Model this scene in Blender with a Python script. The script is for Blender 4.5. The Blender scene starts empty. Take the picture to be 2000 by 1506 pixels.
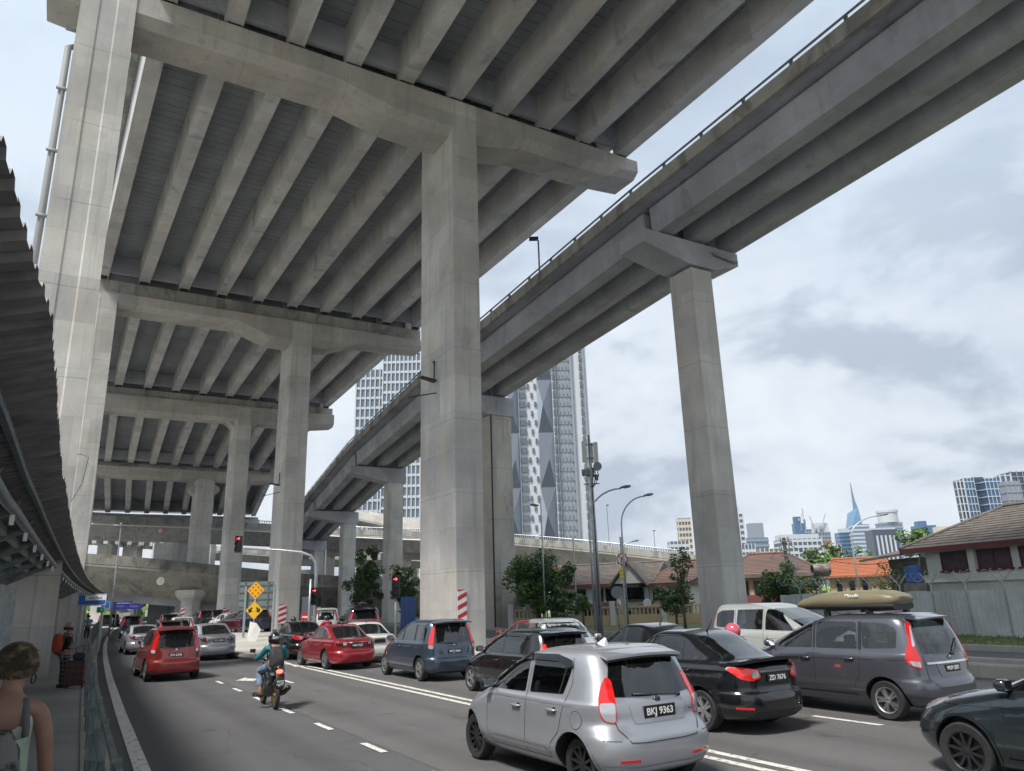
import bpy, bmesh, math, random
from mathutils import Vector, Matrix, noise
from mathutils.bvhtree import BVHTree
random.seed(7)
S = bpy.context.scene
COL = S.collection
R = math.radians
# ---------------------------------------------------------------- camera (road frame: +Y along the road, +X right)
F_PX, VPX, HOFF, EYE, ROAD = 1454.0, 845.0, 415.0, 2.2, R(31)
_D = F_PX * F_PX / HOFF
_up = Vector((VPX - 1000, -_D, F_PX)).normalized()
_fw = (Vector((0, 0, 1)) - _up * _up.z).normalized()
_rt = _fw.cross(_up)
if _rt.x < 0: _rt = -_rt
C31, S31 = math.cos(ROAD), math.sin(ROAD)
def _cam2w(v):
    x, y, z = _rt.dot(v), _fw.dot(v), _up.dot(v)
    return Vector((x * C31 + y * S31, -x * S31 + y * C31, z))
def ray(px, py): return _cam2w(Vector((px - 1000, py - 753, F_PX)))
def at(px, py, d):
    """world point on the sight line of a photo pixel, d metres ahead"""
    r = ray(px, py); f = r.x * S31 + r.y * C31
    return Vector((0, 0, EYE)) + r * (d / f)
def gat(px, py, z=0.0):
    r = ray(px, py); return Vector((0, 0, EYE)) + r * ((z - EYE) / r.z)
def ata(px, py, a):
    r = ray(px, py); return Vector((0, 0, EYE)) + r * (a / r.y)
cx, cy, cz = _cam2w(Vector((1, 0, 0))), _cam2w(Vector((0, -1, 0))), _cam2w(Vector((0, 0, -1)))
cd = bpy.data.cameras.new('camera'); cam = bpy.data.objects.new('camera', cd); COL.objects.link(cam)
m = Matrix((cx, cy, cz)).transposed().to_4x4(); m.translation = (0, 0, EYE)
cam.matrix_world = m
cd.sensor_width = 36; cd.lens = 36 * F_PX / 2000; cd.clip_start = 0.1; cd.clip_end = 9000
S.camera = cam
# ---------------------------------------------------------------- world and sun
SUN_EL, SUN_AZ = R(58), R(-110)      # azimuth measured from +Y towards +X
w = bpy.data.worlds.new('World'); S.world = w; w.use_nodes = True
nt = w.node_tree; nt.nodes.clear()
def N(nt, t, **k):
    n = nt.nodes.new(t)
    for a, b in k.items():
        if a == 'inp':
            for i, v in b.items(): n.inputs[i].default_value = v
        else: setattr(n, a, b)
    return n
L = lambda nt, a, b: nt.links.new(a, b)
out = N(nt, 'ShaderNodeOutputWorld')
sky = N(nt, 'ShaderNodeTexSky', sky_type='NISHITA', sun_disc=False, sun_elevation=SUN_EL, sun_rotation=SUN_AZ)
sky.air_density = 1.2; sky.dust_density = 2.5
bg1 = N(nt, 'ShaderNodeBackground', inp={'Strength': 0.11}); L(nt, sky.outputs[0], bg1.inputs[0])
tc = N(nt, 'ShaderNodeTexCoord')
sep = N(nt, 'ShaderNodeSeparateXYZ'); L(nt, tc.outputs['Generated'], sep.inputs[0])
zz = N(nt, 'ShaderNodeMath', operation='ADD', inp={1: 0.34}); L(nt, sep.outputs[2], zz.inputs[0])
zc = N(nt, 'ShaderNodeMath', operation='MAXIMUM', inp={1: 0.05}); L(nt, zz.outputs[0], zc.inputs[0])
dv = N(nt, 'ShaderNodeCombineXYZ')
for i in (0, 1):
    q = N(nt, 'ShaderNodeMath', operation='DIVIDE'); L(nt, sep.outputs[i], q.inputs[0]); L(nt, zc.outputs[0], q.inputs[1]); L(nt, q.outputs[0], dv.inputs[i])
mp = N(nt, 'ShaderNodeMapping', inp={'Location': (3.1, 1.7, 0), 'Rotation': (0, 0, 0.5)}); L(nt, dv.outputs[0], mp.inputs[0])
mp = N(nt, 'ShaderNodeMapping', inp={'Location': (.35, 1.7, 0.2), 'Scale': (1, 1, 1.9)}); L(nt, tc.outputs['Generated'], mp.inputs[0])
n1 = N(nt, 'ShaderNodeTexNoise', inp={'Scale': 1.2, 'Detail': 9, 'Roughness': 0.52, 'Distortion': 0.25}); L(nt, mp.outputs[0], n1.inputs[0])
n2 = N(nt, 'ShaderNodeTexNoise', inp={'Scale': 5.0, 'Detail': 12, 'Roughness': 0.56, 'Distortion': 0.2}); L(nt, mp.outputs[0], n2.inputs[0])
cov = N(nt, 'ShaderNodeValToRGB'); e = cov.color_ramp.elements
e[0].position = 0.30; e[0].color = (0.55, 0.55, 0.55, 1); e[1].position = 0.52; e[1].color = (1, 1, 1, 1)
L(nt, n1.outputs[0], cov.inputs[0])
cc = N(nt, 'ShaderNodeValToRGB'); e = cc.color_ramp.elements
e[0].position = 0.38; e[0].color = (0.74, 0.79, 0.84, 1); e[1].position = 0.60; e[1].color = (0.42, 0.48, 0.57, 1)
x = cc.color_ramp.elements.new(0.50); x.color = (0.64, 0.70, 0.78, 1)
L(nt, n2.outputs[0], cc.inputs[0])
# thin bright veil overhead, fuller grey clouds lower down
el = N(nt, 'ShaderNodeMapRange', inp={'From Min': 0.27, 'From Max': 0.55, 'To Min': 0.0, 'To Max': 0.8}); L(nt, sep.outputs[2], el.inputs[0])
veil = N(nt, 'ShaderNodeMix', data_type='RGBA'); veil.inputs[7].default_value = (0.60, 0.70, 0.81, 1)
L(nt, el.outputs[0], veil.inputs[0]); L(nt, cc.outputs[0], veil.inputs[6])
bg2 = N(nt, 'ShaderNodeBackground', inp={'Strength': 1.0}); L(nt, veil.outputs[2], bg2.inputs[0])
mx = N(nt, 'ShaderNodeMixShader'); L(nt, cov.outputs[0], mx.inputs[0]); L(nt, bg1.outputs[0], mx.inputs[1]); L(nt, bg2.outputs[0], mx.inputs[2])
L(nt, mx.outputs[0], out.inputs[0])
ld = bpy.data.lights.new('sun', 'SUN'); ld.energy = 4.2; ld.angle = R(12); ld.color = (1, 0.95, 0.88)
sun = bpy.data.objects.new('sun', ld); COL.objects.link(sun)
sd = Vector((math.sin(SUN_AZ) * math.cos(SUN_EL), math.cos(SUN_AZ) * math.cos(SUN_EL), math.sin(SUN_EL)))
sun.rotation_euler = sd.to_track_quat('Z', 'Y').to_euler()
S.view_settings.view_transform = 'Standard'; S.view_settings.look = 'None'; S.view_settings.gamma = 1
S.view_settings.exposure = 0.3
# ---------------------------------------------------------------- materials
MATS = {}
def mat(name, col=(.5, .5, .5), rough=.8, metal=0, coat=0, emit=None, var=0, vscale=3, bump=0, spec=.5, vcol=None, vr=(.35, .65), detail=6):
    if name in MATS: return MATS[name]
    M = bpy.data.materials.new(name); M.use_nodes = True; t = M.node_tree; b = t.nodes['Principled BSDF']
    b.inputs['Base Color'].default_value = (*col, 1); b.inputs['Roughness'].default_value = rough
    b.inputs['Metallic'].default_value = metal; b.inputs['Coat Weight'].default_value = coat
    b.inputs['Coat Roughness'].default_value = .03; b.inputs['Specular IOR Level'].default_value = spec
    if emit: b.inputs['Emission Color'].default_value = (*emit[0], 1); b.inputs['Emission Strength'].default_value = emit[1]
    if var or bump or vcol:
        c = N(t, 'ShaderNodeTexCoord'); n = N(t, 'ShaderNodeTexNoise', inp={'Scale': vscale, 'Detail': detail, 'Roughness': .6}); L(t, c.outputs['Object'], n.inputs[0])
        if var or vcol:
            r = N(t, 'ShaderNodeMapRange', inp={'From Min': vr[0], 'From Max': vr[1]}); L(t, n.outputs[0], r.inputs[0])
            mi = N(t, 'ShaderNodeMix', data_type='RGBA')
            lo = tuple(x * (1 - var) for x in col) if not vcol else col
            hi = tuple(min(1, x * (1 + var)) for x in col) if not vcol else vcol
            mi.inputs[6].default_value = (*lo, 1); mi.inputs[7].default_value = (*hi, 1)
            L(t, r.outputs[0], mi.inputs[0]); L(t, mi.outputs[2], b.inputs['Base Color'])
        if bump:
            bu = N(t, 'ShaderNodeBump', inp={'Strength': bump, 'Distance': .02}); L(t, n.outputs[0], bu.inputs['Height']); L(t, bu.outputs[0], b.inputs['Normal'])
    MATS[name] = M; return M
def concrete(name, col, lift=3.6, axis=2, streak=.5, warm=.25, line=.012, stain=(.62, .40), planks=0, panel=0):
    """weathered cast concrete: pour joints, run-off streaks, blotches"""
    if name in MATS: return MATS[name]
    M = bpy.data.materials.new(name); M.use_nodes = True; t = M.node_tree; b = t.nodes['Principled BSDF']
    b.inputs['Roughness'].default_value = .85; b.inputs['Specular IOR Level'].default_value = .3
    g = N(t, 'ShaderNodeNewGeometry'); P = g.outputs['Position']
    def nz(sc, s, d=6, dist=0):
        mp = N(t, 'ShaderNodeMapping', inp={'Scale': sc}); L(t, P, mp.inputs[0])
        n = N(t, 'ShaderNodeTexNoise', inp={'Scale': s, 'Detail': d, 'Roughness': .62, 'Distortion': dist}); L(t, mp.outputs[0], n.inputs[0]); return n.outputs[0]
    def rng(v, a, c, lo=0, hi=1):
        r = N(t, 'ShaderNodeMapRange', inp={'From Min': a, 'From Max': c, 'To Min': lo, 'To Max': hi}); L(t, v, r.inputs[0]); return r.outputs[0]
    def mixc(f, a, bcol, mode='MIX'):
        m = N(t, 'ShaderNodeMix', data_type='RGBA', blend_type=mode)
        if isinstance(f, float): m.inputs[0].default_value = f
        else: L(t, f, m.inputs[0])
        if isinstance(a, tuple): m.inputs[6].default_value = (*a, 1)
        else: L(t, a, m.inputs[6])
        if isinstance(bcol, tuple): m.inputs[7].default_value = (*bcol, 1)
        else: L(t, bcol, m.inputs[7])
        return m.outputs[2]
    c = mixc(rng(nz((1, 1, 1), .35), .35, .65), tuple(x * .80 for x in col), tuple(min(1, x * 1.16) for x in col))
    if panel:
        cmb = N(t, 'ShaderNodeCombineXYZ'); sp0 = N(t, 'ShaderNodeSeparateXYZ'); L(t, P, sp0.inputs[0]); ad = N(t, 'ShaderNodeMath', operation='ADD'); L(t, sp0.outputs[0], ad.inputs[0]); L(t, sp0.outputs[1 if panel == 1 else 2], ad.inputs[1]); L(t, ad.outputs[0], cmb.inputs[0]); L(t, sp0.outputs[2 if panel == 1 else 1], cmb.inputs[1])
        br = N(t, 'ShaderNodeTexBrick', inp={'Scale': 1.0, 'Mortar Size': .008, 'Brick Width': 2.35 if panel == 1 else 3.1, 'Row Height': 1.75 if panel == 1 else 5.2, 'Color1': (.84, .84, .86, 1), 'Color2': (1.08, 1.07, 1.05, 1), 'Mortar': (.78, .76, .74, 1)}); L(t, cmb.outputs[0], br.inputs['Vector'])
        c = mixc(1.0, c, br.outputs['Color'], 'MULTIPLY')
    c = mixc(rng(nz((1, 1, .3), .8, 4, .4), .5, .72, 0, warm), c, (col[0] * 1.12, col[1] * .93, col[2] * .68))
    st = rng(nz((2.4, 2.4, .12), 1.0, 7), .53, .72, 0, streak)
    c = mixc(st, c, tuple(x * .55 for x in col))
    c = mixc(rng(nz((1, 1, .5), .55, 8, .6), stain[0], stain[0] + .1, 0, stain[1]), c, tuple(x * .38 for x in col))
    c = mixc(rng(nz((1, 1, 1), 9, 4), .35, .7, 0, .25), c, tuple(x * .75 for x in col))
    sp = N(t, 'ShaderNodeSeparateXYZ'); L(t, P, sp.inputs[0])
    def joint(ax, pitch, wdt, amt, c):
        wob = N(t, 'ShaderNodeMath', operation='MULTIPLY_ADD', inp={1: .25}); L(t, nz((.6, .6, .6), 1.0, 3), wob.inputs[0])
        s = N(t, 'ShaderNodeMath', operation='MULTIPLY', inp={1: 1}); L(t, sp.outputs[ax], s.inputs[0])
        wob.inputs[1].default_value = .10 if not planks else .02; L(t, s.outputs[0], wob.inputs[2])
        d = N(t, 'ShaderNodeMath', operation='DIVIDE', inp={1: pitch}); L(t, wob.outputs[0], d.inputs[0])
        f = N(t, 'ShaderNodeMath', operation='FRACT'); L(t, d.outputs[0], f.inputs[0])
        l = N(t, 'ShaderNodeMath', operation='LESS_THAN', inp={1: wdt}); L(t, f.outputs[0], l.inputs[0])
        q = N(t, 'ShaderNodeMath', operation='MULTIPLY'); L(t, l.outputs[0], q.inputs[0]); L(t, rng(nz((1, 1, 1), 1.3, 3), .35, .6, amt * .3, amt), q.inputs[1])
        return mixc(q.outputs[0], c, tuple(x * .35 for x in col))
    if lift: c = joint(axis, lift, line, .5, c)
    if planks: c = joint(1, planks, .09, .9, c)
    L(t, c, b.inputs['Base Color'])
    bu = N(t, 'ShaderNodeBump', inp={'Strength': .35, 'Distance': .02}); L(t, nz((1, 1, 1), 6, 8), bu.inputs['Height']); L(t, bu.outputs[0], b.inputs['Normal'])
    MATS[name] = M; return M
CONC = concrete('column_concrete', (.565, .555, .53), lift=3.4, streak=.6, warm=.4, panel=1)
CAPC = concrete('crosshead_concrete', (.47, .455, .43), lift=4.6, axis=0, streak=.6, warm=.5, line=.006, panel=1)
GIRD = concrete('girder_concrete', (.52, .52, .525), lift=0, streak=.3, warm=.4, stain=(.58, .55), panel=2)
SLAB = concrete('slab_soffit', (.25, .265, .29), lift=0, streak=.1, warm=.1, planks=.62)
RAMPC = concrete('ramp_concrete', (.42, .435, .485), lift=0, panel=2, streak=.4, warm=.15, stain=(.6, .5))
OLDC = concrete('old_viaduct_concrete', (.42, .41, .385), lift=3.2, axis=0, streak=.85, warm=.3, line=.006, stain=(.55, .6))
PARC = concrete('stained_parapet', (.38, .37, .345), lift=0, streak=.95, warm=.2, stain=(.5, .7))
WALK = concrete('sidewalk_concrete', (.42, .42, .41), lift=2.0, axis=1, streak=.05, warm=.1, line=.012)
KERB = concrete('kerb_concrete', (.40, .38, .34), lift=1.0, axis=1, streak=.3, warm=.3, line=.02)
ISL = concrete('island_concrete', (.46, .44, .41), lift=0, streak=.1, warm=.3)
def asphalt(name, base, spk):
    M = bpy.data.materials.new(name); M.use_nodes = True; t = M.node_tree; b = t.nodes['Principled BSDF']
    g = N(t, 'ShaderNodeNewGeometry'); P = g.outputs['Position']
    mp = N(t, 'ShaderNodeMapping', inp={'Scale': (1.6, .12, 1)}); L(t, P, mp.inputs[0])
    a = N(t, 'ShaderNodeTexNoise', inp={'Scale': .8, 'Detail': 6}); L(t, mp.outputs[0], a.inputs[0])
    f = N(t, 'ShaderNodeTexNoise', inp={'Scale': 45, 'Detail': 4, 'Roughness': .7}); L(t, P, f.inputs[0])
    pch = N(t, 'ShaderNodeTexNoise', inp={'Scale': .5, 'Detail': 8, 'Roughness': .6}); L(t, P, pch.inputs[0])
    m1 = N(t, 'ShaderNodeMix', data_type='RGBA'); m1.inputs[6].default_value = (*[x * .8 for x in base], 1); m1.inputs[7].default_value = (*[x * 1.22 for x in base], 1); L(t, a.outputs[0], m1.inputs[0])
    r2 = N(t, 'ShaderNodeMapRange', inp={'From Min': .45, 'From Max': .7, 'To Max': .35}); L(t, pch.outputs[0], r2.inputs[0])
    m2 = N(t, 'ShaderNodeMix', data_type='RGBA'); m2.inputs[7].default_value = (*[x * 1.5 for x in base], 1); L(t, m1.outputs[2], m2.inputs[6]); L(t, r2.outputs[0], m2.inputs[0])
    r = N(t, 'ShaderNodeMapRange', inp={'From Min': .52, 'From Max': .72, 'To Max': spk}); L(t, f.outputs[0], r.inputs[0])
    m3 = N(t, 'ShaderNodeMix', data_type='RGBA'); m3.inputs[7].default_value = (.30, .29, .28, 1); L(t, m2.outputs[2], m3.inputs[6]); L(t, r.outputs[0], m3.inputs[0])
    sx = N(t, 'ShaderNodeSeparateXYZ'); L(t, P, sx.inputs[0])
    tr = N(t, 'ShaderNodeMath', operation='MULTIPLY_ADD', inp={1: 3.59, 2: 1.2}); L(t, sx.outputs[0], tr.inputs[0]); sn = N(t, 'ShaderNodeMath', operation='SINE'); L(t, tr.outputs[0], sn.inputs[0])
    tm = N(t, 'ShaderNodeMapRange', inp={'From Min': .2, 'From Max': 1, 'To Max': .30}); L(t, sn.outputs[0], tm.inputs[0])
    m4 = N(t, 'ShaderNodeMix', data_type='RGBA'); m4.inputs[7].default_value = (*[x * .55 for x in base], 1); L(t, tm.outputs[0], m4.inputs[0]); L(t, m3.outputs[2], m4.inputs[6])
    wn = N(t, 'ShaderNodeTexNoise', inp={'Scale': 1.2, 'Detail': 5}); L(t, P, wn.inputs[0]); wv = N(t, 'ShaderNodeMix', data_type='VECTOR'); wv.inputs[0].default_value = .35; L(t, P, wv.inputs[4]); L(t, wn.outputs['Color'], wv.inputs[5])
    vo = N(t, 'ShaderNodeTexVoronoi', feature='DISTANCE_TO_EDGE', inp={'Scale': .42}); L(t, wv.outputs[1], vo.inputs['Vector'])
    ck = N(t, 'ShaderNodeMapRange', inp={'From Min': .0, 'From Max': .004, 'To Min': .45, 'To Max': 0}); L(t, vo.outputs['Distance'], ck.inputs[0])
    m5 = N(t, 'ShaderNodeMix', data_type='RGBA'); m5.inputs[7].default_value = (*[x * .2 for x in base], 1); L(t, ck.outputs[0], m5.inputs[0]); L(t, m4.outputs[2], m5.inputs[6])
    oi = N(t, 'ShaderNodeTexNoise', inp={'Scale': .9, 'Detail': 3, 'Distortion': .6}); L(t, P, oi.inputs[0]); om = N(t, 'ShaderNodeMapRange', inp={'From Min': .64, 'From Max': .72, 'To Max': .5}); L(t, oi.outputs[0], om.inputs[0])
    m6 = N(t, 'ShaderNodeMix', data_type='RGBA'); m6.inputs[7].default_value = (*[x * .5 for x in base], 1); L(t, om.outputs[0], m6.inputs[0]); L(t, m5.outputs[2], m6.inputs[6])
    L(t, m6.outputs[2], b.inputs['Base Color']); b.inputs['Roughness'].default_value = .78; b.inputs['Specular IOR Level'].default_value = .35
    bu = N(t, 'ShaderNodeBump', inp={'Strength': .5, 'Distance': .01}); L(t, f.outputs[0], bu.inputs['Height']); L(t, bu.outputs[0], b.inputs['Normal'])
    MATS[name] = M; return M
ASPH = asphalt('asphalt', (.108, .106, .108), .45); ASPH2 = asphalt('asphalt_smooth', (.090, .090, .093), .18)
LINE = mat('road_paint', (.66, .65, .60), .7, vcol=(.26, .255, .25), vscale=9, vr=(.50, .66), detail=10)
RUB = mat('rubber', (.02, .02, .021), .75, var=.3, vscale=30)
BLK = mat('black_plastic', (.018, .018, .02), .45)
GLS = mat('dark_glass', (.010, .012, .013), .03, spec=.45)
GLS2 = mat('clear_cabin_glass', (.12, .15, .155), .05, spec=.9)
CHR = mat('chrome', (.75, .76, .78), .12, 1)
ALU = mat('alloy', (.55, .56, .58), .28, .9)
BRIM = mat('black_rim', (.025, .025, .028), .3, .3)
REDL = mat('red_lens', (.55, .012, .012), .12, coat=1, emit=((1, .03, .02), .03))
REDON = mat('lit_brake_lens', (.6, .012, .010), .15, coat=1, emit=((1, .02, .015), .22), vcol=(.35, .005, .005), vscale=14)
CLRL = mat('clear_lens', (.55, .56, .58), .1, .4, coat=1)
PLT = mat('plate_black', (.012, .012, .013), .35); PTX = mat('plate_letters', (.8, .8, .8), .5)
STEEL = mat('galvanised_steel', (.42, .45, .47), .45, .6, var=.15, vscale=5)
DSTEEL = mat('weathered_steel', (.16, .19, .19), .55, .4, var=.3, vscale=6)
WHITE = mat('white_paint', (.78, .78, .76), .5, var=.08, vscale=4)
REDP = mat('red_paint', (.48, .03, .035), .5, var=.1)
YEL = mat('yellow_sign', (.75, .42, .02), .45); ORD = mat('orange_dot', (.65, .10, .01), .3)
BLUS = mat('blue_sign', (.02, .13, .50), .4); GRNS = mat('green_sign', (.01, .25, .16), .4)
GRAYB = mat('sign_back', (.20, .24, .24), .5, .4)
# ---------------------------------------------------------------- mesh helpers
class MB:
    def __init__(s): s.v, s.f, s.m = [], [], []
    def add(s, vs, fs, mi=0):
        o = len(s.v); s.v += [tuple(v) for v in vs]; s.f += [tuple(i + o for i in f) for f in fs]; s.m += [mi] * len(fs); return s
    def hexa(s, p, mi=0):      # 8 points: bottom loop 4, top loop 4
        return s.add(p, [(0, 3, 2, 1), (4, 5, 6, 7), (0, 1, 5, 4), (1, 2, 6, 5), (2, 3, 7, 6), (3, 0, 4, 7)], mi)
    def box(s, c, d, rz=0, mi=0, M=None):
        x, y, z = d[0] / 2, d[1] / 2, d[2] / 2
        p = [Vector(q) for q in ((-x, -y, -z), (x, -y, -z), (x, y, -z), (-x, y, -z), (-x, -y, z), (x, -y, z), (x, y, z), (-x, y, z))]
        rm = M if M is not None else Matrix.Rotation(rz, 3, 'Z')
        return s.hexa([rm @ q + Vector(c) for q in p], mi)
    def bb(s, a, b, mi=0):
        return s.box([(a[i] + b[i]) / 2 for i in range(3)], [abs(b[i] - a[i]) for i in range(3)], 0, mi)
    def tube(s, pts, r, n=8, mi=0, cap=True):
        pts = [Vector(p) for p in pts]; rs = r if isinstance(r, (list, tuple)) else [r] * len(pts)
        o = len(s.v); up0 = None
        for i, p in enumerate(pts):
            t = (pts[min(i + 1, len(pts) - 1)] - pts[max(i - 1, 0)]).normalized()
            if up0 is None: up0 = Vector((0, 0, 1)) if abs(t.z) < .9 else Vector((1, 0, 0))
            x = t.cross(up0).normalized(); y = x.cross(t).normalized(); up0 = y
            for k in range(n):
                an = 2 * math.pi * k / n; s.v.append(tuple(p + (x * math.cos(an) + y * math.sin(an)) * rs[i]))
        for i in range(len(pts) - 1):
            for k in range(n):
                a, b = o + i * n + k, o + i * n + (k + 1) % n; s.f.append((a, b, b + n, a + n)); s.m.append(mi)
        if cap:
            s.f.append(tuple(o + k for k in range(n))[::-1]); s.m.append(mi)
            e = o + (len(pts) - 1) * n; s.f.append(tuple(e + k for k in range(n))); s.m.append(mi)
        return s
    def prism(s, poly, off, mi=0, mcap=None):   # poly: 3-D loop, off: extrusion vector
        n = len(poly); off = Vector(off)
        o = len(s.v); s.v += [tuple(Vector(p)) for p in poly] + [tuple(Vector(p) + off) for p in poly]
        s.f.append(tuple(range(o, o + n))[::-1]); s.m.append(mi); s.f.append(tuple(range(o + n, o + 2 * n))); s.m.append(mi if mcap is None else mcap)
        for k in range(n):
            a, b = o + k, o + (k + 1) % n; s.f.append((a, b, b + n, a + n)); s.m.append(mi)
        return s
    def sweep(s, secs, mi=0, closed=True, cap=True):   # list of equal-length 3-D loops
        n = len(secs[0]); o = len(s.v)
        for q in secs: s.v += [tuple(p) for p in q]
        for i in range(len(secs) - 1):
            for k in range(n if closed else n - 1):
                a, b = o + i * n + k, o + i * n + (k + 1) % n; s.f.append((a, b, b + n, a + n)); s.m.append(mi)
        if cap and closed:
            s.f.append(tuple(o + k for k in range(n))[::-1]); s.m.append(mi)
            e = o + (len(secs) - 1) * n; s.f.append(tuple(e + k for k in range(n))); s.m.append(mi)
        return s
    def lathe(s, prof, c, axis=0, n=24, mi=0, cap=True):   # prof: [(r, h)] about axis through c
        secs = []
        for r, h in prof:
            q = []
            for k in range(n):
                a = 2 * math.pi * k / n; u, v = r * math.cos(a), r * math.sin(a)
                q.append((c[0] + h, c[1] + u, c[2] + v) if axis == 0 else (c[0] + u, c[1] + h, c[2] + v) if axis == 1 else (c[0] + u, c[1] + v, c[2] + h))
            secs.append(q)
        return s.sweep(secs, mi, True, cap)
    def build(s, name, mats, parent=None, smooth=False, auto=None, bevel=0):
        me = bpy.data.meshes.new(name); me.from_pydata(s.v, [], s.f)
        if not isinstance(mats, (list, tuple)): mats = [mats]
        for q in mats: me.materials.append(q)
        me.polygons.foreach_set('material_index', s.m)
        bm = bmesh.new(); bm.from_mesh(me); bmesh.ops.recalc_face_normals(bm, faces=bm.faces)
        if bevel:
            ee = [e for e in bm.edges if len(e.link_faces) == 2 and e.calc_face_angle(0) > .6]
            bmesh.ops.bevel(bm, geom=ee, offset=bevel, segments=2, affect='EDGES', profile=.6, clamp_overlap=True)
        bm.to_mesh(me); bm.free()
        if smooth or auto:
            me.polygons.foreach_set('use_smooth', [True] * len(me.polygons))
            if auto: me.set_sharp_from_angle(angle=R(auto))
        o = bpy.data.objects.new(name, me); COL.objects.link(o)
        if parent: o.parent = parent
        return o
def tag(o, label=None, cat=None, group=None, kind=None):
    if label: o['label'] = label
    if cat: o['category'] = cat
    if group: o['group'] = group
    if kind: o['kind'] = kind
    return o
def empty(name, loc=(0, 0, 0), rz=0, label=None, cat=None, group=None):
    o = bpy.data.objects.new(name, None); COL.objects.link(o); o.location = loc; o.rotation_euler = (0, 0, rz); o.empty_display_size = .3
    return tag(o, label, cat, group)
def kids(o): return [c for c in bpy.data.objects if c.parent == o]
def copy_tree(o, parent=None, loc=None, rz=None, label=None):
    c = o.copy(); COL.objects.link(c)
    if parent is not None: c.parent = parent
    if loc is not None: c.location = loc
    if rz is not None: c.rotation_euler = (0, 0, rz)
    if label: c['label'] = label
    for ch in kids(o): copy_tree(ch, c)
    return c
def text(s, name, size, mt, parent, loc, rot, depth=.003, width=None, sx=1, bold=0):
    cu = bpy.data.curves.new(name, 'FONT'); cu.body = s; cu.size = size; cu.extrude = depth; cu.align_x = 'CENTER'; cu.align_y = 'CENTER'; cu.offset = bold
    t = bpy.data.objects.new(name, cu); COL.objects.link(t); bpy.context.view_layer.update()
    me = bpy.data.meshes.new_from_object(t.evaluated_get(bpy.context.evaluated_depsgraph_get())); me.name = name
    bpy.data.objects.remove(t); bpy.data.curves.remove(cu)
    me.materials.clear(); me.materials.append(mt)
    o = bpy.data.objects.new(name, me); COL.objects.link(o); o.parent = parent; o.location = loc; o.rotation_euler = rot
    w = o.dimensions.x
    if width and w > 0: o.scale = (width / w, min(1.0, 1), 1)
    return o
def bend(a): t = max(a - 12, 0); return .025 * t + .00033 * t * t      # the road drifts right far ahead
# ================================================================ SETTING
def sheet(name, pts, z, mt, kind='structure'):
    me = bpy.data.meshes.new(name); me.from_pydata([(p[0], p[1], z) for p in pts], [], [tuple(range(len(pts)))])
    me.materials.append(mt); o = bpy.data.objects.new(name, me); COL.objects.link(o)
    if me.polygons[0].normal.z < 0: me.flip_normals()
    o['kind'] = kind; return o
def strip(name, cl, w, z, mt, parent=None):
    """flat painted strip along a polyline"""
    b = MB(); l, r = [], []
    for i, p in enumerate(cl):
        a, c = Vector(cl[max(i - 1, 0)]), Vector(cl[min(i + 1, len(cl) - 1)]); d = (c - a).normalized(); n = Vector((-d.y, d.x))
        l.append((p[0] + n.x * w / 2, p[1] + n.y * w / 2, z)); r.append((p[0] - n.x * w / 2, p[1] - n.y * w / 2, z))
    k = len(cl); b.add(l + r, [(i, i + 1, k + i + 1, k + i) for i in range(k - 1)])
    return b.build(name, mt, parent)
sheet('ground', [(-4000, -4000), (4000, -4000), (4000, 4000), (-4000, 4000)], -.12, mat('ground_soil', (.30, .29, .27), .95, vcol=(.22, .23, .18), vscale=.05))
seg = [-30, 0, 12, 20, 30, 40, 50, 60, 75, 90, 110, 140, 180]
rd = [(.95 + bend(a), a) for a in seg]
sheet('road', rd + [(60, 180), (60, 16), (29, 16), (29, -30)], 0, ASPH2)
# the older, coarser lane surface right of the dashed line
sheet('turning_lanes_road', [(4.72, -30), (4.72, 30), (5.4, 46), (9, 46), (27.5, 40), (27.5, -30)], .004, ASPH)
# road markings: worn paint lying on the road
strip('road_marking', [(1.32 + bend(a), a) for a in seg], .21, .012, LINE).__setitem__('kind', 'structure')
b = MB()
for o_ in (8.0, 8.32): b.bb((o_ - .07, -10, .010), (o_ + .07, 29, .013))
o = b.build('road_marking', LINE); o['kind'] = 'structure'
strip('road_marking', [(8.16, 29), (7.6, 34), (7.2, 39), (7.9, 46)], .14, .012, LINE)['kind'] = 'structure'
strip('road_marking', [(7.9, 29), (8.6, 36), (10.4, 42)], .12, .013, LINE)['kind'] = 'structure'
b = MB()
a = 1.2
for k in range(10): b.bb((4.51, a, .010), (4.62, a + .95, .013)); a += 2.62
o = b.build('lane_dashes', LINE); o['kind'] = 'structure'
b = MB()
for o_, a0, n, pitch in ((11.95, .4, 12, 4.0), (15.6, .5, 10, 4.0)):
    for k in range(n): b.bb((o_ - .06, a0 + k * pitch, .010), (o_ + .06, a0 + k * pitch + 1.35, .013))
o = b.build('lane_dashes', LINE); o['kind'] = 'structure'
b = MB(); ay = 25.2      # straight-and-left arrow painted in the lane
b.add([(6.18, ay - 2, .012), (6.28, ay - 2, .012), (6.3, ay + 1.2, .012), (6.15, ay + 1.2, .012)], [(0, 1, 2, 3)])
b.add([(5.85, ay + 1.2, .0125), (6.6, ay + 1.2, .0125), (6.22, ay + 2.3, .0125)], [(0, 1, 2)])
b.add([(6.15, ay - .9, .0128), (6.15, ay - .3, .0128), (5.5, ay + .6, .0128), (5.5, ay + 1.0, .0128), (5.05, ay + .2, .0128), (5.5, ay - .5, .0128), (5.5, ay - .1, .0128)], [(0, 1, 2, 3, 4, 5, 6)])
o = b.build('lane_arrow', LINE); o['kind'] = 'structure'
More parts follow.
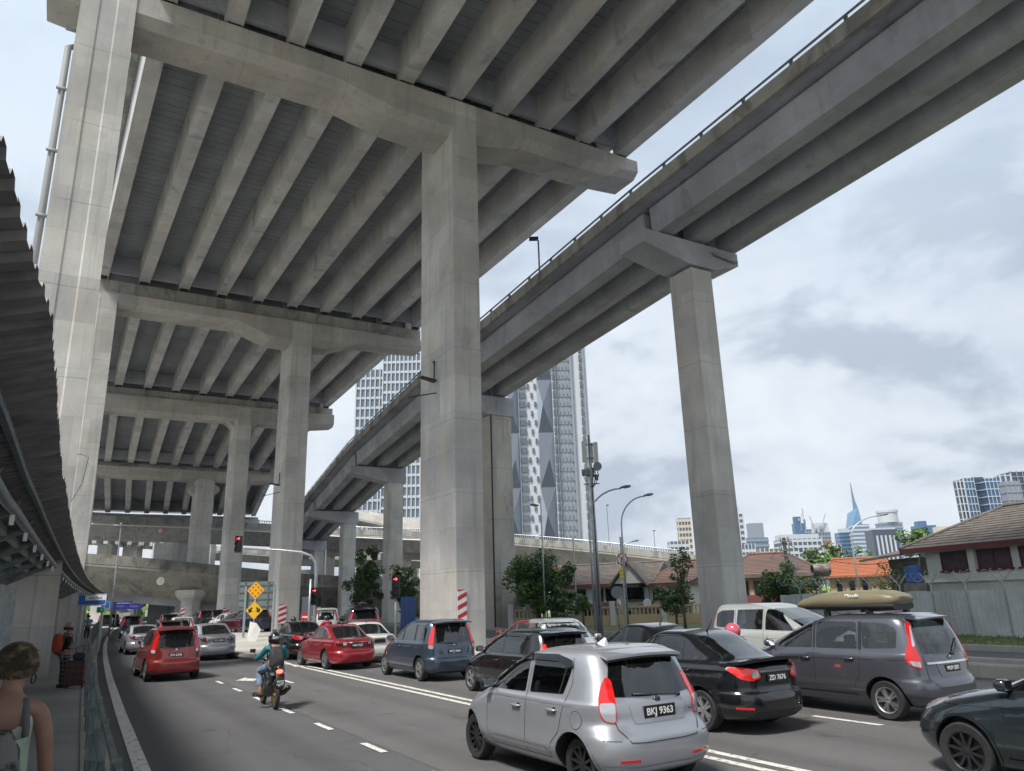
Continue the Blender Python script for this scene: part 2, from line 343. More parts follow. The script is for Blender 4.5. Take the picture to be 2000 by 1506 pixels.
# left sidewalk with gutter apron
def ribbon(name, oL, oR, z, mt, thick, segs=seg):
    b = MB(); secs = []
    for a in segs: dd = bend(a); secs.append([(oL + dd, a, z - thick), (oR + dd, a, z - thick), (oR + dd, a, z), (oL + dd, a, z)])
    b.sweep(secs); o = b.build(name, mt); o['kind'] = 'structure'; return o
ribbon('sidewalk', -7, .52, .22, WALK, .4)
ribbon('gutter_apron', .52, .97, .03, KERB, .2)
ribbon('kerb', .525, .66, .24, KERB, .3)
# concrete island under the piers
isl = [(7.3, 34.6), (7.75, 33.6), (8.6, 33.2), (9.9, 35.2), (11.8, 38.5), (15.5, 47), (22, 60), (30, 90), (30, 150), (12, 150), (9.5, 95), (8.3, 62), (7.3, 44), (7.15, 37)]
b = MB(); b.prism([(x, y, -.05) for x, y in isl], (0, 0, .25)); o = b.build('traffic_island', [ISL], bevel=.03); o['kind'] = 'structure'
b = MB()   # darker kerb edge
for i in range(len(isl)):
    p, q = Vector(isl[i]), Vector(isl[(i + 1) % len(isl)])
    d = (q - p).normalized(); n = Vector((d.y, -d.x)) * -.0
    b.tube([(p.x, p.y, .12), (q.x, q.y, .12)], .115, 6)
o = b.build('island_kerb', KERB, auto=30); o['kind'] = 'structure'
b = MB(); b.prism([(12.8, 26.5, -.05), (18.2, 26.5, -.05), (20, 29, -.05), (20, 38, -.05), (13.5, 38, -.05), (12.5, 30, -.05)], (0, 0, .23)); b.build('pier_island', ISL, bevel=.03)['kind'] = 'structure'
# median barrier and far carriageway on the right
sheet('far_road', [(21.5, -30), (27.3, -30), (27.3, 60), (21.5, 60)], .008, ASPH2)
for nm, x0, x1, h in (('median_kerb', 19.6, 20.0, .30), ('median_kerb', 21.1, 21.5, .32)):
    b = MB(); b.bb((x0, -20, -.05), (x1, 26, h)); b.build(nm, KERB, bevel=.03)['kind'] = 'structure'
b = MB(); b.bb((20.0, -20, -.05), (21.1, 25.9, .22)); b.build('median_strip', ISL)['kind'] = 'structure'
GRASS = mat('grass_blades', (.10, .17, .035), .8, vcol=(.20, .24, .07), vscale=1.2)
sheet('grass_verge', [(27.4, -30), (60, -30), (60, 90), (27.4, 90)], .015, mat('verge_soil', (.10, .13, .04), .95, vcol=(.17, .16, .08), vscale=.8), 'structure')
b = MB(); rnd = random.Random(3)
for k in range(9000):
    x, y = rnd.uniform(27.5, 37), rnd.uniform(6, 34); h = rnd.uniform(.05, .17); an = rnd.uniform(0, 6.28); dx, dy = math.cos(an) * .035, math.sin(an) * .035
    b.add([(x - dx, y - dy, .0), (x + dx, y + dy, .0), (x + rnd.uniform(-.05, .05), y + rnd.uniform(-.05, .05), h)], [(0, 1, 2)])
tag(b.build('grass', GRASS), 'short green grass on the verge in front of the corrugated fence', 'grass', kind='stuff')
b = MB(); b.bb((27.2, -30, -.05), (27.42, 90, .2)); b.build('verge_kerb', KERB)['kind'] = 'structure'

# ================================================================ MAIN VIADUCT
via = empty('viaduct', (15.5, 61, 0), 0, 'wide concrete viaduct overhead with rows of parallel girders on tall square piers', 'viaduct')
VO = Vector((15.5, 61, 0))
def vb(b, name, mt, **k):
    b.v = [(x - VO.x, y - VO.y, z - VO.z) for x, y, z in b.v]; return b.build(name, mt, via, **k)
#       a     z     oL    oR(last girder centre)  first-girder
PIERS = [(-4, 27.4, .2, 24.8), (31, 27.2, 1.2, 25.9), (63, 27.2, .3, 26.6), (91, 26.0, .4, 26.6), (117, 21.9, 1.2, 26.8), (146, 18.2, 3, 30)]
NG = 10
def girder(b, p, q, h=1.75, wb=.78, flare=1.0):
    """precast I/T girder from p to q (bottom centre points)"""
    d = (q - p); d.z = 0; d.normalize(); n = Vector((d.y, -d.x, 0))
    sec = [(-wb / 2, 0), (wb / 2, 0), (flare / 2, h), (-flare / 2, h)]
    b.sweep([[c + n * x + Vector((0, 0, z)) for x, z in sec] for c in (p, q)])
for i in range(len(PIERS) - 1):
    a0, z0, l0, r0 = PIERS[i]; a1, z1, l1, r1 = PIERS[i + 1]
    c0 = 1.25 if i else 1.25; 
    for k in range(NG):
        f = k / (NG - 1)
        p = Vector((l0 + (r0 - l0) * f, a0 + .35, z0 + .04)); q = Vector((l1 + (r1 - l1) * f, a1 - 1.05, z1 + .04))
        if i == 0: p.y -= 10
        b = MB(); girder(b, p, q); vb(b, 'girder', GIRD)
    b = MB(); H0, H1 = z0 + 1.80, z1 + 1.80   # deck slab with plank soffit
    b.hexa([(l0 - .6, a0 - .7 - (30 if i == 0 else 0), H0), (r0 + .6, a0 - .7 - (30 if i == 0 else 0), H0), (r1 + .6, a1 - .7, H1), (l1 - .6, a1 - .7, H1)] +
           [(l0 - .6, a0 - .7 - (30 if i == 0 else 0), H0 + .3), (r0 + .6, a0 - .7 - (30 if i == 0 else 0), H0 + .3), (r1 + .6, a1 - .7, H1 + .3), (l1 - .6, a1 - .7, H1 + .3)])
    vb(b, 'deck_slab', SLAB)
    for s, (u0, u1) in (('R', (r0 + .6, r1 + .6)), ('L', (l0 - .6, l1 - .6))):
        b = MB(); dx = .0 if s == 'R' else -.3
        b.hexa([(u0 + dx, a0 - .7 - (30 if i == 0 else 0), H0 + .02), (u0 + .3 + dx, a0 - .7 - (30 if i == 0 else 0), H0 + .02), (u1 + .3 + dx, a1 - .7, H1 + .02), (u1 + dx, a1 - .7, H1 + .02)] +
               [(u0 + dx, a0 - .7 - (30 if i == 0 else 0), H0 + 1.2), (u0 + .3 + dx, a0 - .7 - (30 if i == 0 else 0), H0 + 1.2), (u1 + .3 + dx, a1 - .7, H1 + 1.2), (u1 + dx, a1 - .7, H1 + 1.2)])
        vb(b, 'parapet', PARC)
# diaphragms between girders at every pier, set back from the girder ends
for i in range(1, len(PIERS)):
    a0, z0, l0, r0 = PIERS[i]
    for s_, da in ((-1, -1.35), (1, .75)):
        for k in range(NG - 1):
            f = (k + .5) / (NG - 1); g = (r0 - l0) / (NG - 1); b = MB()
            b.bb((l0 + (r0 - l0) * f - g / 2 + .22, a0 + da - .15, z0 + .38), (l0 + (r0 - l0) * f + g / 2 - .22, a0 + da + .15, z0 + 1.79))
            vb(b, 'diaphragm', RAMPC)
    for k in range(NG):      # bearings under the girder ends
        f = k / (NG - 1); x = l0 + (r0 - l0) * f
        for da in (-1.15, .55): b = MB(); b.bb((x - .3, a0 + da - .22, z0 - .09), (x + .3, a0 + da + .22, z0 + .04)); vb(b, 'bearing', BLK) if i < 4 else None
def crosshead(a, z, o0, o1, cols, top=0.0, d=1.35, hd=2.1, w=2.7, cham=.35, name='crosshead'):
    """beam across the piers: vertical faces, chamfered soffit, haunches beside the columns"""
    if top:
        b = MB(); b.bb((o0 + .1, a - 1.25 + .3, z - top), (o1 - .1, a + w - 1.25 - .3, z - .09)); vb(b, 'crosshead_upstand', PARC)
    zt = z - (top + .002 if top else .09); f = a - 1.4
    xs = {o0: d * .78, o0 + 2.5: d, o1: d * .78, o1 - 3.2: d}
    for c in cols:
        for s_ in (-1, 1):
            xs[c + s_ * 1.0] = hd; xs[c + s_ * 2.6] = hd * .97; xs[c + s_ * 5.2] = d
    secs = []
    for x in sorted(xs):
        if x < o0 or x > o1: continue
        h = xs[x]; secs.append([(x, f, zt), (x, f, zt - h + cham), (x, f + cham * 1.3, zt - h), (x, f + w - cham * 1.3, zt - h), (x, f + w, zt - h + cham), (x, f + w, zt)])
    b = MB(); b.sweep(secs); vb(b, name, CAPC)
def column(o0, o1, a0, a1, z, mt=CONC, ch=.12, parent_b=vb, name='column'):
    b = MB(); secs = []
    for zz_ in (-.1, z): secs.append([(o0 + ch, a0, zz_), (o1 - ch, a0, zz_), (o1, a0 + ch, zz_), (o1, a1 - ch, zz_), (o1 - ch, a1, zz_), (o0 + ch, a1, zz_), (o0, a1 - ch, zz_), (o0, a0 + ch, zz_)])
    b.sweep(secs); return parent_b(b, name, mt)
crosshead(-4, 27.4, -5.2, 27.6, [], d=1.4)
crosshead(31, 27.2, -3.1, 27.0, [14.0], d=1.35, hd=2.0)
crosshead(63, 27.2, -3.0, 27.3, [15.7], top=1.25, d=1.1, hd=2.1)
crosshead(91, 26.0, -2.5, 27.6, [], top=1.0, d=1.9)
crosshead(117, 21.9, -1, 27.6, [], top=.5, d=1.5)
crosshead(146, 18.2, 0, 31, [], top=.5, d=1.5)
column(14.68, 16.1, 29.58, 33.4, 27.1, ch=.03); column(15.0, 16.75, 61.58, 65.2, 25.8, ch=.05)
column(15.75, 17.7, 89.58, 92.6, 24.8, ch=.3); column(15.6, 18.3, 115.7, 118.6, 20.2, ch=.4)
column(17, 20, 144.6, 147.5, 17.2, ch=.4)
for a, z in ((90.0, 24.0), (116.2, 19.4)):      # corbels under the far crossheads
    x0, x1 = (15.75, 17.7) if a < 100 else (15.6, 18.3)
    for s_, x in ((-1, x0), (1, x1)):
        b = MB(); b.prism([(x, a, z - 1.5), (x + s_ * .7, a, z - .9), (x + s_ * .7, a, z - .3), (x, a, z + .1)], (0, 2.2, 0))
        vb(b, 'corbel', CAPC)
# left columns, wide with two vertical grooves
def grooved(o0, o1, a0, a1, z):
    b = MB(); w = o1 - o0; g1, g2 = o0 + w * .36, o0 + w * .64
    prof = [(o0, a0), (g1 - .06, a0), (g1, a0 + .03), (g2, a0 + .03), (g2 + .06, a0), (o1, a0), (o1, a1), (o0, a1)]
    b.sweep([[(x, y, zz_) for x, y in prof] for zz_ in (-.1, z)]); return vb(b, 'column', CONC)
grooved(-1.88, .08, 29.56, 32.6, 27.05); grooved(-2.1, 1.5, 61.56, 64.4, 25.75)
column(-1.6, 1.6, 89.58, 92.4, 24.9); column(.5, 3, 115.7, 118, 20.1)
# drain pipes on the outer side of the left columns
b = MB(); b.tube([(-2.12, 30.6, .2), (-2.12, 30.6, 24.2), (-1.9, 31.0, 24.6)], .13, 10)
for k in range(9): b.bb((-2.3, 30.42, 2.5 + k * 2.8), (-1.88, 30.5, 2.62 + k * 2.8))
b.tube([(-.15, 31, 25.6), (-.15, 45, 25.9), (-.2, 60, 25.9)], .11, 10); vb(b, 'drain_pipe', mat('pipe_grey', (.25, .26, .27), .7), smooth=True)
b = MB(); b.tube([(-.9, 62, 13), (-.6, 61.4, 12.9), (.4, 61.4, 13.1), (.9, 61.4, 12.9), (.7, 61.4, 11), (.1, 61.4, 9.5), (-.5, 61.4, 8.4), (-1.2, 61.4, 7.4)], .02, 5); vb(b, 'loose_cable', BLK)
# lamp bracket on the central column
def bracket(x, a, z, s=1):
    b = MB(); b.tube([(x, a + .6, z + .55), (x - .1, a + .2, z + .5), (x - .12, a + .2, z - .6)], .035, 6); b.tube([(x, a + .2, z - 1.1), (x - 1.6 * s, a - .2, z - 1.6)], .03, 6); b.build('bracket', BLK, lam, smooth=True)
    b = MB(); b.hexa([(x - .1, a - .05, z - .6), (x - .9, a - .1, z - .48), (x - .9, a + .2, z - .48), (x - .1, a + .3, z - .6), (x - .1, a - .05, z - .5), (x - .9, a - .1, z - .42), (x - .9, a + .2, z - .42), (x - .1, a + .3, z - .5)]); b.build('lamp_head', BLK, lam)
lam = empty('floodlight', (0, 0, 0), 0, 'small black floodlight on a thin bracket halfway up the nearest pier', 'floodlight'); bracket(14.66, 31.3, 12.9)
lam = empty('floodlight', (0, 0, 0), 0, 'small black floodlight on a bracket of the second pier', 'floodlight'); bracket(15.0, 62.6, 12.3)

# ================================================================ RAMP VIADUCT (narrow, right)
rv = empty('ramp_viaduct', (28, 54, 0), 0, 'narrow grey ramp viaduct with railing on its parapet sloping down behind the piers', 'viaduct'); RO = Vector((28, 54, 0))
def rb(b, name, mt, **k):
    b.v = [(x - RO.x, y - RO.y, z - RO.z) for x, y, z in b.v]; return b.build(name, mt, rv, **k)
#        a    zbearing  oL(parapet outer)  oR
RP = [(-10, 22.6, 24.2, 30.9), (27, 20.4, 24.1, 30.8), (54, 18.8, 24.8, 31.5), (80, 16.9, 26.4, 33.1), (103, 14.6, 28.6, 35.3), (128, 12.6, 32.0, 38.7), (160, 11, 38, 44.7)]
for i in range(len(RP) - 1):
    a0, z0, l0, r0 = RP[i]; a1, z1, l1, r1 = RP[i + 1]
    for u in (1.45, 3.75, 6.1):
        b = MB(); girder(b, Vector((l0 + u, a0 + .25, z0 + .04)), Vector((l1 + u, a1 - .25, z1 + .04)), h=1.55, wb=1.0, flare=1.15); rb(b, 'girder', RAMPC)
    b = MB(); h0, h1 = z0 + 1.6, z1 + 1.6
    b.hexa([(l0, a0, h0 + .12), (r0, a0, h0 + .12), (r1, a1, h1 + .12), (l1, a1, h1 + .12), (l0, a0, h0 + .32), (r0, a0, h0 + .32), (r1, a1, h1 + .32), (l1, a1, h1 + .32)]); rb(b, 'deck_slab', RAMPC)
    for ul, ur in (((l0 - .22, l1 - .22), (l0, l1)), ((r0, r1), (r0 + .22, r1 + .22))):
        b = MB(); b.hexa([(ul[0], a0, h0 - .02), (ur[0], a0, h0 - .02), (ur[1], a1, h1 - .02), (ul[1], a1, h1 - .02), (ul[0], a0, h0 + .68), (ur[0], a0, h0 + .68), (ur[1], a1, h1 + .68), (ul[1], a1, h1 + .68)]); rb(b, 'parapet', PARC)
    b = MB(); n = int((a1 - a0) / 2.6)     # rail over the parapet
    for ll in ((l0 - .1, l1 - .1), (r0 + .1, r1 + .1)):
        b.tube([(ll[0], a0, h0 + 1.0), (ll[1], a1, h1 + 1.0)], .055, 6)
        for k in range(n):
            f = k / n; x, y, z = ll[0] + (ll[1] - ll[0]) * f, a0 + (a1 - a0) * f, h0 + (h1 - h0) * f
            b.bb((x - .05, y - .07, z + .66), (x + .05, y + .07, z + .98))
    rb(b, 'railing', DSTEEL)
def cap(a, z, o0, o1, c0, c1, dh=1.35, dm=.75, w=1.9, lref=0):
    b = MB(); f = a - w / 2; secs = []
    for x, h in ((o0, dm), (o0 + .02, dm), (c0 - .25, dh), (c1 + .25, dh), (max(o1, c1 + .26), dm if o1 > c1 + .4 else dh)):
        secs.append([(x, f, z), (x, f, z - h), (x, f + w, z - h), (x, f + w, z)])
    b.sweep(secs[1:]); rb(b, 'pier_cap', RAMPC)
    for u in (1.45, 3.75, 6.1):
        x = lref + u; b = MB(); b.bb((x - .35, a - .7, z - .02), (x + .35, a + .7, z + .05)); rb(b, 'bearing', BLK)
OPC = concrete('old_pier_concrete', (.50, .48, .44), lift=4.2, streak=.8, warm=.5, stain=(.55, .5))
def rcol(o0, o1, a0, a1, z, mt): column(o0, o1, a0, a1, z, mt, ch=.05, parent_b=rb)
for (a, z, l, r), (c0, c1), (e0, e1) in zip(RP[1:6], ((26.98, 28.5), (29.75, 31.75), (31.0, 32.7), (33.4, 35.2), (36.6, 38.4)), ((23.75, 30.55), (27.0, 31.77), (26.4, 32.8), (28.4, 35.4), (31.5, 38.6))):
    cap(a, z - .12, e0, e1, c0, c1, 1.35 if a == 27 else 1.6, .75 if a == 27 else .75, lref=l); rcol(c0, c1, a - .85, a + .85, z - 1.6, OPC if a == 54 else CONC)
b = MB(); b.tube([(28.6, 25.98, 19.9), (28.8, 25.9, 19.8), (30.3, 25.9, 19.65)], .09, 10); rb(b, 'drain_pipe', mat('pipe_grey'), smooth=True)
b = MB(); b.tube([(38.5, 127, .2), (38.5, 127, 11)], .14, 8); rb(b, 'drain_pipe', WHITE, smooth=True)
b = MB(); b.tube([(29.75, 53.13, z_) for z_ in (0, 5, 10, 14, 17.8)], .07, 5); rb(b, 'joint', mat('dark_joint', (.06, .05, .045), .9))
# ================================================================ CROSSING VIADUCTS
def crossing(name, label, pts, zs, wdt, par, dep, soff, mt=OLDC, pmt=PARC, ribs=False, rail=False):
    """pts: near-edge plan points, zs: parapet-top heights; box deck with cantilevers"""
    root = empty(name, (pts[0].x, pts[0].y, 0), 0, label, 'viaduct'); o0 = Vector((pts[0].x, pts[0].y, 0))
    def nrm(i):
        d = pts[min(i + 1, len(pts) - 1)] - pts[max(i - 1, 0)]; d = Vector((d.x, d.y, 0)).normalized(); n = Vector((-d.y, d.x, 0)); 
        return n if n.dot(Vector((S31, C31, 0))) > 0 else -n
    def loft(rows, nm, m_):
        b = MB(); b.sweep([[Vector((pts[i].x, pts[i].y, zs[i])) + nrm(i) * u + Vector((0, 0, v)) - o0 for u, v in rows] for i in range(len(pts))]); b.build(nm, m_, root)
    loft([(0, 0), (0, -par), (.25, -par), (.25, 0)], 'parapet', pmt)
    loft([(wdt, 0), (wdt, -par), (wdt - .25, -par), (wdt - .25, 0)], 'parapet', pmt)
    loft([(.27, -par + .25), (.05, -par - .05), (.05, -par - .3), (soff, -dep), (wdt - soff, -dep), (wdt - .05, -par - .3), (wdt - .05, -par - .05), (wdt - .27, -par + .25)], 'box_girder', mt)
    if rail:
        b = MB()
        b.tube([Vector((pts[i].x, pts[i].y, zs[i] + .45)) + nrm(i) * .12 - o0 for i in range(len(pts))], .07, 6)
        for i in range(len(pts) - 1):
            for k in range(6): q = (pts[i] * (6 - k) + pts[i + 1] * k) / 6; z_ = (zs[i] * (6 - k) + zs[i + 1] * k) / 6; b.box(Vector((q.x, q.y, z_ + .2)) + nrm(i) * .12 - o0, (.12, .12, .45))
        b.build('railing', STEEL, root)
    return root, o0
def path(spec, step=6):
    """spec (px, py_top, depth) -> smooth plan points and heights"""
    K = [at(x, y, d) for x, y, d in spec]; P = []
    for i in range(len(K) - 1):
        p0, p1, p2, p3 = K[max(i - 1, 0)], K[i], K[i + 1], K[min(i + 2, len(K) - 1)]
        for k in range(step):
            t = k / step; P.append(.5 * ((2 * p1) + (p2 - p0) * t + (2 * p0 - 5 * p1 + 4 * p2 - p3) * t * t + (3 * p1 - p0 - 3 * p2 + p3) * t ** 3))
    P.append(K[-1]); return P, [p.z for p in P]
P, Z = path([(-350, 985, 108), (-60, 992, 116), (180, 1006, 124), (360, 1014, 130), (540, 1024, 134), (700, 1034, 134), (860, 1040, 128), (1000, 1049, 120), (1150, 1062, 114), (1320, 1080, 110), (1480, 1094, 108)])
A_, AO = crossing('crossing_viaduct', 'higher curved crossing viaduct with a white pipe along its side', P, Z, 9, .95, 3.6, 2.4, rail=True)
b = MB(); b.tube([Vector((P[i].x, P[i].y, Z[i] - 1.45)) - AO - Vector((S31, C31, 0)) * .15 for i in range(6, len(P) - 20)], .12, 6); b.build('service_pipe', WHITE, A_, smooth=True)
for px, d in ((-100, 118), (632, 138), (785, 136), (1175, 117), (1322, 113)):
    c = at(px, 1150, d + 2); z = at(px, 1075, d + 2).z if px < 600 else at(px, 1090, d).z
    zt = [Z[i] for i in range(len(P)) if (P[i] - c).length < 14] or [z + 3.6]; zt = sum(zt) / len(zt) - 3.6
    b = MB(); q = c - AO; b.box((q.x, q.y, zt / 2 - .3), (2.6, 2.2, zt + .6), ROAD); b.build('column', CONC, A_)
    b = MB(); b.box((q.x, q.y, zt - .5), (7.5, 2.6, 1.3), ROAD * -1); b.build('crosshead', CAPC, A_, bevel=.3)
P, Z = path([(-420, 1052, 98), (-150, 1066, 98), (60, 1074, 98), (170, 1081, 99), (300, 1091, 100), (450, 1106, 102), (600, 1121, 105), (760, 1129, 108), (900, 1134, 112), (1010, 1138, 116)])
B_, BO = crossing('crossing_viaduct', 'lower crossing box viaduct with dark run-off stains, spanning low over the road', P, Z, 14, 1.25, 4.9, 3.6, pmt=concrete('dark_stained_parapet', (.24, .23, .205), lift=0, streak=1.0, warm=.2, stain=(.5, .7)), mt=concrete('box_web_concrete', (.30, .285, .255), lift=3.2, axis=0, streak=1.0, warm=.3, line=.006, stain=(.52, .55)))
b = MB()
for i in range(len(P) - 1):
    n_ = Vector((S31, C31, 0)); b.hexa([P[j] - BO + n_ * u + Vector((0, 0, v)) for v in (-6.0, -4.88) for j, u in ((i, 5.2), (i + 1, 5.2), (i + 1, 22), (i, 22))])
b.build('lower_deck', RAMPC, B_)
for px, d in ((372, 104), (-60, 103), (790, 114)):
    c = at(px, 1190, d) - BO; zt = 4.5
    b = MB(); b.lathe([(1.3, 0), (1.3, 3.0), (2.1, 3.9), (2.1, zt)], (c.x, c.y, 0), 2, 8); b.build('column', CONC, B_)
# two further ramps seen between the piers
P, Z = path([(560, 960, 150), (640, 985, 150), (700, 1000, 146), (760, 1012, 140), (815, 1026, 134), (900, 1040, 126), (1010, 1052, 124)])
C_, CO = crossing('crossing_viaduct', 'pale ramp parapet curving down between the second and nearest piers', P, Z, 8, 1.3, 2.8, 1.5, mt=OLDC, pmt=concrete('pale_parapet', (.50, .49, .46), lift=0, streak=.5, warm=.2, stain=(.6, .4)))
for px in (640, 790):
    c = at(px, 1100, 146) - CO; b = MB(); b.box((c.x, c.y, 8), (2.2, 2, 16), ROAD * -1); b.build('column', CONC, C_)
P, Z = path([(300, 1060, 170), (450, 1068, 172), (600, 1078, 172), (760, 1080, 168), (830, 1083, 165), (1000, 1092, 160)])
D_, DO = crossing('crossing_viaduct', 'distant low crossing viaduct behind the others with tall columns', P, Z, 9, 1.2, 3.0, 2.0)
for px in (330, 510, 590, 725, 800):
    c = at(px, 1150, 176) - DO; b = MB(); b.box((c.x, c.y, 5), (3.6, 2.5, 9.6), ROAD * -1); b.build('column', CONC, D_)
P, Z = path([(-200, 1000, 150), (100, 1028, 150), (230, 1036, 152), (330, 1044, 160), (420, 1056, 175)])
E_, EO = crossing('crossing_viaduct', 'girder ramp in the shade between the upper and lower crossing viaducts at left', P, Z, 9, .5, 1.9, 1.6, mt=RAMPC)
for i in range(2, len(P) - 2):
    d_ = (P[i + 1] - P[i - 1]); d_.z = 0; d_.normalize(); b = MB(); b.box((P[i].x - EO.x + S31 * 5, P[i].y - EO.y + C31 * 5, Z[i] - 2.2), (.8, 9, 1.2), math.atan2(d_.y, d_.x)); b.build('cross_girder', GIRD, E_)
for px, d in ((200, 158), (310, 150), (318, 120), (250, 160), (395, 150)):
    c = at(px, 1160, d) - EO; b = MB(); b.box((c.x, c.y, at(px, 1062, d).z / 2), (3.0, 2.5, at(px, 1062, d).z), ROAD * -1); b.build('column', CONC, E_)
# columns standing under the low viaduct further down the road
for i, (x0, x1, d, mt_, lb) in enumerate(((243, 263, 175, CONC, 'pale pillar beside the bright trees, left of the far road'), (291, 342, 150, CONC, 'broad pale pillar behind the blue banner in the underpass'), (300, 322, 190, RAMPC, 'dark slim pillar in the middle of the underpass'), (393, 403, 150, CONC, 'slim pale pillar right of the hexagonal pier in the underpass'))):
    p, q = at(x0, 1200, d), at(x1, 1200, d); b = MB(); c = (p + q) / 2; w_ = (q - p).length
    b.box((0, 0, 6.2), (w_, 3, 12.6), 0); o = b.build('pillar', mt_); o.location = (c.x, c.y, 0); o.rotation_euler.z = -ROAD; tag(o, lb, 'pillar')
# ================================================================ VEHICLES
def paint(name, c, metal=.35, rough=.32):
    return mat('paint_' + name, c, rough, metal, 1.0, var=.03, vscale=2)
def crspline(rows, sub):
    out = []
    for i in range(len(rows) - 1):
        p0, p1, p2, p3 = rows[max(i - 1, 0)], rows[i], rows[i + 1], rows[min(i + 2, len(rows) - 1)]
        for k in range(sub):
            t = k / sub
            q = [.5 * (2 * b + (c - a) * t + (2 * a - 5 * b + 4 * c - d) * t * t + (3 * b - a - 3 * c + d) * t ** 3) for a, b, c, d in zip(p0, p1, p2, p3)]
            out.append(q)
    out.append(list(rows[-1])); return out
def smooth_poly(pts, rad=.05, n=4):
    out = []; k = len(pts)
    for i in range(k):
        p, a, c = Vector(pts[i]), Vector(pts[i - 1]), Vector(pts[(i + 1) % k])
        da, dc = a - p, c - p; r = min(rad, da.length * .4, dc.length * .4)
        s, e = p + da.normalized() * r, p + dc.normalized() * r
        for j in range(n + 1): t = j / n; out.append(s * (1 - t) ** 2 + p * 2 * t * (1 - t) + e * t * t)
    return out
class Car:
    """body lofted from horizontal layers: (z, rear y, front y, half width, rear/front corner power)"""
    def __init__(s, name, label, group, rows, pnt, loc, rz=0, lod=2, wheels=((.62, 3.06), .295, .70, 'alloy'), cat='car'):
        s.lod = lod; s.open = []; s.rows = rows; s.P = pnt; s.wh = wheels
        s.root = empty(name, (loc[0], loc[1], loc[2] if len(loc) > 2 else .012), rz, label, cat, group)
        NA = (28, 44, 72)[lod]; sub = (2, 3, 5)[lod]
        lay = crspline([list(r) for r in rows], sub); secs = []
        for z, r, f, w, nr, nf in lay:
            yc = (r + f) / 2; hl = (f - r) / 2; q = []
            for k in range(NA):
                t = 2 * math.pi * (k + .5) / NA; cx_, sy = math.cos(t), math.sin(t)
                n, m_ = (max(2, nf * .82), nf * 1.9) if sy > 0 else (max(2, nr * .68), nr * 1.9)
                q.append((math.copysign(abs(cx_) ** (2 / n), cx_) * max(w, .01), yc + math.copysign(abs(sy) ** (2 / m_), sy) * hl, z))
            secs.append(q)
        b = MB(); b.sweep(secs); s.b = b
        s.bvh = BVHTree.FromPolygons([Vector(v) for v in b.v], b.f)
        (ya, yb), rad, track, style = wheels
        body = b.build('body', [pnt, BLK], s.root, smooth=True); s.body = body
        if lod:
            cut = MB()
            for y in (ya, yb):
                for sx in (-1, 1):
                    cut.lathe([(rad + .055, -.17), (rad + .055, .4)] if sx > 0 else [(rad + .055, -.4), (rad + .055, .17)], (sx * (track), y, rad + .01), 0, 28 if lod == 2 else 20)
            co = cut.build('cut', [BLK]); co.parent = s.root
            md = body.modifiers.new('b', 'BOOLEAN'); md.object = co; md.operation = 'DIFFERENCE'; md.solver = 'EXACT'
            try: md.material_mode = 'TRANSFER'
            except Exception: pass
            bpy.context.view_layer.update()
            me = bpy.data.meshes.new_from_object(body.evaluated_get(bpy.context.evaluated_depsgraph_get())); body.modifiers.clear()
            old = body.data; body.data = me; me.name = 'body'; bpy.data.meshes.remove(old)
            me.materials.clear() if len(me.materials) < 2 else None
            if len(me.materials) < 2: me.materials.append(pnt); me.materials.append(BLK)
            for p in me.polygons:
                c = p.center
                for y in (ya, yb):
                    dd = math.hypot(c.y - y, c.z - rad - .01)
                    if dd < rad + .05 and abs(c.x) < s.hw() - .0 and abs(abs(c.x) - (track - .17)) < .03: p.material_index = 1
                    if abs(dd - rad - .055) < .012 and abs(c.x) < s.hw() - .005: p.material_index = 1
                if c.z < rows[0][0] + .01: p.material_index = 1
            me.set_sharp_from_angle(angle=R(38)); bpy.data.objects.remove(co)
        s.wheels()
    def finish(s, belt, seats=True, seat_y=(1.15, 2.0)):
        """hollow the cabin, open the windows and put the seats in"""
        H_ = s.rows[-1][0]; lay = crspline([list(r) for r in s.rows], 3)
        rb_, fb_ = min(((abs(l[0] - belt), l[1], l[2]) for l in lay))[1:]
        secs = []
        for z, r, f, w, nr, nf in lay:
            if z < .58 or z > H_ - .045: continue
            r, f, w = max(r, rb_ - .02) + .07, min(f, fb_ + .02) - .08, w - .055; hl = (f - r) / 2; yc = (f + r) / 2; q = []
            for k in range(40):
                t = 2 * math.pi * (k + .5) / 40; cx_, sy = math.cos(t), math.sin(t); n, m_ = (max(2, nf * .82), nf * 1.9) if sy > 0 else (max(2, nr * .68), nr * 1.9)
                q.append((math.copysign(abs(cx_) ** (2 / n), cx_) * w, yc + math.copysign(abs(sy) ** (2 / m_), sy) * hl, z))
            secs.append(q)
        cb = MB(); cb.sweep(secs); cuts = [cb.build('cut', [INTR])]
        for nm, side, pts, rad in s.open:
            P_ = smooth_poly([Vector(p) for p in pts], rad * 1.1, 4); c = sum(P_, Vector((0, 0))) / len(P_); P_ = [c + (p - c) * .985 for p in P_]; m = MB()
            if side in 'LR': m.prism([(-2 if side == 'L' else 2, p.x, p.y) for p in P_], (1.75 if side == 'L' else -1.75, 0, 0))
            elif side == 'B': m.prism([(p.x, -1, p.y) for p in P_], (0, 1 + .75, 0))
            elif side == 'F': m.prism([(p.x, 8, p.y) for p in P_], (0, -(8 - fb_ + .75), 0))
            elif side == 'T': m.prism([(p.x, p.y, 2.5) for p in P_], (0, 0, -(2.5 - belt - .03)))
            cuts.append(m.build('cut', [BLK]))
        for co in cuts:
            md = s.body.modifiers.new('b', 'BOOLEAN'); md.object = co; md.operation = 'DIFFERENCE'; md.solver = 'EXACT'; md.material_mode = 'TRANSFER'; co.parent = s.root
        bpy.context.view_layer.update()
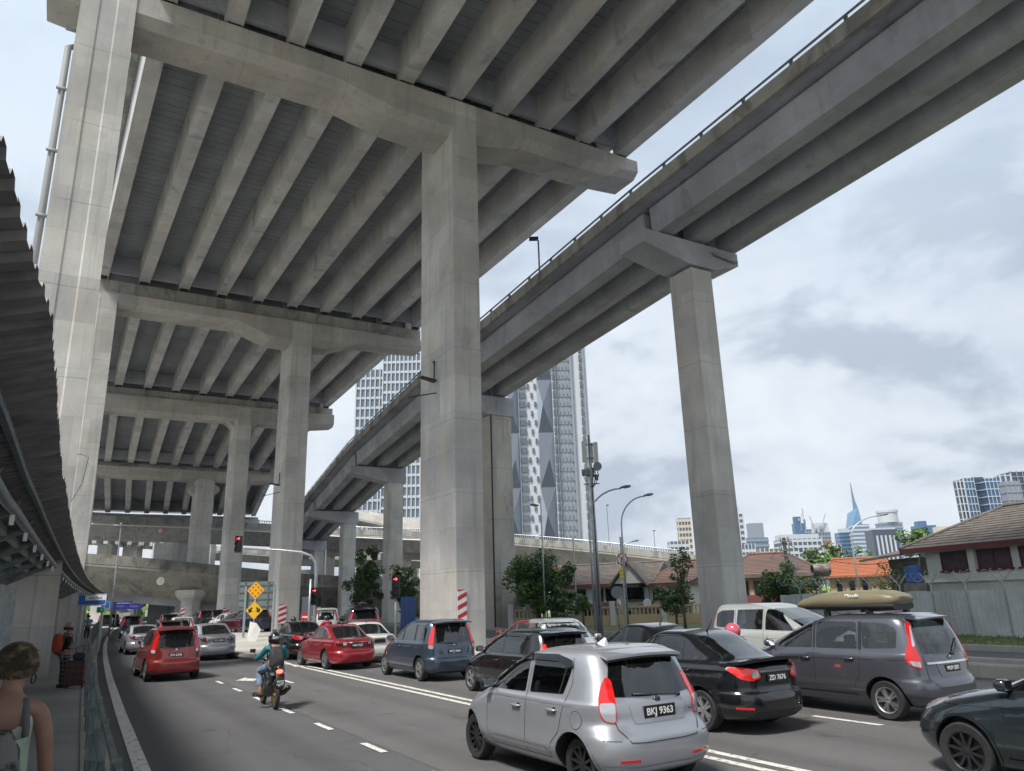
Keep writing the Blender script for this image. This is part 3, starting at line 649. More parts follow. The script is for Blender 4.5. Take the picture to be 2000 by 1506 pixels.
        me = bpy.data.meshes.new_from_object(s.body.evaluated_get(bpy.context.evaluated_depsgraph_get())); s.body.modifiers.clear(); old = s.body.data; s.body.data = me; me.name = 'body'; bpy.data.meshes.remove(old); me.set_sharp_from_angle(angle=R(38))
        for co in cuts: bpy.data.objects.remove(co)
        for y in seat_y:
            xs = (-.36, .36); y2 = y
            for x in xs:
                b = MB(); b.box((x, y2, .72), (.50, .52, .22)); b.build('seat_cushion', SEATM, s.root, bevel=.05)
                b = MB(); p0 = [(x - .24, y2 - .28, .75), (x + .24, y2 - .28, .75), (x + .22, y2 - .40, 1.12), (x - .22, y2 - .40, 1.12)]; b.prism(p0, (0, .13, 0)); b.build('seat_back', SEATM, s.root, bevel=.04)
                b = MB(); b.box((x, y2 - .36, 1.21), (.25, .11, .16)); b.build('headrest', SEATM, s.root, bevel=.04)
    def hw(s): return max(r[3] for r in s.rows)
    def hit(s, side, u, v):
        """side: L/R u=y v=z; B/F u=x v=z; T u=x v=y"""
        if side in ('CL', 'CR'):     # diagonal onto a rear corner, u = (|x| + y) / sqrt2
            sx = -1 if side == 'CL' else 1; q = .70711; d = Vector((-sx * q, q, 0)); o = Vector((sx * q * u, q * u, v)) - d * 5
            h = s.bvh.ray_cast(o, d); return (h[0], h[1], d) if h[0] is not None else (None, None, d)
        if side in ('GL', 'GR'):     # diagonal onto a front corner, u = (|x| - (y - L)) / sqrt2
            sx = -1 if side == 'GL' else 1; q = .70711; L0 = s.rows[3][2]; d = Vector((-sx * q, -q, 0)); o = Vector((sx * q * u, L0 - q * u, v)) - d * 5
            h = s.bvh.ray_cast(o, d); return (h[0], h[1], d) if h[0] is not None else (None, None, d)
        o, d = {'L': ((-3, u, v), (1, 0, 0)), 'R': ((3, u, v), (-1, 0, 0)), 'B': ((u, -3, v), (0, 1, 0)), 'F': ((u, 8, v), (0, -1, 0)), 'T': ((u, v, 4), (0, 0, -1))}[side]
        h = s.bvh.ray_cast(Vector(o), Vector(d)); return (h[0], h[1], Vector(d)) if h[0] is not None else (None, None, Vector(d))
    def decal(s, name, side, pts, mt, off=.006, rad=.04, step=None, parent=None, skirt=True, round_=True):
        if s.lod == 2 and name in ('side_window', 'rear_window', 'windscreen'):
            s.open.append((name, side, [(p[0], p[1]) for p in pts], rad)); mt = TGL
        pts = smooth_poly([Vector((p[0], p[1])) for p in pts], rad, 4 if s.lod == 2 else 2) if round_ else [Vector((p[0], p[1])) for p in pts]
        step = step or (.25, .15, .07)[s.lod]
        bm = bmesh.new(); vs = [bm.verts.new((p.x, p.y, 0)) for p in pts]; bm.faces.new(vs)
        for ax in (0, 1):
            lo, hi = min(p[ax] for p in pts), max(p[ax] for p in pts); k = int((hi - lo) / step)
            for i in range(1, k + 1):
                c = lo + (hi - lo) * i / (k + 1); co = (c, 0, 0) if ax == 0 else (0, c, 0); no = (1, 0, 0) if ax == 0 else (0, 1, 0)
                bmesh.ops.bisect_plane(bm, geom=bm.verts[:] + bm.edges[:] + bm.faces[:], plane_co=co, plane_no=no)
        base = {}; last = None
        for v in bm.verts:
            h, n, d = s.hit(side, v.co.x, v.co.y)
            if h is None:
                cxm = sum(p.x for p in pts) / len(pts); cym = sum(p.y for p in pts) / len(pts); f = .98
                while h is None and f > .2: h, n, d = s.hit(side, cxm + (v.co.x - cxm) * f, cym + (v.co.y - cym) * f); f -= .02
                if h is None: h, n = last or (Vector((0, 0, 0)), Vector((0, 0, 1)))
            if n.dot(d) > 0: n = -n
            last = (h, n); base[v] = (h, n)
        for v in bm.verts: h, n = base[v]; v.co = h + n * off
        if skirt:
            be = [e for e in bm.edges if len(e.link_faces) == 1]; r = bmesh.ops.extrude_edge_only(bm, edges=be)
            nv = [x for x in r['geom'] if isinstance(x, bmesh.types.BMVert)]
            for v in nv:
                h, n, dist, _ = (None,) * 4 or (None,)
            bv = list(base.items())
            for v in nv:
                loc, nn, _, _ = s.bvh.find_nearest(v.co)
                v.co = loc - (v.co - loc).normalized() * .006 if (v.co - loc).length > 1e-5 else loc
        bmesh.ops.recalc_face_normals(bm, faces=bm.faces)
        me = bpy.data.meshes.new(name); bm.to_mesh(me); bm.free(); me.materials.append(mt)
        me.polygons.foreach_set('use_smooth', [True] * len(me.polygons)); me.set_sharp_from_angle(angle=R(40))
        o = bpy.data.objects.new(name, me); COL.objects.link(o); o.parent = parent or s.root; return o
    def line(s, name, side, pts, wdt, mt, off=.003, parent=None, dense=.06):
        """thin strip following the surface along a 2-D polyline (seams, trim)"""
        P = [Vector(p) for p in pts]; D = []
        for i in range(len(P) - 1):
            k = max(1, int((P[i + 1] - P[i]).length / dense))
            D += [P[i].lerp(P[i + 1], j / k) for j in range(k)]
        D.append(P[-1]); H = [s.hit(side, p.x, p.y) for p in D]; H = [(h, (-n if n.dot(d) > 0 else n)) for h, n, d in H if h is not None]
        if len(H) < 2: return
        b = MB(); L_, R_ = [], []
        for i, (h, n) in enumerate(H):
            t = (H[min(i + 1, len(H) - 1)][0] - H[max(i - 1, 0)][0]).normalized(); x = t.cross(n).normalized() * wdt / 2
            L_.append(h + x + n * off); R_.append(h - x + n * off)
        k = len(H); b.add(L_ + R_, [(i, i + 1, k + i + 1, k + i) for i in range(k - 1)]); return b.build(name, mt, parent or s.root)
    def wheels(s):
        (ya, yb), r, tr, style = s.wh
        n = (16, 24, 40)[s.lod]
        for y in (ya, yb):
            for sx in (-1, 1):
                w = empty('wheel'); w.parent = s.root; w.location = (sx * tr, y, r)
                bo = sx
                b = MB(); b.lathe([(r * .66, -.085), (r * .93, -.1), (r * .985, -.08), (r, -.05), (r, .05), (r * .985, .08), (r * .93, .1), (r * .66, .085)], (0, 0, 0), 0, n, 0, False); b.build('tyre', RUB, w, auto=35)
                b = MB(); b.lathe([(.01, bo * .02), (r * .6, bo * .02), (r * .66, bo * .06)], (0, 0, 0), 0, n, 1, False)
                b.lathe([(r * .60, bo * .0), (r * .62, bo * .083), (r * .67, bo * .094), (r * .68, bo * .06)], (0, 0, 0), 0, n, 0, False)
                if s.lod:
                    ns = {'alloy': 10, 'black': 10, 'multi': 14, 'five': 5}.get(style, 10)
                    for k in range(ns):
                        a = 2 * math.pi * k / ns + .2; wd = .034 * r / .3 if style == 'black' else .045 * r / .3
                        if style == 'alloy': a = 2 * math.pi * (k // 2) / (ns / 2) + (.17 if k % 2 else -.17)
                        ca, sa = math.cos(a), math.sin(a); p0, p1 = r * .12, r * .635; tx, ty = -sa * wd / 2, ca * wd / 2
                        q = lambda rr, sg, h: (bo * h, ca * rr + tx * sg, sa * rr + ty * sg)
                        b.hexa([q(p0, -1, .03), q(p0, 1, .03), q(p1, .7, .03), q(p1, -.7, .03), q(p0, -1, .062), q(p0, 1, .062), q(p1, .7, .085), q(p1, -.7, .085)])
                    b.lathe([(.001, bo * .07), (r * .1, bo * .07), (r * .17, bo * .06), (r * .18, bo * .03)], (0, 0, 0), 0, 12)
                b.build('rim', [BRIM if style == 'black' else ALU, BLK], w, auto=35)
    def plate(s, txt, x, z, side='B', w=.42, h=.115, tilt=0, par=None):
        hp, n, d = s.hit(side, x, z); y = min(filter(None, [hp.y if hp else 0]), default=0) - .012
        b = MB(); b.box((0, 0, 0), (w, .012, h)); o = b.build('number_plate', PLT, s.root, bevel=.003 if s.lod == 2 else 0); o.location = (x, y, z); o.rotation_euler = (tilt, 0, 0)
        if txt: text(txt, 'plate_lettering', h * .80, PTX, o, (0, -.0075, -.002), (R(90), 0, 0), .001, w * .84, bold=.002)
        return o
    def mirror(s, y, z, mt=None, sz=1.0):
        for sx in (-1, 1):
            h, n, d = s.hit('L' if sx < 0 else 'R', y, z - .02); x = h.x if h else sx * .8
            b = MB(); secs = []
            for k, (dy, sc) in enumerate(((-.055, .82), (-.03, 1), (.03, 1), (.075, .6))):
                q = []
                for j in range(12):
                    a = 2 * math.pi * j / 12; q.append((x + sx * (.13 + .10 * math.copysign(abs(math.cos(a)) ** .6, math.cos(a)) * sc), y + dy, z + .03 + .068 * sz * math.copysign(abs(math.sin(a)) ** .6, math.sin(a)) * sc))
                secs.append(q)
            b.sweep(secs); b.tube([(x - sx * .02, y, z - .04), (x + sx * .08, y, z - .01)], .025, 6)
            o = b.build('mirror', mt or s.P, s.root, auto=50)
            b = MB(); b.box((x + sx * .13, y - .058, z + .03), (.16, .004, .10 * sz)); b.build('mirror_glass', CHR, o)
    def handle(s, y, z, mt=None, sides='LR'):
        for sd in sides:
            h, n, d = s.hit(sd, y, z)
            if h is None: continue
            sx = -1 if sd == 'L' else 1
            s.decal('handle_recess', sd, [(y - .05 + .04 * math.cos(a), z + .035 * math.sin(a)) for a in [k * .785 for k in range(8)]], BLK, .002, .01, skirt=False, round_=False)
            b = MB(); b.tube([(h.x + sx * .0, y - .1, z), (h.x + sx * .03, y - .085, z), (h.x + sx * .034, y + .085, z), (h.x, y + .1, z)], [.010, .015, .015, .010], 8); b.build('door_handle', mt or s.P, s.root, smooth=True)
    def arch(s, mt=None, w=.03):
        (ya, yb), rad, track, style = s.wh
        for y in (ya, yb):
            for sd in 'LR':
                s.line('arch_lip', sd, [(y + math.cos(t) * (rad + .075), rad + .01 + math.sin(t) * (rad + .075)) for t in [R(-14 + k * 208 / 26) for k in range(27)]], w, mt or s.P, .010, dense=.2)
    def seams(s, polys, side='L', wd=.009):
        for p in polys:
            for sd in (side if isinstance(side, (list, str)) else [side]): s.line('door_seam', sd, p, wd, BLK, .0015, dense=.05)
    def wiper(s, p0, p1, z0=0):
        h0, h1 = s.hit('B', *p0), s.hit('B', *p1)
        if h0[0] is None or h1[0] is None: return
        m_ = s.hit('B', (p0[0] + p1[0]) / 2, (p0[1] + p1[1]) / 2)[0]
        b = MB(); b.tube([h0[0] + Vector((0, -.03, 0)), m_ + Vector((0, -.045, 0)), h1[0] + Vector((0, -.02, 0))], .011, 6); b.tube([h0[0] + Vector((0, .01, 0)), h0[0] + Vector((0, -.04, 0))], .025, 8); b.build('rear_wiper', BLK, s.root, smooth=True)
    def antenna(s, x, y, fin=False, mt=None):
        h = s.hit('T', x, y)[0]
        if h is None: return
        b = MB()
        if fin: b.add([(h.x - .03, y + .09, h.z - .01), (h.x + .03, y + .09, h.z - .01), (h.x + .035, y - .08, h.z - .01), (h.x - .035, y - .08, h.z - .01), (h.x, y - .05, h.z + .075), (h.x, y - .085, h.z + .07)], [(0, 1, 4), (1, 2, 5, 4), (2, 3, 5), (3, 0, 4, 5), (0, 3, 2, 1)])
        else: b.tube([(h.x, y, h.z), (h.x, y - .05, h.z + .04), (h.x, y - .16, h.z + .19)], [.022, .008, .005], 6)
        b.build('antenna', mt or BLK, s.root)
INTR = mat('cabin_trim', (.06, .06, .065), .8); SEATM = mat('seat_fabric', (.075, .075, .08), .9, var=.2, vscale=12)
TGL = bpy.data.materials.new('tinted_glass'); TGL.use_nodes = True; t = TGL.node_tree; t.nodes.clear()
o_ = N(t, 'ShaderNodeOutputMaterial'); tr_ = N(t, 'ShaderNodeBsdfTransparent', inp={0: (.52, .56, .56, 1)}); gl_ = N(t, 'ShaderNodeBsdfGlossy', inp={0: (1, 1, 1, 1), 1: .015}); fr_ = N(t, 'ShaderNodeFresnel', inp={0: 1.5}); m_ = N(t, 'ShaderNodeMixShader')
ml_ = N(t, 'ShaderNodeMath', operation='MULTIPLY_ADD', inp={1: 1.4, 2: .03}); L(t, fr_.outputs[0], ml_.inputs[0]); L(t, ml_.outputs[0], m_.inputs[0]); L(t, tr_.outputs[0], m_.inputs[1]); L(t, gl_.outputs[0], m_.inputs[2]); L(t, m_.outputs[0], o_.inputs[0])
def box3(s, name, c, d, mt, parent=None, bevel=.01):
    b = MB(); b.box(c, d); return b.build(name, mt, parent or s.root, bevel=bevel, auto=40)
def spoiler(s, pts_top, mt, name='spoiler', thick=.03, parent=None):
    """pts_top: rows (y, z, halfwidth) from front to trailing edge"""
    b = MB(); rows = []
    for y, z, w in pts_top: rows.append([(x * w, y + .05 * x * x, z - .03 * x * x) for x in [i / 6 - 1 for i in range(13)]])
    top = rows; bot = [[(x, y, z - thick) for x, y, z in r] for r in rows[::-1]]
    b.sweep(top + bot + [top[0]], closed=False, cap=False)
    n = len(pts_top)
    for e in (0, 12): b.add([r[e] for r in top] + [r[e] for r in bot], [tuple(range(2 * n))])
    return b.build(name, mt, parent or s.root, auto=40)
G_Q = 'cars queueing at the red light right of the double line'
G_M = 'cars driving away in the left lanes'
G_P = 'cars parked and waiting behind the piers'
SILV = paint('silver', (.37, .38, .41), .55, .38); PBLK = paint('black', (.008, .009, .011), .2, .2); PGREY = paint('grey', (.105, .11, .13), .6)
PBLUE = paint('slate_blue', (.055, .075, .11), .6); PRED = paint('bright_red', (.36, .02, .03), .5); PMAR = paint('dull_red', (.22, .018, .015), .3)
PWHT = paint('pearl_white', (.66, .66, .61), .05); PDK = paint('dark_teal', (.028, .040, .046), .6, .25); PNAVY = paint('navy', (.015, .022, .05), .4)
def hatch(name, label, group, loc, pnt, lod, plate, L_=3.62, H=1.55, W=.825, rim='black', lens=REDL, rz=0):
    k, h = L_ / 3.6, H / 1.55
    rows = [(.20, .14, 3.42, .72, 4, 3), (.27, .03, 3.54, .81, 6.5, 3), (.42, 0, 3.6, W - .002, 6.5, 2.9), (.58, .01, 3.585, W + .002, 6.5, 2.9), (.67, .05, 3.53, W, 5.6, 2.9), (.76, .075, 3.42, W - .003, 4.6, 2.9), (.87, .09, 3.16, W - .01, 4.8, 3), (.94, .105, 2.95, W - .022, 5, 3.2),
            (.985, .12, 2.83, W - .045, 5, 3.4), (1.12, .18, 2.58, W - .09, 4.8, 3.6), (1.28, .255, 2.22, W - .14, 4.6, 3.8), (1.41, .33, 1.92, W - .185, 4.4, 3.8), (1.485, .39, 1.68, W - .235, 4, 3.6), (1.525, .46, 1.48, W - .32, 3.4, 3.2), (1.545, .6, 1.30, W - .48, 2.8, 2.8), (1.55, .85, 1.1, .1, 2, 2)]
    rows = [(z * h, r * k, f * k, w_, a, b_) for z, r, f, w_, a, b_ in rows]
    c = Car(name, label, group, rows, pnt, loc, rz, lod, ((.60 * k, 3.02 * k), .298, .70, rim))
    Y = lambda v: v * k; Z = lambda v: v * h
    sides = 'LR'
    for sd in sides:
        c.decal('side_window', sd, [(Y(1.60), Z(1.0)), (Y(2.44), Z(.985)), (Y(2.36), Z(1.11)), (Y(2.02), Z(1.33)), (Y(1.70), Z(1.425)), (Y(1.62), Z(1.43))], GLS, .004, .03)
        c.decal('side_window', sd, [(Y(.80), Z(1.03)), (Y(1.50), Z(1.005)), (Y(1.52), Z(1.435)), (Y(1.0), Z(1.43)), (Y(.74), Z(1.375)), (Y(.72), Z(1.28))], GLS, .004, .03)
        c.line('window_divider', sd, [(Y(.88), Z(1.03)), (Y(.80), Z(1.39))], .022, BLK, .007)
        if lod == 2:
            c.decal('rain_guard', sd, [(Y(2.5), Z(1.05)), (Y(2.1), Z(1.34)), (Y(1.68), Z(1.445)), (Y(1.56), Z(1.44)), (Y(1.56), Z(1.37)), (Y(1.7), Z(1.37)), (Y(2.02), Z(1.275)), (Y(2.3), Z(1.09))], GLS, .03, .02)
            c.decal('rain_guard', sd, [(Y(1.54), Z(1.44)), (Y(1.02), Z(1.45)), (Y(.74), Z(1.405)), (Y(.69), Z(1.33)), (Y(.76), Z(1.32)), (Y(1.0), Z(1.375)), (Y(1.54), Z(1.375))], GLS, .03, .02)
            c.seams([[(Y(2.5), Z(1.0)), (Y(2.5), Z(.5)), (Y(2.42), Z(.30))], [(Y(1.56), Z(1.43)), (Y(1.55), Z(.9)), (Y(1.58), Z(.30))], [(Y(.72), Z(1.43)), (Y(.66), Z(1.15)), (Y(.78), Z(.86)), (Y(.86), Z(.62)), (Y(1.02), Z(.48)), (Y(1.08), Z(.31))], [(Y(2.42), Z(.31)), (Y(1.08), Z(.31))]], sd)
            c.line('side_moulding', sd, [(Y(2.38), Z(.40)), (Y(1.12), Z(.40))], .05, c.P, .014)
            c.line('side_crease', sd, [(Y(2.4), Z(.92)), (Y(.6), Z(.92))], .012, c.P, .006)
        c.handle(Y(1.76), Z(.83), sides=sd); c.handle(Y(.98), Z(.85), sides=sd)
    c.decal('windscreen', 'F', [(-.66, Z(1.03)), (.66, Z(1.03)), (.52, Z(1.43)), (-.52, Z(1.43))], GLS, .004, .05)
    c.decal('rear_window', 'B', [(-.63, Z(1.03)), (-.3, Z(1.01)), (.3, Z(1.01)), (.63, Z(1.03)), (.60, Z(1.18)), (.50, Z(1.41)), (0, Z(1.44)), (-.50, Z(1.41)), (-.60, Z(1.18))], GLS, .005, .06)
    for sx in (-1, 1):
        cs = 'CL' if sx < 0 else 'CR'
        c.decal('tail_light', cs, [(.53, Z(.75)), (.67, Z(.78)), (.72, Z(.88)), (.725, Z(1.03)), (.69, Z(1.17)), (.64, Z(1.24)), (.585, Z(1.20)), (.55, Z(1.07)), (.53, Z(.92))], REDON if sx < 0 else REDL, .012, .05)
        c.decal('reversing_lamp', cs, [(.54, Z(.765)), (.66, Z(.79)), (.705, Z(.88)), (.71, Z(.97)), (.54, Z(.97))], CLRL, .018, .04)
        c.decal('reflector', 'B', [(sx * .40, Z(.36)), (sx * .66, Z(.37)), (sx * .66, Z(.40)), (sx * .40, Z(.39))], REDL, .006, .01)
        c.decal('headlight', 'GL' if sx < 0 else 'GR', [(.42, Z(.69)), (.60, Z(.68)), (.80, Z(.76)), (.90, Z(.84)), (.80, Z(.85)), (.55, Z(.80)), (.42, Z(.76))], CLRL, .01, .04)
    if lod == 2:
        c.decal('plate_recess', 'B', [(-.38, Z(.74)), (.38, Z(.74)), (.44, Z(.96)), (-.44, Z(.96))], c.P, .008, .03)
        for pp in ([(-.64, Z(1.02)), (-.61, Z(.70)), (-.50, Z(.565)), (-.3, Z(.55)), (.3, Z(.55)), (.50, Z(.565)), (.61, Z(.70)), (.64, Z(1.02))],): c.line('tailgate_seam', 'B', pp, .011, BLK, .005)
        b = MB(); b.lathe([(.001, -.008), (.045, -.006), (.05, 0)], (0, 0, 0), 1, 20); hq = c.hit('B', 0, Z(.975))[0]; o = b.build('badge', CHR, c.root, auto=30); o.location = hq + Vector((0, -.012, 0)); o.scale = (1, 1, .75)
        c.wiper((.34, Z(1.0)), (-.34, Z(1.045)))
        c.antenna(.0, Y(1.05), True, WHITE)
        for x in (-.35, .35): c.decal('fuel_flap' if x < 0 else 'side_marker', 'L' if x < 0 else 'R', [(Y(.53) + .095 * math.cos(q), Z(.78) + .095 * math.sin(q)) for q in [j * .35 for j in range(18)]], c.P, .004, .01, round_=False) if x < 0 else None
        c.line('fuel_flap_seam', 'L', [(Y(.53) + .098 * math.cos(q), Z(.78) + .098 * math.sin(q)) for q in [j * .35 for j in range(19)]], .006, BLK, .003)
        c.line('bumper_crease', 'B', [(-.80, Z(.34)), (-.4, Z(.30)), (.4, Z(.30)), (.80, Z(.34))], .02, c.P, .012)
        c.line('bumper_seam', 'B', [(-.81, Z(.60)), (-.62, Z(.59))], .008, BLK, .003); c.line('bumper_seam', 'B', [(.81, Z(.60)), (.62, Z(.59))], .008, BLK, .003)
        text('SE EZi', 'model_badge', .05, CHR, c.root, c.hit('B', .54, Z(.84))[0] + Vector((0, -.01, 0)), (R(90), 0, 0), .003)
    spoiler(c, [(Y(.62), Z(1.535), .50), (Y(.42), Z(1.52), .56), (Y(.22), Z(1.475), .585)], c.P)
    spoiler(c, [(Y(.45), Z(1.478), .54), (Y(.24), Z(1.44), .56)], BLK, 'spoiler_underside', .02)
    c.plate(plate, 0, Z(.85), w=.48, h=.135); c.mirror(Y(2.42), Z(1.03), BLK if lod == 2 else None); c.arch()
    if lod == 2: c.finish(Z(.985), True, (Y(1.22), Y(2.05)))
    return c
def sedan(name, label, group, loc, pnt, lod, plate, L_=4.45, H=1.47, W=.86, rim='alloy', lens=REDL, rz=0, lip=False, clear=True, chrome=True):
    k, h = L_ / 4.45, H / 1.47
    rows = [(.20, .12, 4.25, .76, 4, 3), (.28, .02, 4.38, .825, 4.4, 2.8), (.42, 0, 4.45, W - .003, 4.4, 2.7), (.56, .015, 4.42, W, 4.4, 2.6), (.62, .05, 4.38, W - .002, 4.2, 2.6), (.74, .06, 4.25, W - .006, 4.2, 2.7), (.84, .05, 4.02, W - .015, 4.0, 2.8), (.92, .05, 3.72, W - .03, 3.8, 2.9), (.97, .09, 3.48, W - .055, 3.4, 3.1),
            (1.0, .20, 3.32, W - .085, 3.6, 3.3), (1.035, .46, 3.22, W - .11, 3.4, 3.6), (1.13, .74, 2.98, W - .14, 3.6, 3.8), (1.26, 1.06, 2.66, W - .19, 3.8, 3.8), (1.37, 1.38, 2.36, W - .24, 3.6, 3.6), (1.43, 1.62, 2.12, W - .31, 3.2, 3.2), (1.46, 1.75, 1.98, W - .46, 2.8, 2.8), (1.47, 1.82, 1.9, .1, 2, 2)]
    rows[-4] = (1.37, 1.30, 2.45, W - .235, 3.8, 3.7); rows[-3] = (1.43, 1.50, 2.25, W - .29, 3.4, 3.3); rows[-2] = (1.46, 1.66, 2.08, W - .42, 3, 3)
    rows = [(z * h, r * k, f * k, w_, a, b_) for z, r, f, w_, a, b_ in rows]
    c = Car(name, label, group, rows, pnt, loc, rz, lod, ((.98 * k, 3.58 * k), .315, .735, rim))
    Y = lambda v: v * k; Z = lambda v: v * h
    for sd in 'LR':
        c.decal('side_window', sd, [(Y(2.14), Z(1.02)), (Y(3.08), Z(1.005)), (Y(2.94), Z(1.1)), (Y(2.55), Z(1.29)), (Y(2.28), Z(1.365)), (Y(2.12), Z(1.375))], GLS, .004, .03)
        c.decal('side_window', sd, [(Y(1.06), Z(1.04)), (Y(2.04), Z(1.02)), (Y(2.03), Z(1.375)), (Y(1.66), Z(1.37)), (Y(1.32), Z(1.27)), (Y(.98), Z(1.10))], GLS, .004, .04)
        if lod:
            c.line('window_divider', sd, [(Y(1.42), Z(1.035)), (Y(1.44), Z(1.30))], .02, BLK, .007)
            c.seams([[(Y(3.2), Z(.98)), (Y(3.16), Z(.6)), (Y(3.05), Z(.30))], [(Y(2.09), Z(1.38)), (Y(2.09), Z(.9)), (Y(2.11), Z(.30))], [(Y(.96), Z(1.06)), (Y(1.1), Z(.88)), (Y(1.3), Z(.62)), (Y(1.4), Z(.30))]], sd)
            c.line('side_crease', sd, [(Y(4.0), Z(.80)), (Y(2.4), Z(.86)), (Y(.3), Z(.90))], .012, c.P, .007)
            c.line('sill', sd, [(Y(3.1), Z(.29)), (Y(1.45), Z(.29))], .05, c.P, .012)
            c.line('window_trim', sd, [(Y(3.10), Z(.992)), (Y(2.1), Z(1.0)), (Y(1.0), Z(1.035))], .014, BLK, .006)
        c.handle(Y(2.28), Z(.86), sides=sd); c.handle(Y(1.28), Z(.88), sides=sd)
    c.decal('windscreen', 'F', [(-.66, Z(1.03)), (.66, Z(1.03)), (.50, Z(1.38)), (-.50, Z(1.38))], GLS, .004, .05)
    c.decal('rear_window', 'T', [(-.58, Y(.55)), (0, Y(.47)), (.58, Y(.55)), (.50, Y(1.30)), (0, Y(1.38)), (-.50, Y(1.30))], GLS, .005, .08)
    for sx in (-1, 1):
        cs = 'CL' if sx < 0 else 'CR'
        c.decal('tail_light', cs, [(.30, Z(.80)), (.44, Z(.755)), (.62, Z(.79)), (.72, Z(.86)), (.84, Z(.93)), (.78, Z(.955)), (.60, Z(.945)), (.34, Z(.915))], lens, .013, .03)
        if clear and lod: c.decal('reversing_lamp', cs, [(.33, Z(.815)), (.43, Z(.79)), (.45, Z(.90)), (.34, Z(.90))], CLRL, .019, .02)
        c.decal('headlight', 'GL' if sx < 0 else 'GR', [(.42, Z(.69)), (.60, Z(.68)), (.80, Z(.76)), (.90, Z(.84)), (.80, Z(.85)), (.55, Z(.80)), (.42, Z(.76))], CLRL, .01, .04)
        if lod: c.decal('reflector', 'B', [(sx * .55, Z(.36)), (sx * .75, Z(.37)), (sx * .75, Z(.40)), (sx * .55, Z(.39))], REDL, .006, .01)
    if lod:
        c.line('boot_seam', 'B', [(-.5, Z(.97)), (-.48, Z(.66)), (-.4, Z(.60)), (.4, Z(.60)), (.48, Z(.66)), (.5, Z(.97))], .009, BLK, .002)
        if chrome: c.decal('boot_trim', 'B', [(-.36, Z(.875)), (.36, Z(.875)), (.36, Z(.90)), (-.36, Z(.90))], CHR, .012, .008)
        c.decal('bumper_insert', 'B', [(-.62, Z(.22)), (.62, Z(.22)), (.52, Z(.34)), (-.52, Z(.34))], BLK, .008, .03)
    c.plate(plate, 0, Z(.79), w=.46, h=.13); c.mirror(Y(3.02), Z(1.04)); c.arch(); c.antenna(0, Y(1.55))
    if lip:
        b = MB(); spoiler(c, [(Y(.48), Z(1.035), .66), (Y(.25), Z(1.05), .69), (Y(.02), Z(1.085), .70)], c.P, 'spoiler', .05)
    if lod == 2: c.finish(Z(1.04), True, (Y(1.62), Y(2.5)))
    return c
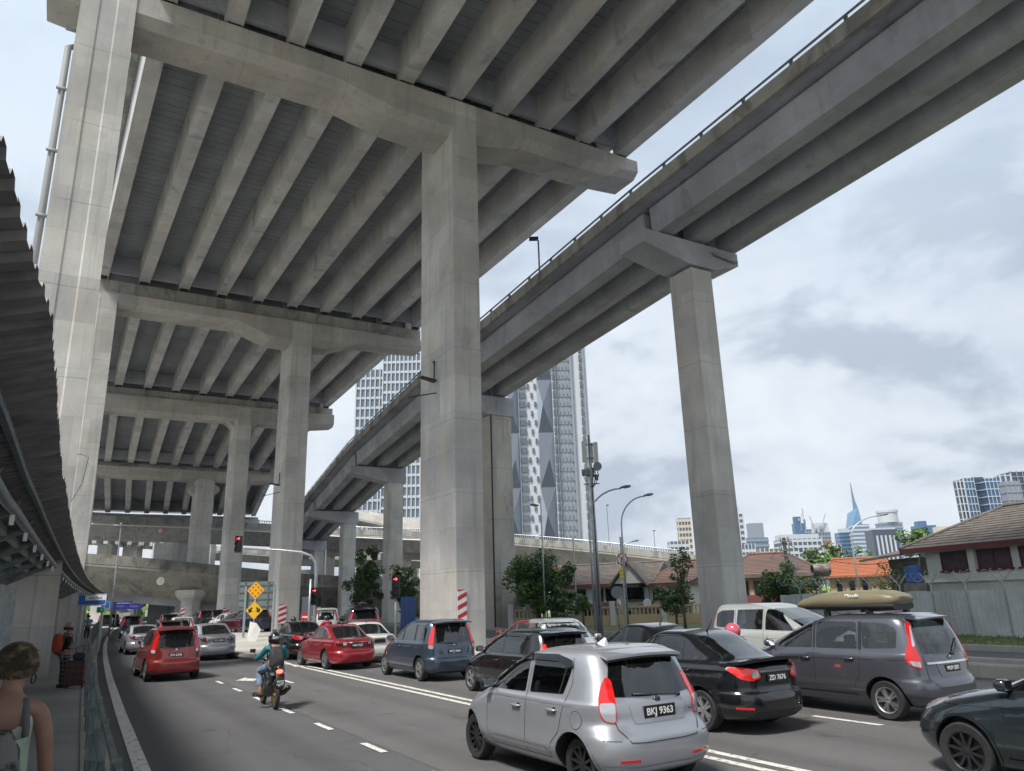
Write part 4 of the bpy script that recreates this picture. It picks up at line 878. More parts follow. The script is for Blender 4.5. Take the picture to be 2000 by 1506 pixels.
def mpv(name, label, group, loc, pnt, lod, plate, L_=4.2, H=1.62, W=.85, rim='alloy', rz=0, style=0, win=None, lens=REDL, cat='car'):
    k, h = L_ / 4.2, H / 1.62; g = win or GLS
    rows = [(.20, .14, 4.0, .76, 4.4, 3), (.28, .02, 4.13, .82, 5, 2.8), (.42, 0, 4.2, W - .003, 5, 2.7), (.56, .01, 4.17, W, 5, 2.7), (.64, .05, 4.1, W, 4.8, 2.7), (.78, .07, 3.96, W - .004, 4.8, 2.8), (.90, .085, 3.68, W - .012, 4.8, 2.9), (.98, .10, 3.42, W - .028, 4.8, 3.1), (1.02, .11, 3.28, W - .048, 4.8, 3.3),
            (1.15, .15, 2.98, W - .085, 4.8, 3.6), (1.32, .21, 2.58, W - .13, 4.6, 3.8), (1.46, .27, 2.24, W - .17, 4.4, 3.8), (1.545, .33, 1.98, W - .215, 4, 3.6), (1.59, .40, 1.80, W - .29, 3.4, 3.2), (1.612, .55, 1.6, W - .46, 2.8, 2.8), (1.62, .9, 1.3, .1, 2, 2)]
    rows = [(z * h, r * k, f * k, w_, a, b_) for z, r, f, w_, a, b_ in rows]
    c = Car(name, label, group, rows, pnt, loc, rz, lod, ((.72 * k, 3.42 * k), .315, W - .125, rim), cat)
    Y = lambda v: v * k; Z = lambda v: v * h
    for sd in 'LR':
        if lod == 2 and style != 2:
            for y0, y1 in ((1.955, 1.995), (1.055, 1.115)): c.decal('pillar_cover', sd, [(Y(y0), Z(1.05)), (Y(y1), Z(1.05)), (Y(y1), Z(1.49)), (Y(y0), Z(1.48))], BLK, .004, .005)
        c.decal('side_window', sd, [(Y(2.02), Z(1.05)), (Y(2.80), Z(1.035)), (Y(2.68), Z(1.15)), (Y(2.34), Z(1.40)), (Y(2.12), Z(1.48)), (Y(2.02), Z(1.49))], g, .009, .03)
        c.decal('side_window', sd, [(Y(1.14), Z(1.06)), (Y(1.93), Z(1.05)), (Y(1.93), Z(1.49)), (Y(1.16), Z(1.48))], g, .009, .03)
        c.decal('side_window', sd, [(Y(.46), Z(1.09)), (Y(1.03), Z(1.07)), (Y(1.05), Z(1.475)), (Y(.62), Z(1.46)), (Y(.46), Z(1.38))], g, .009, .06)
        if lod:
            c.seams([[(Y(3.0), Z(1.0)), (Y(2.98), Z(.6)), (Y(2.86), Z(.30))], [(Y(1.975), Z(1.49)), (Y(1.97), Z(.9)), (Y(1.98), Z(.30))], [(Y(1.08), Z(1.48)), (Y(1.09), Z(.9)), (Y(1.12), Z(.66)), (Y(1.22), Z(.50)), (Y(1.25), Z(.31))]], sd)
            c.line('side_crease', sd, [(Y(3.3), Z(.86)), (Y(.3), Z(.92))], .012, c.P, .007)
            c.line('sill', sd, [(Y(2.95), Z(.32)), (Y(1.25), Z(.32))], .06, c.P, .014)
        c.handle(Y(2.14), Z(.88), sides=sd); c.handle(Y(1.28), Z(.90), sides=sd)
    c.decal('windscreen', 'F', [(-.68, Z(1.08)), (.68, Z(1.08)), (.54, Z(1.50)), (-.54, Z(1.50))], GLS, .004, .05)
    c.decal('rear_window', 'B', [(-.64, Z(1.0)), (0, Z(.98)), (.64, Z(1.0)), (.60, Z(1.25)), (.54, Z(1.48)), (0, Z(1.51)), (-.54, Z(1.48)), (-.60, Z(1.25))], g if style == 1 else GLS, .005, .06)
    for sx in (-1, 1):
        cs = 'CL' if sx < 0 else 'CR'; e = (W - .85) * .7
        if style == 1: pts = [(.56, .78), (.68, .80), (.80, .90), (.78, 1.02), (.72, 1.14), (.69, 1.3), (.68, 1.47), (.60, 1.48), (.60, 1.25), (.60, 1.05), (.56, .92)]
        else: pts = [(.555, .93), (.70, .95), (.70, 1.10), (.67, 1.28), (.60, 1.46), (.555, 1.46), (.565, 1.25)]
        c.decal('tail_light', cs, [(u + e, Z(z)) for u, z in pts], lens, .014, .04)
        if lod: c.decal('reversing_lamp', cs, [(u + e, Z(z)) for u, z in ([(.575, .80), (.70, .83), (.74, .90), (.58, .885)] if style == 1 else [(.56, .84), (.69, .86), (.70, .95), (.555, .93)])], CLRL, .019, .02)
        if style == 1 and lod: c.decal('reversing_lamp', cs, [(u + e, Z(z)) for u, z in [(.605, 1.12), (.65, 1.10), (.64, 1.3), (.62, 1.42), (.605, 1.42)]], CLRL, .02, .02)
        c.decal('headlight', 'GL' if sx < 0 else 'GR', [(.42, Z(.69)), (.60, Z(.68)), (.80, Z(.76)), (.90, Z(.84)), (.80, Z(.85)), (.55, Z(.80)), (.42, Z(.76))], CLRL, .01, .04)
    if lod:
        c.line('tailgate_seam', 'B', [(-.63, Z(.98)), (-.62, Z(.62)), (-.5, Z(.50)), (.5, Z(.50)), (.62, Z(.62)), (.63, Z(.98))], .011, BLK, .005)
        c.decal('plate_recess', 'B', [(-.36, Z(.66)), (.36, Z(.66)), (.42, Z(.88)), (-.42, Z(.88))], c.P, .008, .03)
        c.wiper((.05, Z(.97)), (-.45, Z(1.02))) if style != 1 else c.wiper((.1, Z(.98)), (.42, Z(1.2)))
        hq = c.hit('B', 0, Z(.93))[0]; b = MB(); b.lathe([(.001, -.008), (.04, -.006), (.045, 0)], (0, 0, 0), 1, 16); o = b.build('badge', CHR, c.root); o.location = hq + Vector((0, -.012, 0)); o.scale = (1.2, 1, .7)
        c.line('bumper_crease', 'B', [(-.82, Z(.36)), (-.4, Z(.32)), (.4, Z(.32)), (.82, Z(.36))], .02, c.P, .012)
        if style == 1: c.decal('chrome_bar', 'B', [(-.60, Z(.845)), (.60, Z(.845)), (.60, Z(.875)), (-.60, Z(.875))], CHR, .02, .01)
    if style in (0, 1): spoiler(c, [(Y(.6), Z(1.60), .52), (Y(.34), Z(1.59), .58), (Y(.10), Z(1.555), .60)], c.P)
    c.plate(plate, 0, Z(.77)); c.mirror(Y(2.92), Z(1.07)); c.arch()
    if lod == 2: c.finish(Z(1.02), True, (Y(.75), Y(1.55), Y(2.4)) if L_ > 4.4 else (Y(1.4), Y(2.3)))
    return c
# ---- near cars
hatch('silver_hatchback', 'silver five-door hatchback with black rims and black number plate, largest car in front', G_M, (6.28, 7.22), SILV, 2, 'BKJ 9363', rz=R(1), W=.905, H=1.58, L_=3.76)
sedan('black_sedan', 'glossy black sedan with a boot spoiler, next to the silver hatchback', G_Q, (10.22, 8.9), PBLK, 2, 'ZD 7676', lip=True, lens=REDON, L_=4.4, H=1.55)
text('P E R D A N A', 'boot_lettering', .05, CHR, None, (0, 0, 0), (0, 0, 0)) if False else None
c = mpv('grey_mpv', 'dark grey estate-like people carrier with red upright tail lights carrying a roof box', G_Q, (13.37, 7.82), PGREY, 2, 'WUV 2001', L_=4.6, H=1.735, W=.93, style=1, win=GLS2, lens=REDL)
b = MB()     # roof box resting on two cross bars
secs = []
for y, w_, h0, h1 in ((-.05, .25, .13, .22), (.02, .33, .06, .27), (.25, .37, .02, .33), (.9, .39, 0, .34), (1.5, .38, 0, .31), (1.95, .33, .0, .21), (2.12, .24, .03, .12), (2.17, .15, .05, .09)):
    secs.append([(math.copysign(abs(math.cos(t)) ** .6, math.cos(t)) * w_, y, (h0 + h1) / 2 + math.copysign(abs(math.sin(t)) ** .7, math.sin(t)) * (h1 - h0) / 2) for t in [2 * math.pi * j / 20 for j in range(20)]])
rbx = empty('roof_box', (13.1, 8.42, 1.81), 0, 'long olive-beige plastic roof box on top of the grey people carrier', 'roof box')
b.sweep(secs); b.build('lid', mat('olive_plastic', (.21, .18, .11), .4, var=.08), rbx, auto=50)
b = MB()
for q in secs[1:7]: pass
b.sweep([[(math.copysign(abs(math.cos(t)) ** .6, math.cos(t)) * (w_ + .008), y, .055 + math.copysign(abs(math.sin(t)) ** .7, math.sin(t)) * .07) for t in [2 * math.pi * j / 20 for j in range(20)]] for y, w_ in ((.0, .3), (.25, .36), (.9, .38), (1.5, .37), (1.9, .3))]); b.build('base', BLK, rbx, auto=50)
text('Monoki', 'lettering', .09, PTX, rbx, (-.375, .75, .24), (R(80), 0, R(-90)), .02)
rk = empty('roof_rack', (13.4, 9.37, 1.67), 0, 'pair of black cross bars carrying the olive roof box', 'roof rack')
for y in (-.45, .45): b = MB(); b.bb((-.65, y - .03, .10), (.6, y + .03, .135)); b.bb((-.62, y - .05, -.02), (-.54, y + .05, .10)); b.bb((.5, y - .05, -.02), (.58, y + .05, .10)); b.build('cross_bar', BLK, rk)
sedan('dark_sedan', 'dark teal-grey car with black rims, cut off by the right edge of the photo', G_Q, (10.15, 1.95), PDK, 2, '', L_=4.45, H=1.48, rim='black', W=.88)
hatch('black_hatchback', 'black hatchback with silver multi-spoke rims just beyond the silver hatchback', G_Q, (9.95, 14.25), PBLK, 2, '', L_=4.1, H=1.50, W=.84, rim='alloy')
mpv('blue_mpv', 'slate blue people carrier with bright upright tail lights and dark rear window', G_Q, (9.95, 20.1), PBLUE, 2, 'WYJ 7664', L_=4.15, H=1.66, W=.85, lens=REDON)
sedan('red_sedan', 'bright red sedan with dark tinted windows between the black sedan and the blue people carrier', G_Q, (9.15, 26.0), PRED, 1, 'VHK 9267', L_=4.5, H=1.46, rz=R(3), lens=mat('smoked_lens', (.06, .006, .006), .1, coat=1))
sedan('black_sedan', 'black sedan beyond the red one, with a lit red tail light on its left', G_Q, (9.35, 32.2), PBLK, 1, 'VAR 88', L_=4.6, H=1.5, lens=REDON)
# ---- left lanes
mpv('red_mpv', 'dull red tall hatchback driving away near the left kerb', G_M, (3.5, 26.9), PMAR, 1, 'JPN 6248', L_=3.9, H=1.62, W=.82, rz=R(2))
sedan('silver_sedan', 'silver sedan in the middle of the left lanes, right of the dull red hatchback', G_M, (6.25, 35.4), SILV, 1, 'VFL 8896', L_=4.6, H=1.5, lens=mat('dark_red_lens', (.12, .01, .012), .15, coat=1), rz=R(2))
sedan('silver_sedan', 'small silver sedan further ahead, left of the dull red hatchback', G_M, (4.2, 43.6), SILV, 1, 'BEK 7466', L_=4.3, H=1.42, lens=mat('dark_red_lens'), rz=R(2))
mpv('dark_suv', 'dark maroon car half hidden behind the dull red hatchback', G_M, (6.1, 50), paint('dark_maroon', (.03, .01, .012)), 0, '', L_=4.2, H=1.5)
mpv('white_suv', 'white car far ahead just above the roof of the dull red hatchback', G_M, (7.8, 58), PWHT, 0, '', L_=4.4, H=1.6, rz=R(-3))
mpv('dark_suv', 'dark green-grey SUV behind the far white car in the underpass', G_M, (8.6, 72), PDK, 0, '', L_=4.4, H=1.75, rz=R(-4))
mpv('navy_suv', 'navy SUV far down the left lane, left of the small silver sedan', G_M, (5.4, 68), PNAVY, 0, '', L_=4.5, H=1.75, rz=R(-4))
for px, d, cl, lb in ((203, 100, PBLK, 'tiny black car at the far end of the left lane, leftmost'), (218, 106, PBLK, 'tiny black car at the far end of the left lane, second from left'), (341, 92, PWHT, 'small pale car far away under the low viaduct, left of the hexagonal pier')):
    p = at(px, 1226, d); mpv('distant_car', lb, G_M, (p.x, p.y), cl, 0, '', L_=4.3, H=1.65, rz=R(-6))
# ---- cars behind the piers
for px, py, d, cl, kind, rz, lb in ((402, 1232, 76, PBLK, 'm', 5, 'black car behind the third pier, left one of the pair'), (424, 1231, 82, paint('brown', (.10, .035, .025)), 'm', 5, 'brown car just left of the third pier'),
    (468, 1236, 66, PWHT, 's', 20, 'white car between the third and second pier, leftmost of three'), (487, 1238, 62, paint('wine', (.09, .01, .02)), 's', 20, 'wine red car behind the yellow diamond signs'), (515, 1238, 61, PNAVY, 'm', 20, 'navy car right beside the second pier, behind the signposts'),
    (635, 1245, 46, PWHT, 'm', -18, 'white people carrier behind the traffic light pole'), (712, 1258, 40, PBLK, 'b', -12, 'tall black off-roader with a roof rack between the ramp piers'),
    (716, 1268, 33, PMAR, 'h', -10, 'dark red hatchback right behind the bright red sedan'), (742, 1272, 29.5, PWHT, 's', 0, 'white sedan mostly hidden between the red sedan and the blue people carrier')):
    p = gat(px, py) if False else at(px, py, d)
    f = {'m': mpv, 's': sedan, 'h': hatch, 'b': mpv}[kind]
    kw = dict(L_=4.7, H=1.95, W=.95) if kind == 'b' else dict(L_=4.5, H=1.75) if kind == 'm' else dict(H=1.45) if kind == 's' else dict(L_=3.8, H=1.5)
    c = f({'m': 'parked_car', 's': 'parked_car', 'h': 'red_hatchback', 'b': 'off_roader'}[kind], lb, G_P, (p.x, p.y, .012 if d < 41 else .21), cl, 0 if d > 41 else 1, '', rz=R(rz), **kw)
    if kind == 'b':
        b = MB()
        for x in (-.55, .55): b.tube([(x, .6, 2.0), (x, 2.5, 2.0)], .03, 6)
        for k in range(6): b.tube([(-.55, .6 + k * .38, 2.0), (.55, .6 + k * .38, 2.0)], .025, 6)
        b.tube([(-.3, .8, 2.08), (0, 1.6, 2.16), (.3, 2.2, 2.08)], .09, 8); b.build('roof_rack', BLK, c.root)
# ---- right of the queue
sedan('red_car', 'dark red sedan seen over the black hatchback, left of the pale pickup', G_Q, (14.1, 20.3), PMAR, 1, '', L_=4.5, H=1.48, rz=R(2), rim='alloy')
sedan('black_fastback', 'black fastback saloon beyond the silver hatchback roof', G_Q, (13.5, 13.8), PBLK, 1, '', L_=4.7, H=1.46)
p = at(1064, 1235, 26); mpv('silver_pickup', 'pale silver car facing the camera, seen above the black hatchback', None, (p.x, p.y), paint('pale_silver', (.45, .48, .48), .4), 1, '', L_=4.7, H=1.55, rz=R(160))
v = mpv('white_van', 'cream white people carrier turned to the right, behind the roof box car', None, (16.9, 16.5), PWHT, 2, '', L_=4.9, H=1.86, W=.92, rz=R(178), style=2)
# ================================================================ CANOPY OVER THE SIDEWALK
PURL = mat('purlin_steel', (.30, .31, .31), .5, .3); CORR = mat('weathered_roofing', (.19, .185, .18), .6, .3, var=.35, vscale=2)
can = empty('canopy', (0, 0, 0), 0, 'long dark corrugated-metal canopy over the sidewalk at the left edge', 'canopy')
def zedge(a): return 4.02 - .00 * a
def oedge(a): return (-.22 - .080 * (5.5 - a) if a < 5.5 else -.22 + .026 * (a - 5.5) if a < 9 else -.129 + .03 * (min(a, 13) - 9)) - .01 * max(0, min(a, 13) - 5.5) + bend(a) * 1.08
b = MB(); a = -1.5; rows = []; k = 0
while a < 104:
    st = .085 if a < 60 else .16
    for da, dz in ((0, 0), (st, 0), (st * 1.35, .045), (st * 2.35, .045), (st * 2.7, 0)):
        aa = a + da; e = oedge(aa); lap = .008 * (int(aa / .95) % 2) - .008
        rows.append([(e + lap, aa, zedge(aa) + dz + lap * .3), (e - 2.2, aa, zedge(aa) - .70 + dz), (e - 5.2, aa, zedge(aa) - 1.9 + dz)])
    a += st * 2.7 + .03
b.sweep(rows, 0, closed=False); b.build('roofing', CORR, can)
b = MB(); b.sweep([[(oedge(a) - .42, a, zedge(a) - .19), (oedge(a) - .36, a, zedge(a) - .19), (oedge(a) - .36, a, zedge(a) - .08), (oedge(a) - .42, a, zedge(a) - .08)] for a in range(-1, 104, 3)]); b.build('edge_purlin', DSTEEL, can)
PIPEM = mat('edge_pipe', (.20, .23, .25), .45, .3, var=.15)
b = MB(); b.tube([(oedge(a) - .62, a, zedge(a) - .36) for a in [x * 1.5 for x in range(-1, 70)]], .075, 10); b.build('edge_pipe', PIPEM, can, smooth=True)
for k in range(34):
    a = 1.2 + k * 3.0; e = oedge(a); z = zedge(a)
    b = MB(); b.prism([(e - .55, a - .06, z - .22), (e - .62, a - .06, z - .42), (e - 2.2, a - .06, z - 1.2), (e - 5.1, a - .06, z - 2.3), (e - 5.1, a - .06, z - 1.96), (e - 2.2, a - .06, z - .82)], (0, .12, 0)); b.build('rafter', DSTEEL, can)
    b = MB(); b.bb((e - .66, a - .03, z - .58), (e - .60, a + .03, z - .38)); b.build('bracket', WHITE, can)
for u in (.95, 1.3, 1.75, 2.1):
    b = MB(); b.sweep([[(oedge(a) - u - .04, a, zedge(a) - .20 - u * .32), (oedge(a) - u + .04, a, zedge(a) - .20 - u * .32), (oedge(a) - u + .04, a, zedge(a) - .06 - u * .32), (oedge(a) - u - .04, a, zedge(a) - .06 - u * .32)] for a in range(-1, 104, 3)]); b.build('purlin', PURL, can)
for k in range(10):
    a = 15 + k * 1.35; b = MB(); b.box((-1.5 + bend(a), a, 1.55), (.10, .08, 2.7)); b.build('post', STEEL, can)
WALLC = concrete('wall_pier_concrete', (.40, .39, .37), lift=0, streak=.6)
for k in range(26):      # slender posts along the back of the sidewalk
    a = 8 + k * 2.4; d = bend(a)
    b = MB(); b.box((-3.1 + d, a, 1.6), (.12, .09, 2.9)); b.build('post', STEEL, can)
b = MB()
b.sweep([[(-3.3 + bend(a), a, .2), (-3.2 + bend(a), a, .2), (-3.2 + bend(a), a, 1.15), (-3.3 + bend(a), a, 1.15)] for a in range(2, 104, 6)]); b.build('back_wall', WALLC, can)
for k in range(14):      # wall piers between sidewalk and carriage way behind
    a = 47 + k * 4.1; d = bend(a)
    b = MB(); b.box((-2.1 + d, a, 1.7), (.9, .35, 3.2)); b.build('wall_pier', WALLC, can)
# ================================================================ RAILING
rl = empty('railing', (0, 0, 0), 0, 'grey-green steel pedestrian railing along the kerb of the sidewalk', 'railing')
ro = lambda a: .44 + .025 * max(0, min(a, 13) - 6) + bend(a) * .98
for k in range(38):
    a = 3.6 + k * 2.0; x, x2 = ro(a), ro(a + 2)
    b = MB(); b.bb((x - .03, a - .03, .2), (x + .03, a + .03, 1.32)); b.build('post', DSTEEL, rl)
    b = MB()
    for z in ((.36, 1.26) if a > 22 else (.36, .66, .96, 1.26)): b.hexa([(x - .02, a + .03, z), (x + .02, a + .03, z), (x2 + .02, a + 1.97, z), (x2 - .02, a + 1.97, z), (x - .02, a + .03, z + .04), (x + .02, a + .03, z + .04), (x2 + .02, a + 1.97, z + .04), (x2 - .02, a + 1.97, z + .04)])
    if 22 < a < 60:
        for j in range(1, 15): f = j / 15; q = x + (x2 - x) * f; b.bb((q - .007, a + 2 * f - .007, .38), (q + .007, a + 2 * f + .007, 1.28))
    b.build('panel', DSTEEL, rl)
# ================================================================ STREET FURNITURE
mat('lit_red', (.5, .02, .02), .3, emit=((1, .05, .06), 3.5))
def hazard(p, w_, h_, label, rz=0):
    """striped red and white board, hung on a pier; p = bottom corner"""
    root = empty('hazard_board', p, rz, label, 'hazard board', 'red and white hazard boards on the piers')
    b = MB(); b.bb((0, -.04, 0), (w_, 0, h_)); b.build('board', WHITE, root)
    b = MB(); n = 3; s_ = h_ / (n + .5)
    for k in range(-1, n + 1):
        z0 = k * s_ * 1.05 + .12 * s_; q = [(0, z0), (w_, z0 + s_ * .55), (w_, z0 + s_ * 1.05), (0, z0 + s_ * .5)]
        q = [(x, min(max(z, 0), h_)) for x, z in q]
        if abs(q[0][1] - q[3][1]) + abs(q[1][1] - q[2][1]) < .02: continue
        b.prism([(x, -.046, z) for x, z in q], (0, .004, 0))
    b.build('stripes', REDP, root)
    b = MB(); b.bb((w_, -.03, h_ * .45), (w_ + .05, 0, h_ * .75)); b.build('bracket', STEEL, root)
G = ata(889, 1213, 29.5); hazard((14.72, 29.56, ata(898, 1213, 29.5).z), .44, 1.28, 'red and white striped board on the nearest square pier')
g = ata(560, 1218, 61.5); hazard((15.1, 61.56, g.z), .62, 1.45, 'red and white striped board on the second pier')
g = ata(436, 1216, 89.5); hazard((15.95, 89.56, g.z), .65, 1.5, 'red and white striped board on the third pier')
g = at(352, 1214, 101); hazard((g.x, g.y, g.z), .5, 1.8, 'small red and white striped board beside the hexagonal pier', rz=-ROAD)
def pole_sign(root, p, h, r=.04, mt=STEEL):
    b = MB(); b.tube([(0, 0, 0), (0, 0, h)], r, 8); return b.build('pole', mt, root, smooth=True)
def signal(root, c, rz, lit='disc', hh=1.0):
    hd = empty('signal_head'); hd.parent = root; hd.location = c; hd.rotation_euler.z = rz
    b = MB(); b.bb((-.19, -.08, -hh / 2), (.19, .12, hh / 2)); b.build('housing', BLK, hd, bevel=.02)
    for k in range(3):
        z = hh / 2 - hh * (k + .5) / 3
        b = MB(); b.lathe([(.001, -.10), (.125, -.095), (.135, -.08)], (0, 0, z), 1, 20)
        b.build('lens', mat('lit_red', (.5, .02, .02), .3, emit=((1, .05, .06), 2.6)) if (k == 0 and lit == 'disc') else mat('unlit_lens', (.012, .012, .014), .2), hd)
        b = MB(); n = 12; b.sweep([[(.15 * math.cos(t), y, z + .15 * math.sin(t)) for t in [R(-20 + 220 * j / n) for j in range(n + 1)]] for y in (-.08, -.24)], closed=False); b.build('visor', BLK, hd)
        if k == 0 and lit != 'disc':
            b = MB(); s_ = 1 if lit == 'right' else -1; q = [(-.10, -.02), (.01, -.02), (.01, -.085), (.11, 0), (.01, .085), (.01, .02), (-.10, .02)]
            b.prism([(x * s_, -.104, z + v) for x, v in q], (0, .003, 0)); b.build('arrow', mat('lit_red'), hd)
    return hd
HEAD = -ROAD      # things facing the camera
p = at(611, 1285, 44); zb = .2
tl = empty('traffic_light', (p.x, p.y, zb), HEAD, 'curved cantilever traffic light with two red lights, behind the black sedan', 'traffic light')
def loc(root, w): return (Matrix.Rotation(-root.rotation_euler.z, 3, 'Z') @ (Vector(w) - root.location))
top = loc(tl, at(600, 1100, 44)); arm = loc(tl, at(478, 1071, 44)); mid = loc(tl, at(560, 1074, 44))
b = MB(); b.tube([(0, 0, 0), (0, 0, top.z - .6), (-.05, 0, top.z), (-.35, 0, top.z + .42), (-.9, 0, top.z + .62), (mid.x - .4, 0, mid.z), tuple(arm)], [.12, .1, .09, .085, .08, .065, .05], 12); b.build('pole', STEEL, tl, smooth=True)
b = MB(); b.tube([(-.32, 0, 0), (-.3, 0, top.z - .9)], .07, 10); b.build('inner_pole', STEEL, tl, smooth=True)
signal(tl, loc(tl, at(466, 1063, 44)), 0, 'right', .95); signal(tl, loc(tl, at(616, 1165, 43.6)) + Vector((0, -.2, 0)), 0, 'right', .95)
b = MB(); c = loc(tl, at(624, 1168, 43.8)); b.box(c, (.3, .06, .95)); b.build('backing_board', BLK, tl)
p = at(772, 1240, 38)
tl = empty('traffic_light', (p.x, p.y, .2), HEAD, 'single post traffic light with a red arrow left of the nearest square pier', 'traffic light')
q = loc(tl, at(775, 1146, 38)); pole_sign(tl, p, q.z - .4, .055); signal(tl, (0, -.05, q.z), 0, 'right', 1.08)
p = at(1025, 1215, 60)
tl = empty('traffic_light', (p.x, p.y, .2), HEAD, 'rear of a dark traffic light in front of the leafy tree', 'traffic light'); q = loc(tl, at(1025, 1165, 60)); pole_sign(tl, p, q.z, .06); b = MB(); b.box((0, 0, q.z), (.38, .2, 1.0)); b.build('signal_head', BLK, tl)
# yellow diamond signs
p = at(493, 1258, 47)
ys = empty('warning_sign', (p.x, p.y, .2), HEAD, 'pair of yellow diamond warning signs, one dotted and one with arrows, on one post', 'road sign')
c1, c2 = loc(ys, at(500, 1153, 47)), loc(ys, at(497, 1192, 46.98))
pole_sign(ys, p, c1.z + .3, .04)
for c, kind in ((c1, 0), (c2, 1)):
    s_ = .53; sg = empty('sign_plate'); sg.parent = ys; sg.location = c
    b = MB(); b.prism([(0, -.06, -s_), (s_, -.06, 0), (0, -.06, s_), (-s_, -.06, 0)], (0, .03, 0)); b.build('panel', YEL, sg)
    b = MB(); t = .93
    if kind == 0:
        for i in range(3):
            for j in range(3):
                u, v = (i - 1) * .178, (j - 1) * .178; b = MB(); b.lathe([(.001, -.004), (.062, -.003), (.065, 0)], ((u - v) * .95, -.062, (u + v) * .95), 1, 12); b.build('reflector_dot', ORD, sg)
    else:
        for s2 in (-1, 1):
            pts = [(.10, .16), (.17, .22), (.30, .06), (.36, .11), (.38, -.14), (.13, -.10), (.20, -.04)] ; pts = [(.10, .12), (.18, .20), (.27, .06), (.36, .12), (.33, -.15), (.08, -.06), (.19, 0)]
            b.prism([(s2 * x, -.066, z) for x, z in pts], (0, .004, 0))
        b.build('arrows', mat('sign_black', (.01, .01, .01), .5), sg)
p = at(494, 1232, 46); pl = empty('placard', (p.x, p.y, p.z), HEAD + .1, 'crumpled white paper placard below the yellow diamond signs', 'placard')
b = MB(); b.prism([(-.32, 0, -.55), (.2, .02, -.62), (.45, 0, .05), (.2, -.05, .42), (-.2, 0, .52)], (0, .015, 0)); b.build('sheet', WHITE, pl)
b = MB(); b.tube([(0, .04, -.5), (-.02, .04, -1.25)], .02, 6); b.build('stake', STEEL, pl)
# large sign seen from behind
a1, a2 = at(475, 1257, 52), at(531, 1262, 52)
bs = empty('direction_sign', (a1.x, a1.y, .2), HEAD, 'back of a large green-grey direction sign on two posts beside the second pier', 'road sign')
q1, q2 = loc(bs, at(469, 1137, 52)), loc(bs, at(533, 1190, 52)); xr = loc(bs, (a2.x, a2.y, .2)).x
b = MB(); b.bb((q1.x, 0, q2.z), (q2.x, .04, q1.z)); b.build('panel', GRAYB, bs)
b = MB()
for k in range(4): z = q2.z + (q1.z - q2.z) * (k + .5) / 4; b.bb((q1.x, -.05, z - .03), (q2.x, 0, z + .03))
for k in range(3): x = q1.x + (q2.x - q1.x) * (k + .5) / 3; b.bb((x - .03, -.06, q2.z), (x + .03, -.01, q1.z))
b.build('frame', DSTEEL, bs)
for x in (0, xr): b = MB(); b.tube([(x, -.1, 0), (x, -.1, q1.z - .3)], .09, 8); b.build('post', STEEL, bs)
# blue direction signs at left
def panel_sign(name, px0, px1, py0, py1, d, mt, label, lines=(), border=True, posts=True, zb=.2):
    A, Bq = at(px0, py1, d), at(px1, py0, d); root = empty(name, (A.x, A.y, A.z), HEAD, label, 'road sign'); q = loc(root, Bq); w_, h_ = q.x, q.z
    b = MB(); b.bb((0, 0, 0), (w_, .06, h_)); b.build('panel', mt, root)
    if border:
        b = MB(); e = min(w_, h_) * .04
        for x0, z0, x1, z1 in ((e, e, w_ - e, 2 * e), (e, h_ - 2 * e, w_ - e, h_ - e), (e, 2 * e, 2 * e, h_ - 2 * e), (w_ - 2 * e, 2 * e, w_ - e, h_ - 2 * e)): b.bb((x0, -.006, z0), (x1, -.002, z1))
        b.build('border', WHITE, root)
    if posts:
        for x in (w_ * .15, w_ * .85): b = MB(); b.tube([(x, .12, -A.z + zb), (x, .12, h_)], .07, 8); b.build('post', STEEL, root)
    for txt, fx, fz, sz, m_, bgm, bw in lines:
        if bgm: b = MB(); b.bb((w_ * (fx - bw / 2), -.010, h_ * fz - sz * .75), (w_ * (fx + bw / 2), -.004, h_ * fz + sz * .75)); b.build('name_panel', bgm, root)
        text(txt, 'lettering', sz, m_, root, (w_ * fx, -.014, h_ * fz), (R(90), 0, 0), .002)
    return root
panel_sign('blue_sign', 150, 210, 1159, 1184, 40, BLUS, 'large blue direction sign with a white name strip above the sidewalk', [('ndar Raya', .62, .66, .17, mat('sign_black'), WHITE, .72)])
panel_sign('green_sign', 188, 206, 1185, 1197, 39.9, GRNS, 'small green sign hanging right below the blue direction sign', [('A', .6, .5, .16, WHITE, None, 0)], posts=False)
panel_sign('blue_sign', 203, 216, 1175, 1189, 60, BLUS, 'small blue sign just behind the big blue direction sign', posts=False)
BNR = mat('banner_blue', (.02, .03, .42), .4, emit=((.05, .07, .9), .06), vcol=(.10, .04, .5), vscale=.4)  # unlit banner; a faint blue glow is added to its colour
panel_sign('banner', 218, 276, 1178, 1191, 105, BNR, 'wide violet-blue banner under the low crossing viaduct', [('PUSAT', .3, .55, .35, WHITE, None, 0), ('24 Jam', .75, .5, .4, WHITE, None, 0)], border=False)
panel_sign('blue_sign', 222, 258, 1174, 1178, 104.5, BLUS, 'thin blue strip sign along the top of the violet-blue banner', border=False, posts=False)
def round_sign(px, py, d, r, label, face, ring=None, extra=None, pole_to=None, name='round_sign', rz=0, polepx=None):
    c = at(px, py, d); root = empty(name, (c.x, c.y, .15), HEAD + rz, label, 'road sign'); z = c.z - .15
    pole_sign(root, c, z + r, .035)
    b = MB(); b.lathe([(.001, -.07), (r, -.07), (r, -.05), (.001, -.05)], (0, 0, z), 1, 24); b.build('disc', face, root)
    if ring: b = MB(); b.lathe([(r * .80, -.075), (r * .98, -.075), (r * .98, -.072), (r * .80, -.072)], (0, 0, z), 1, 28, 0, False); b.build('ring', ring, root)
    if extra: extra(root, z, r)
    return root
def noentry(root, z, r): b = MB(); b.bb((-r * .65, -.08, z - r * .16), (r * .65, -.075, z + r * .16)); b.build('bar', WHITE, root)
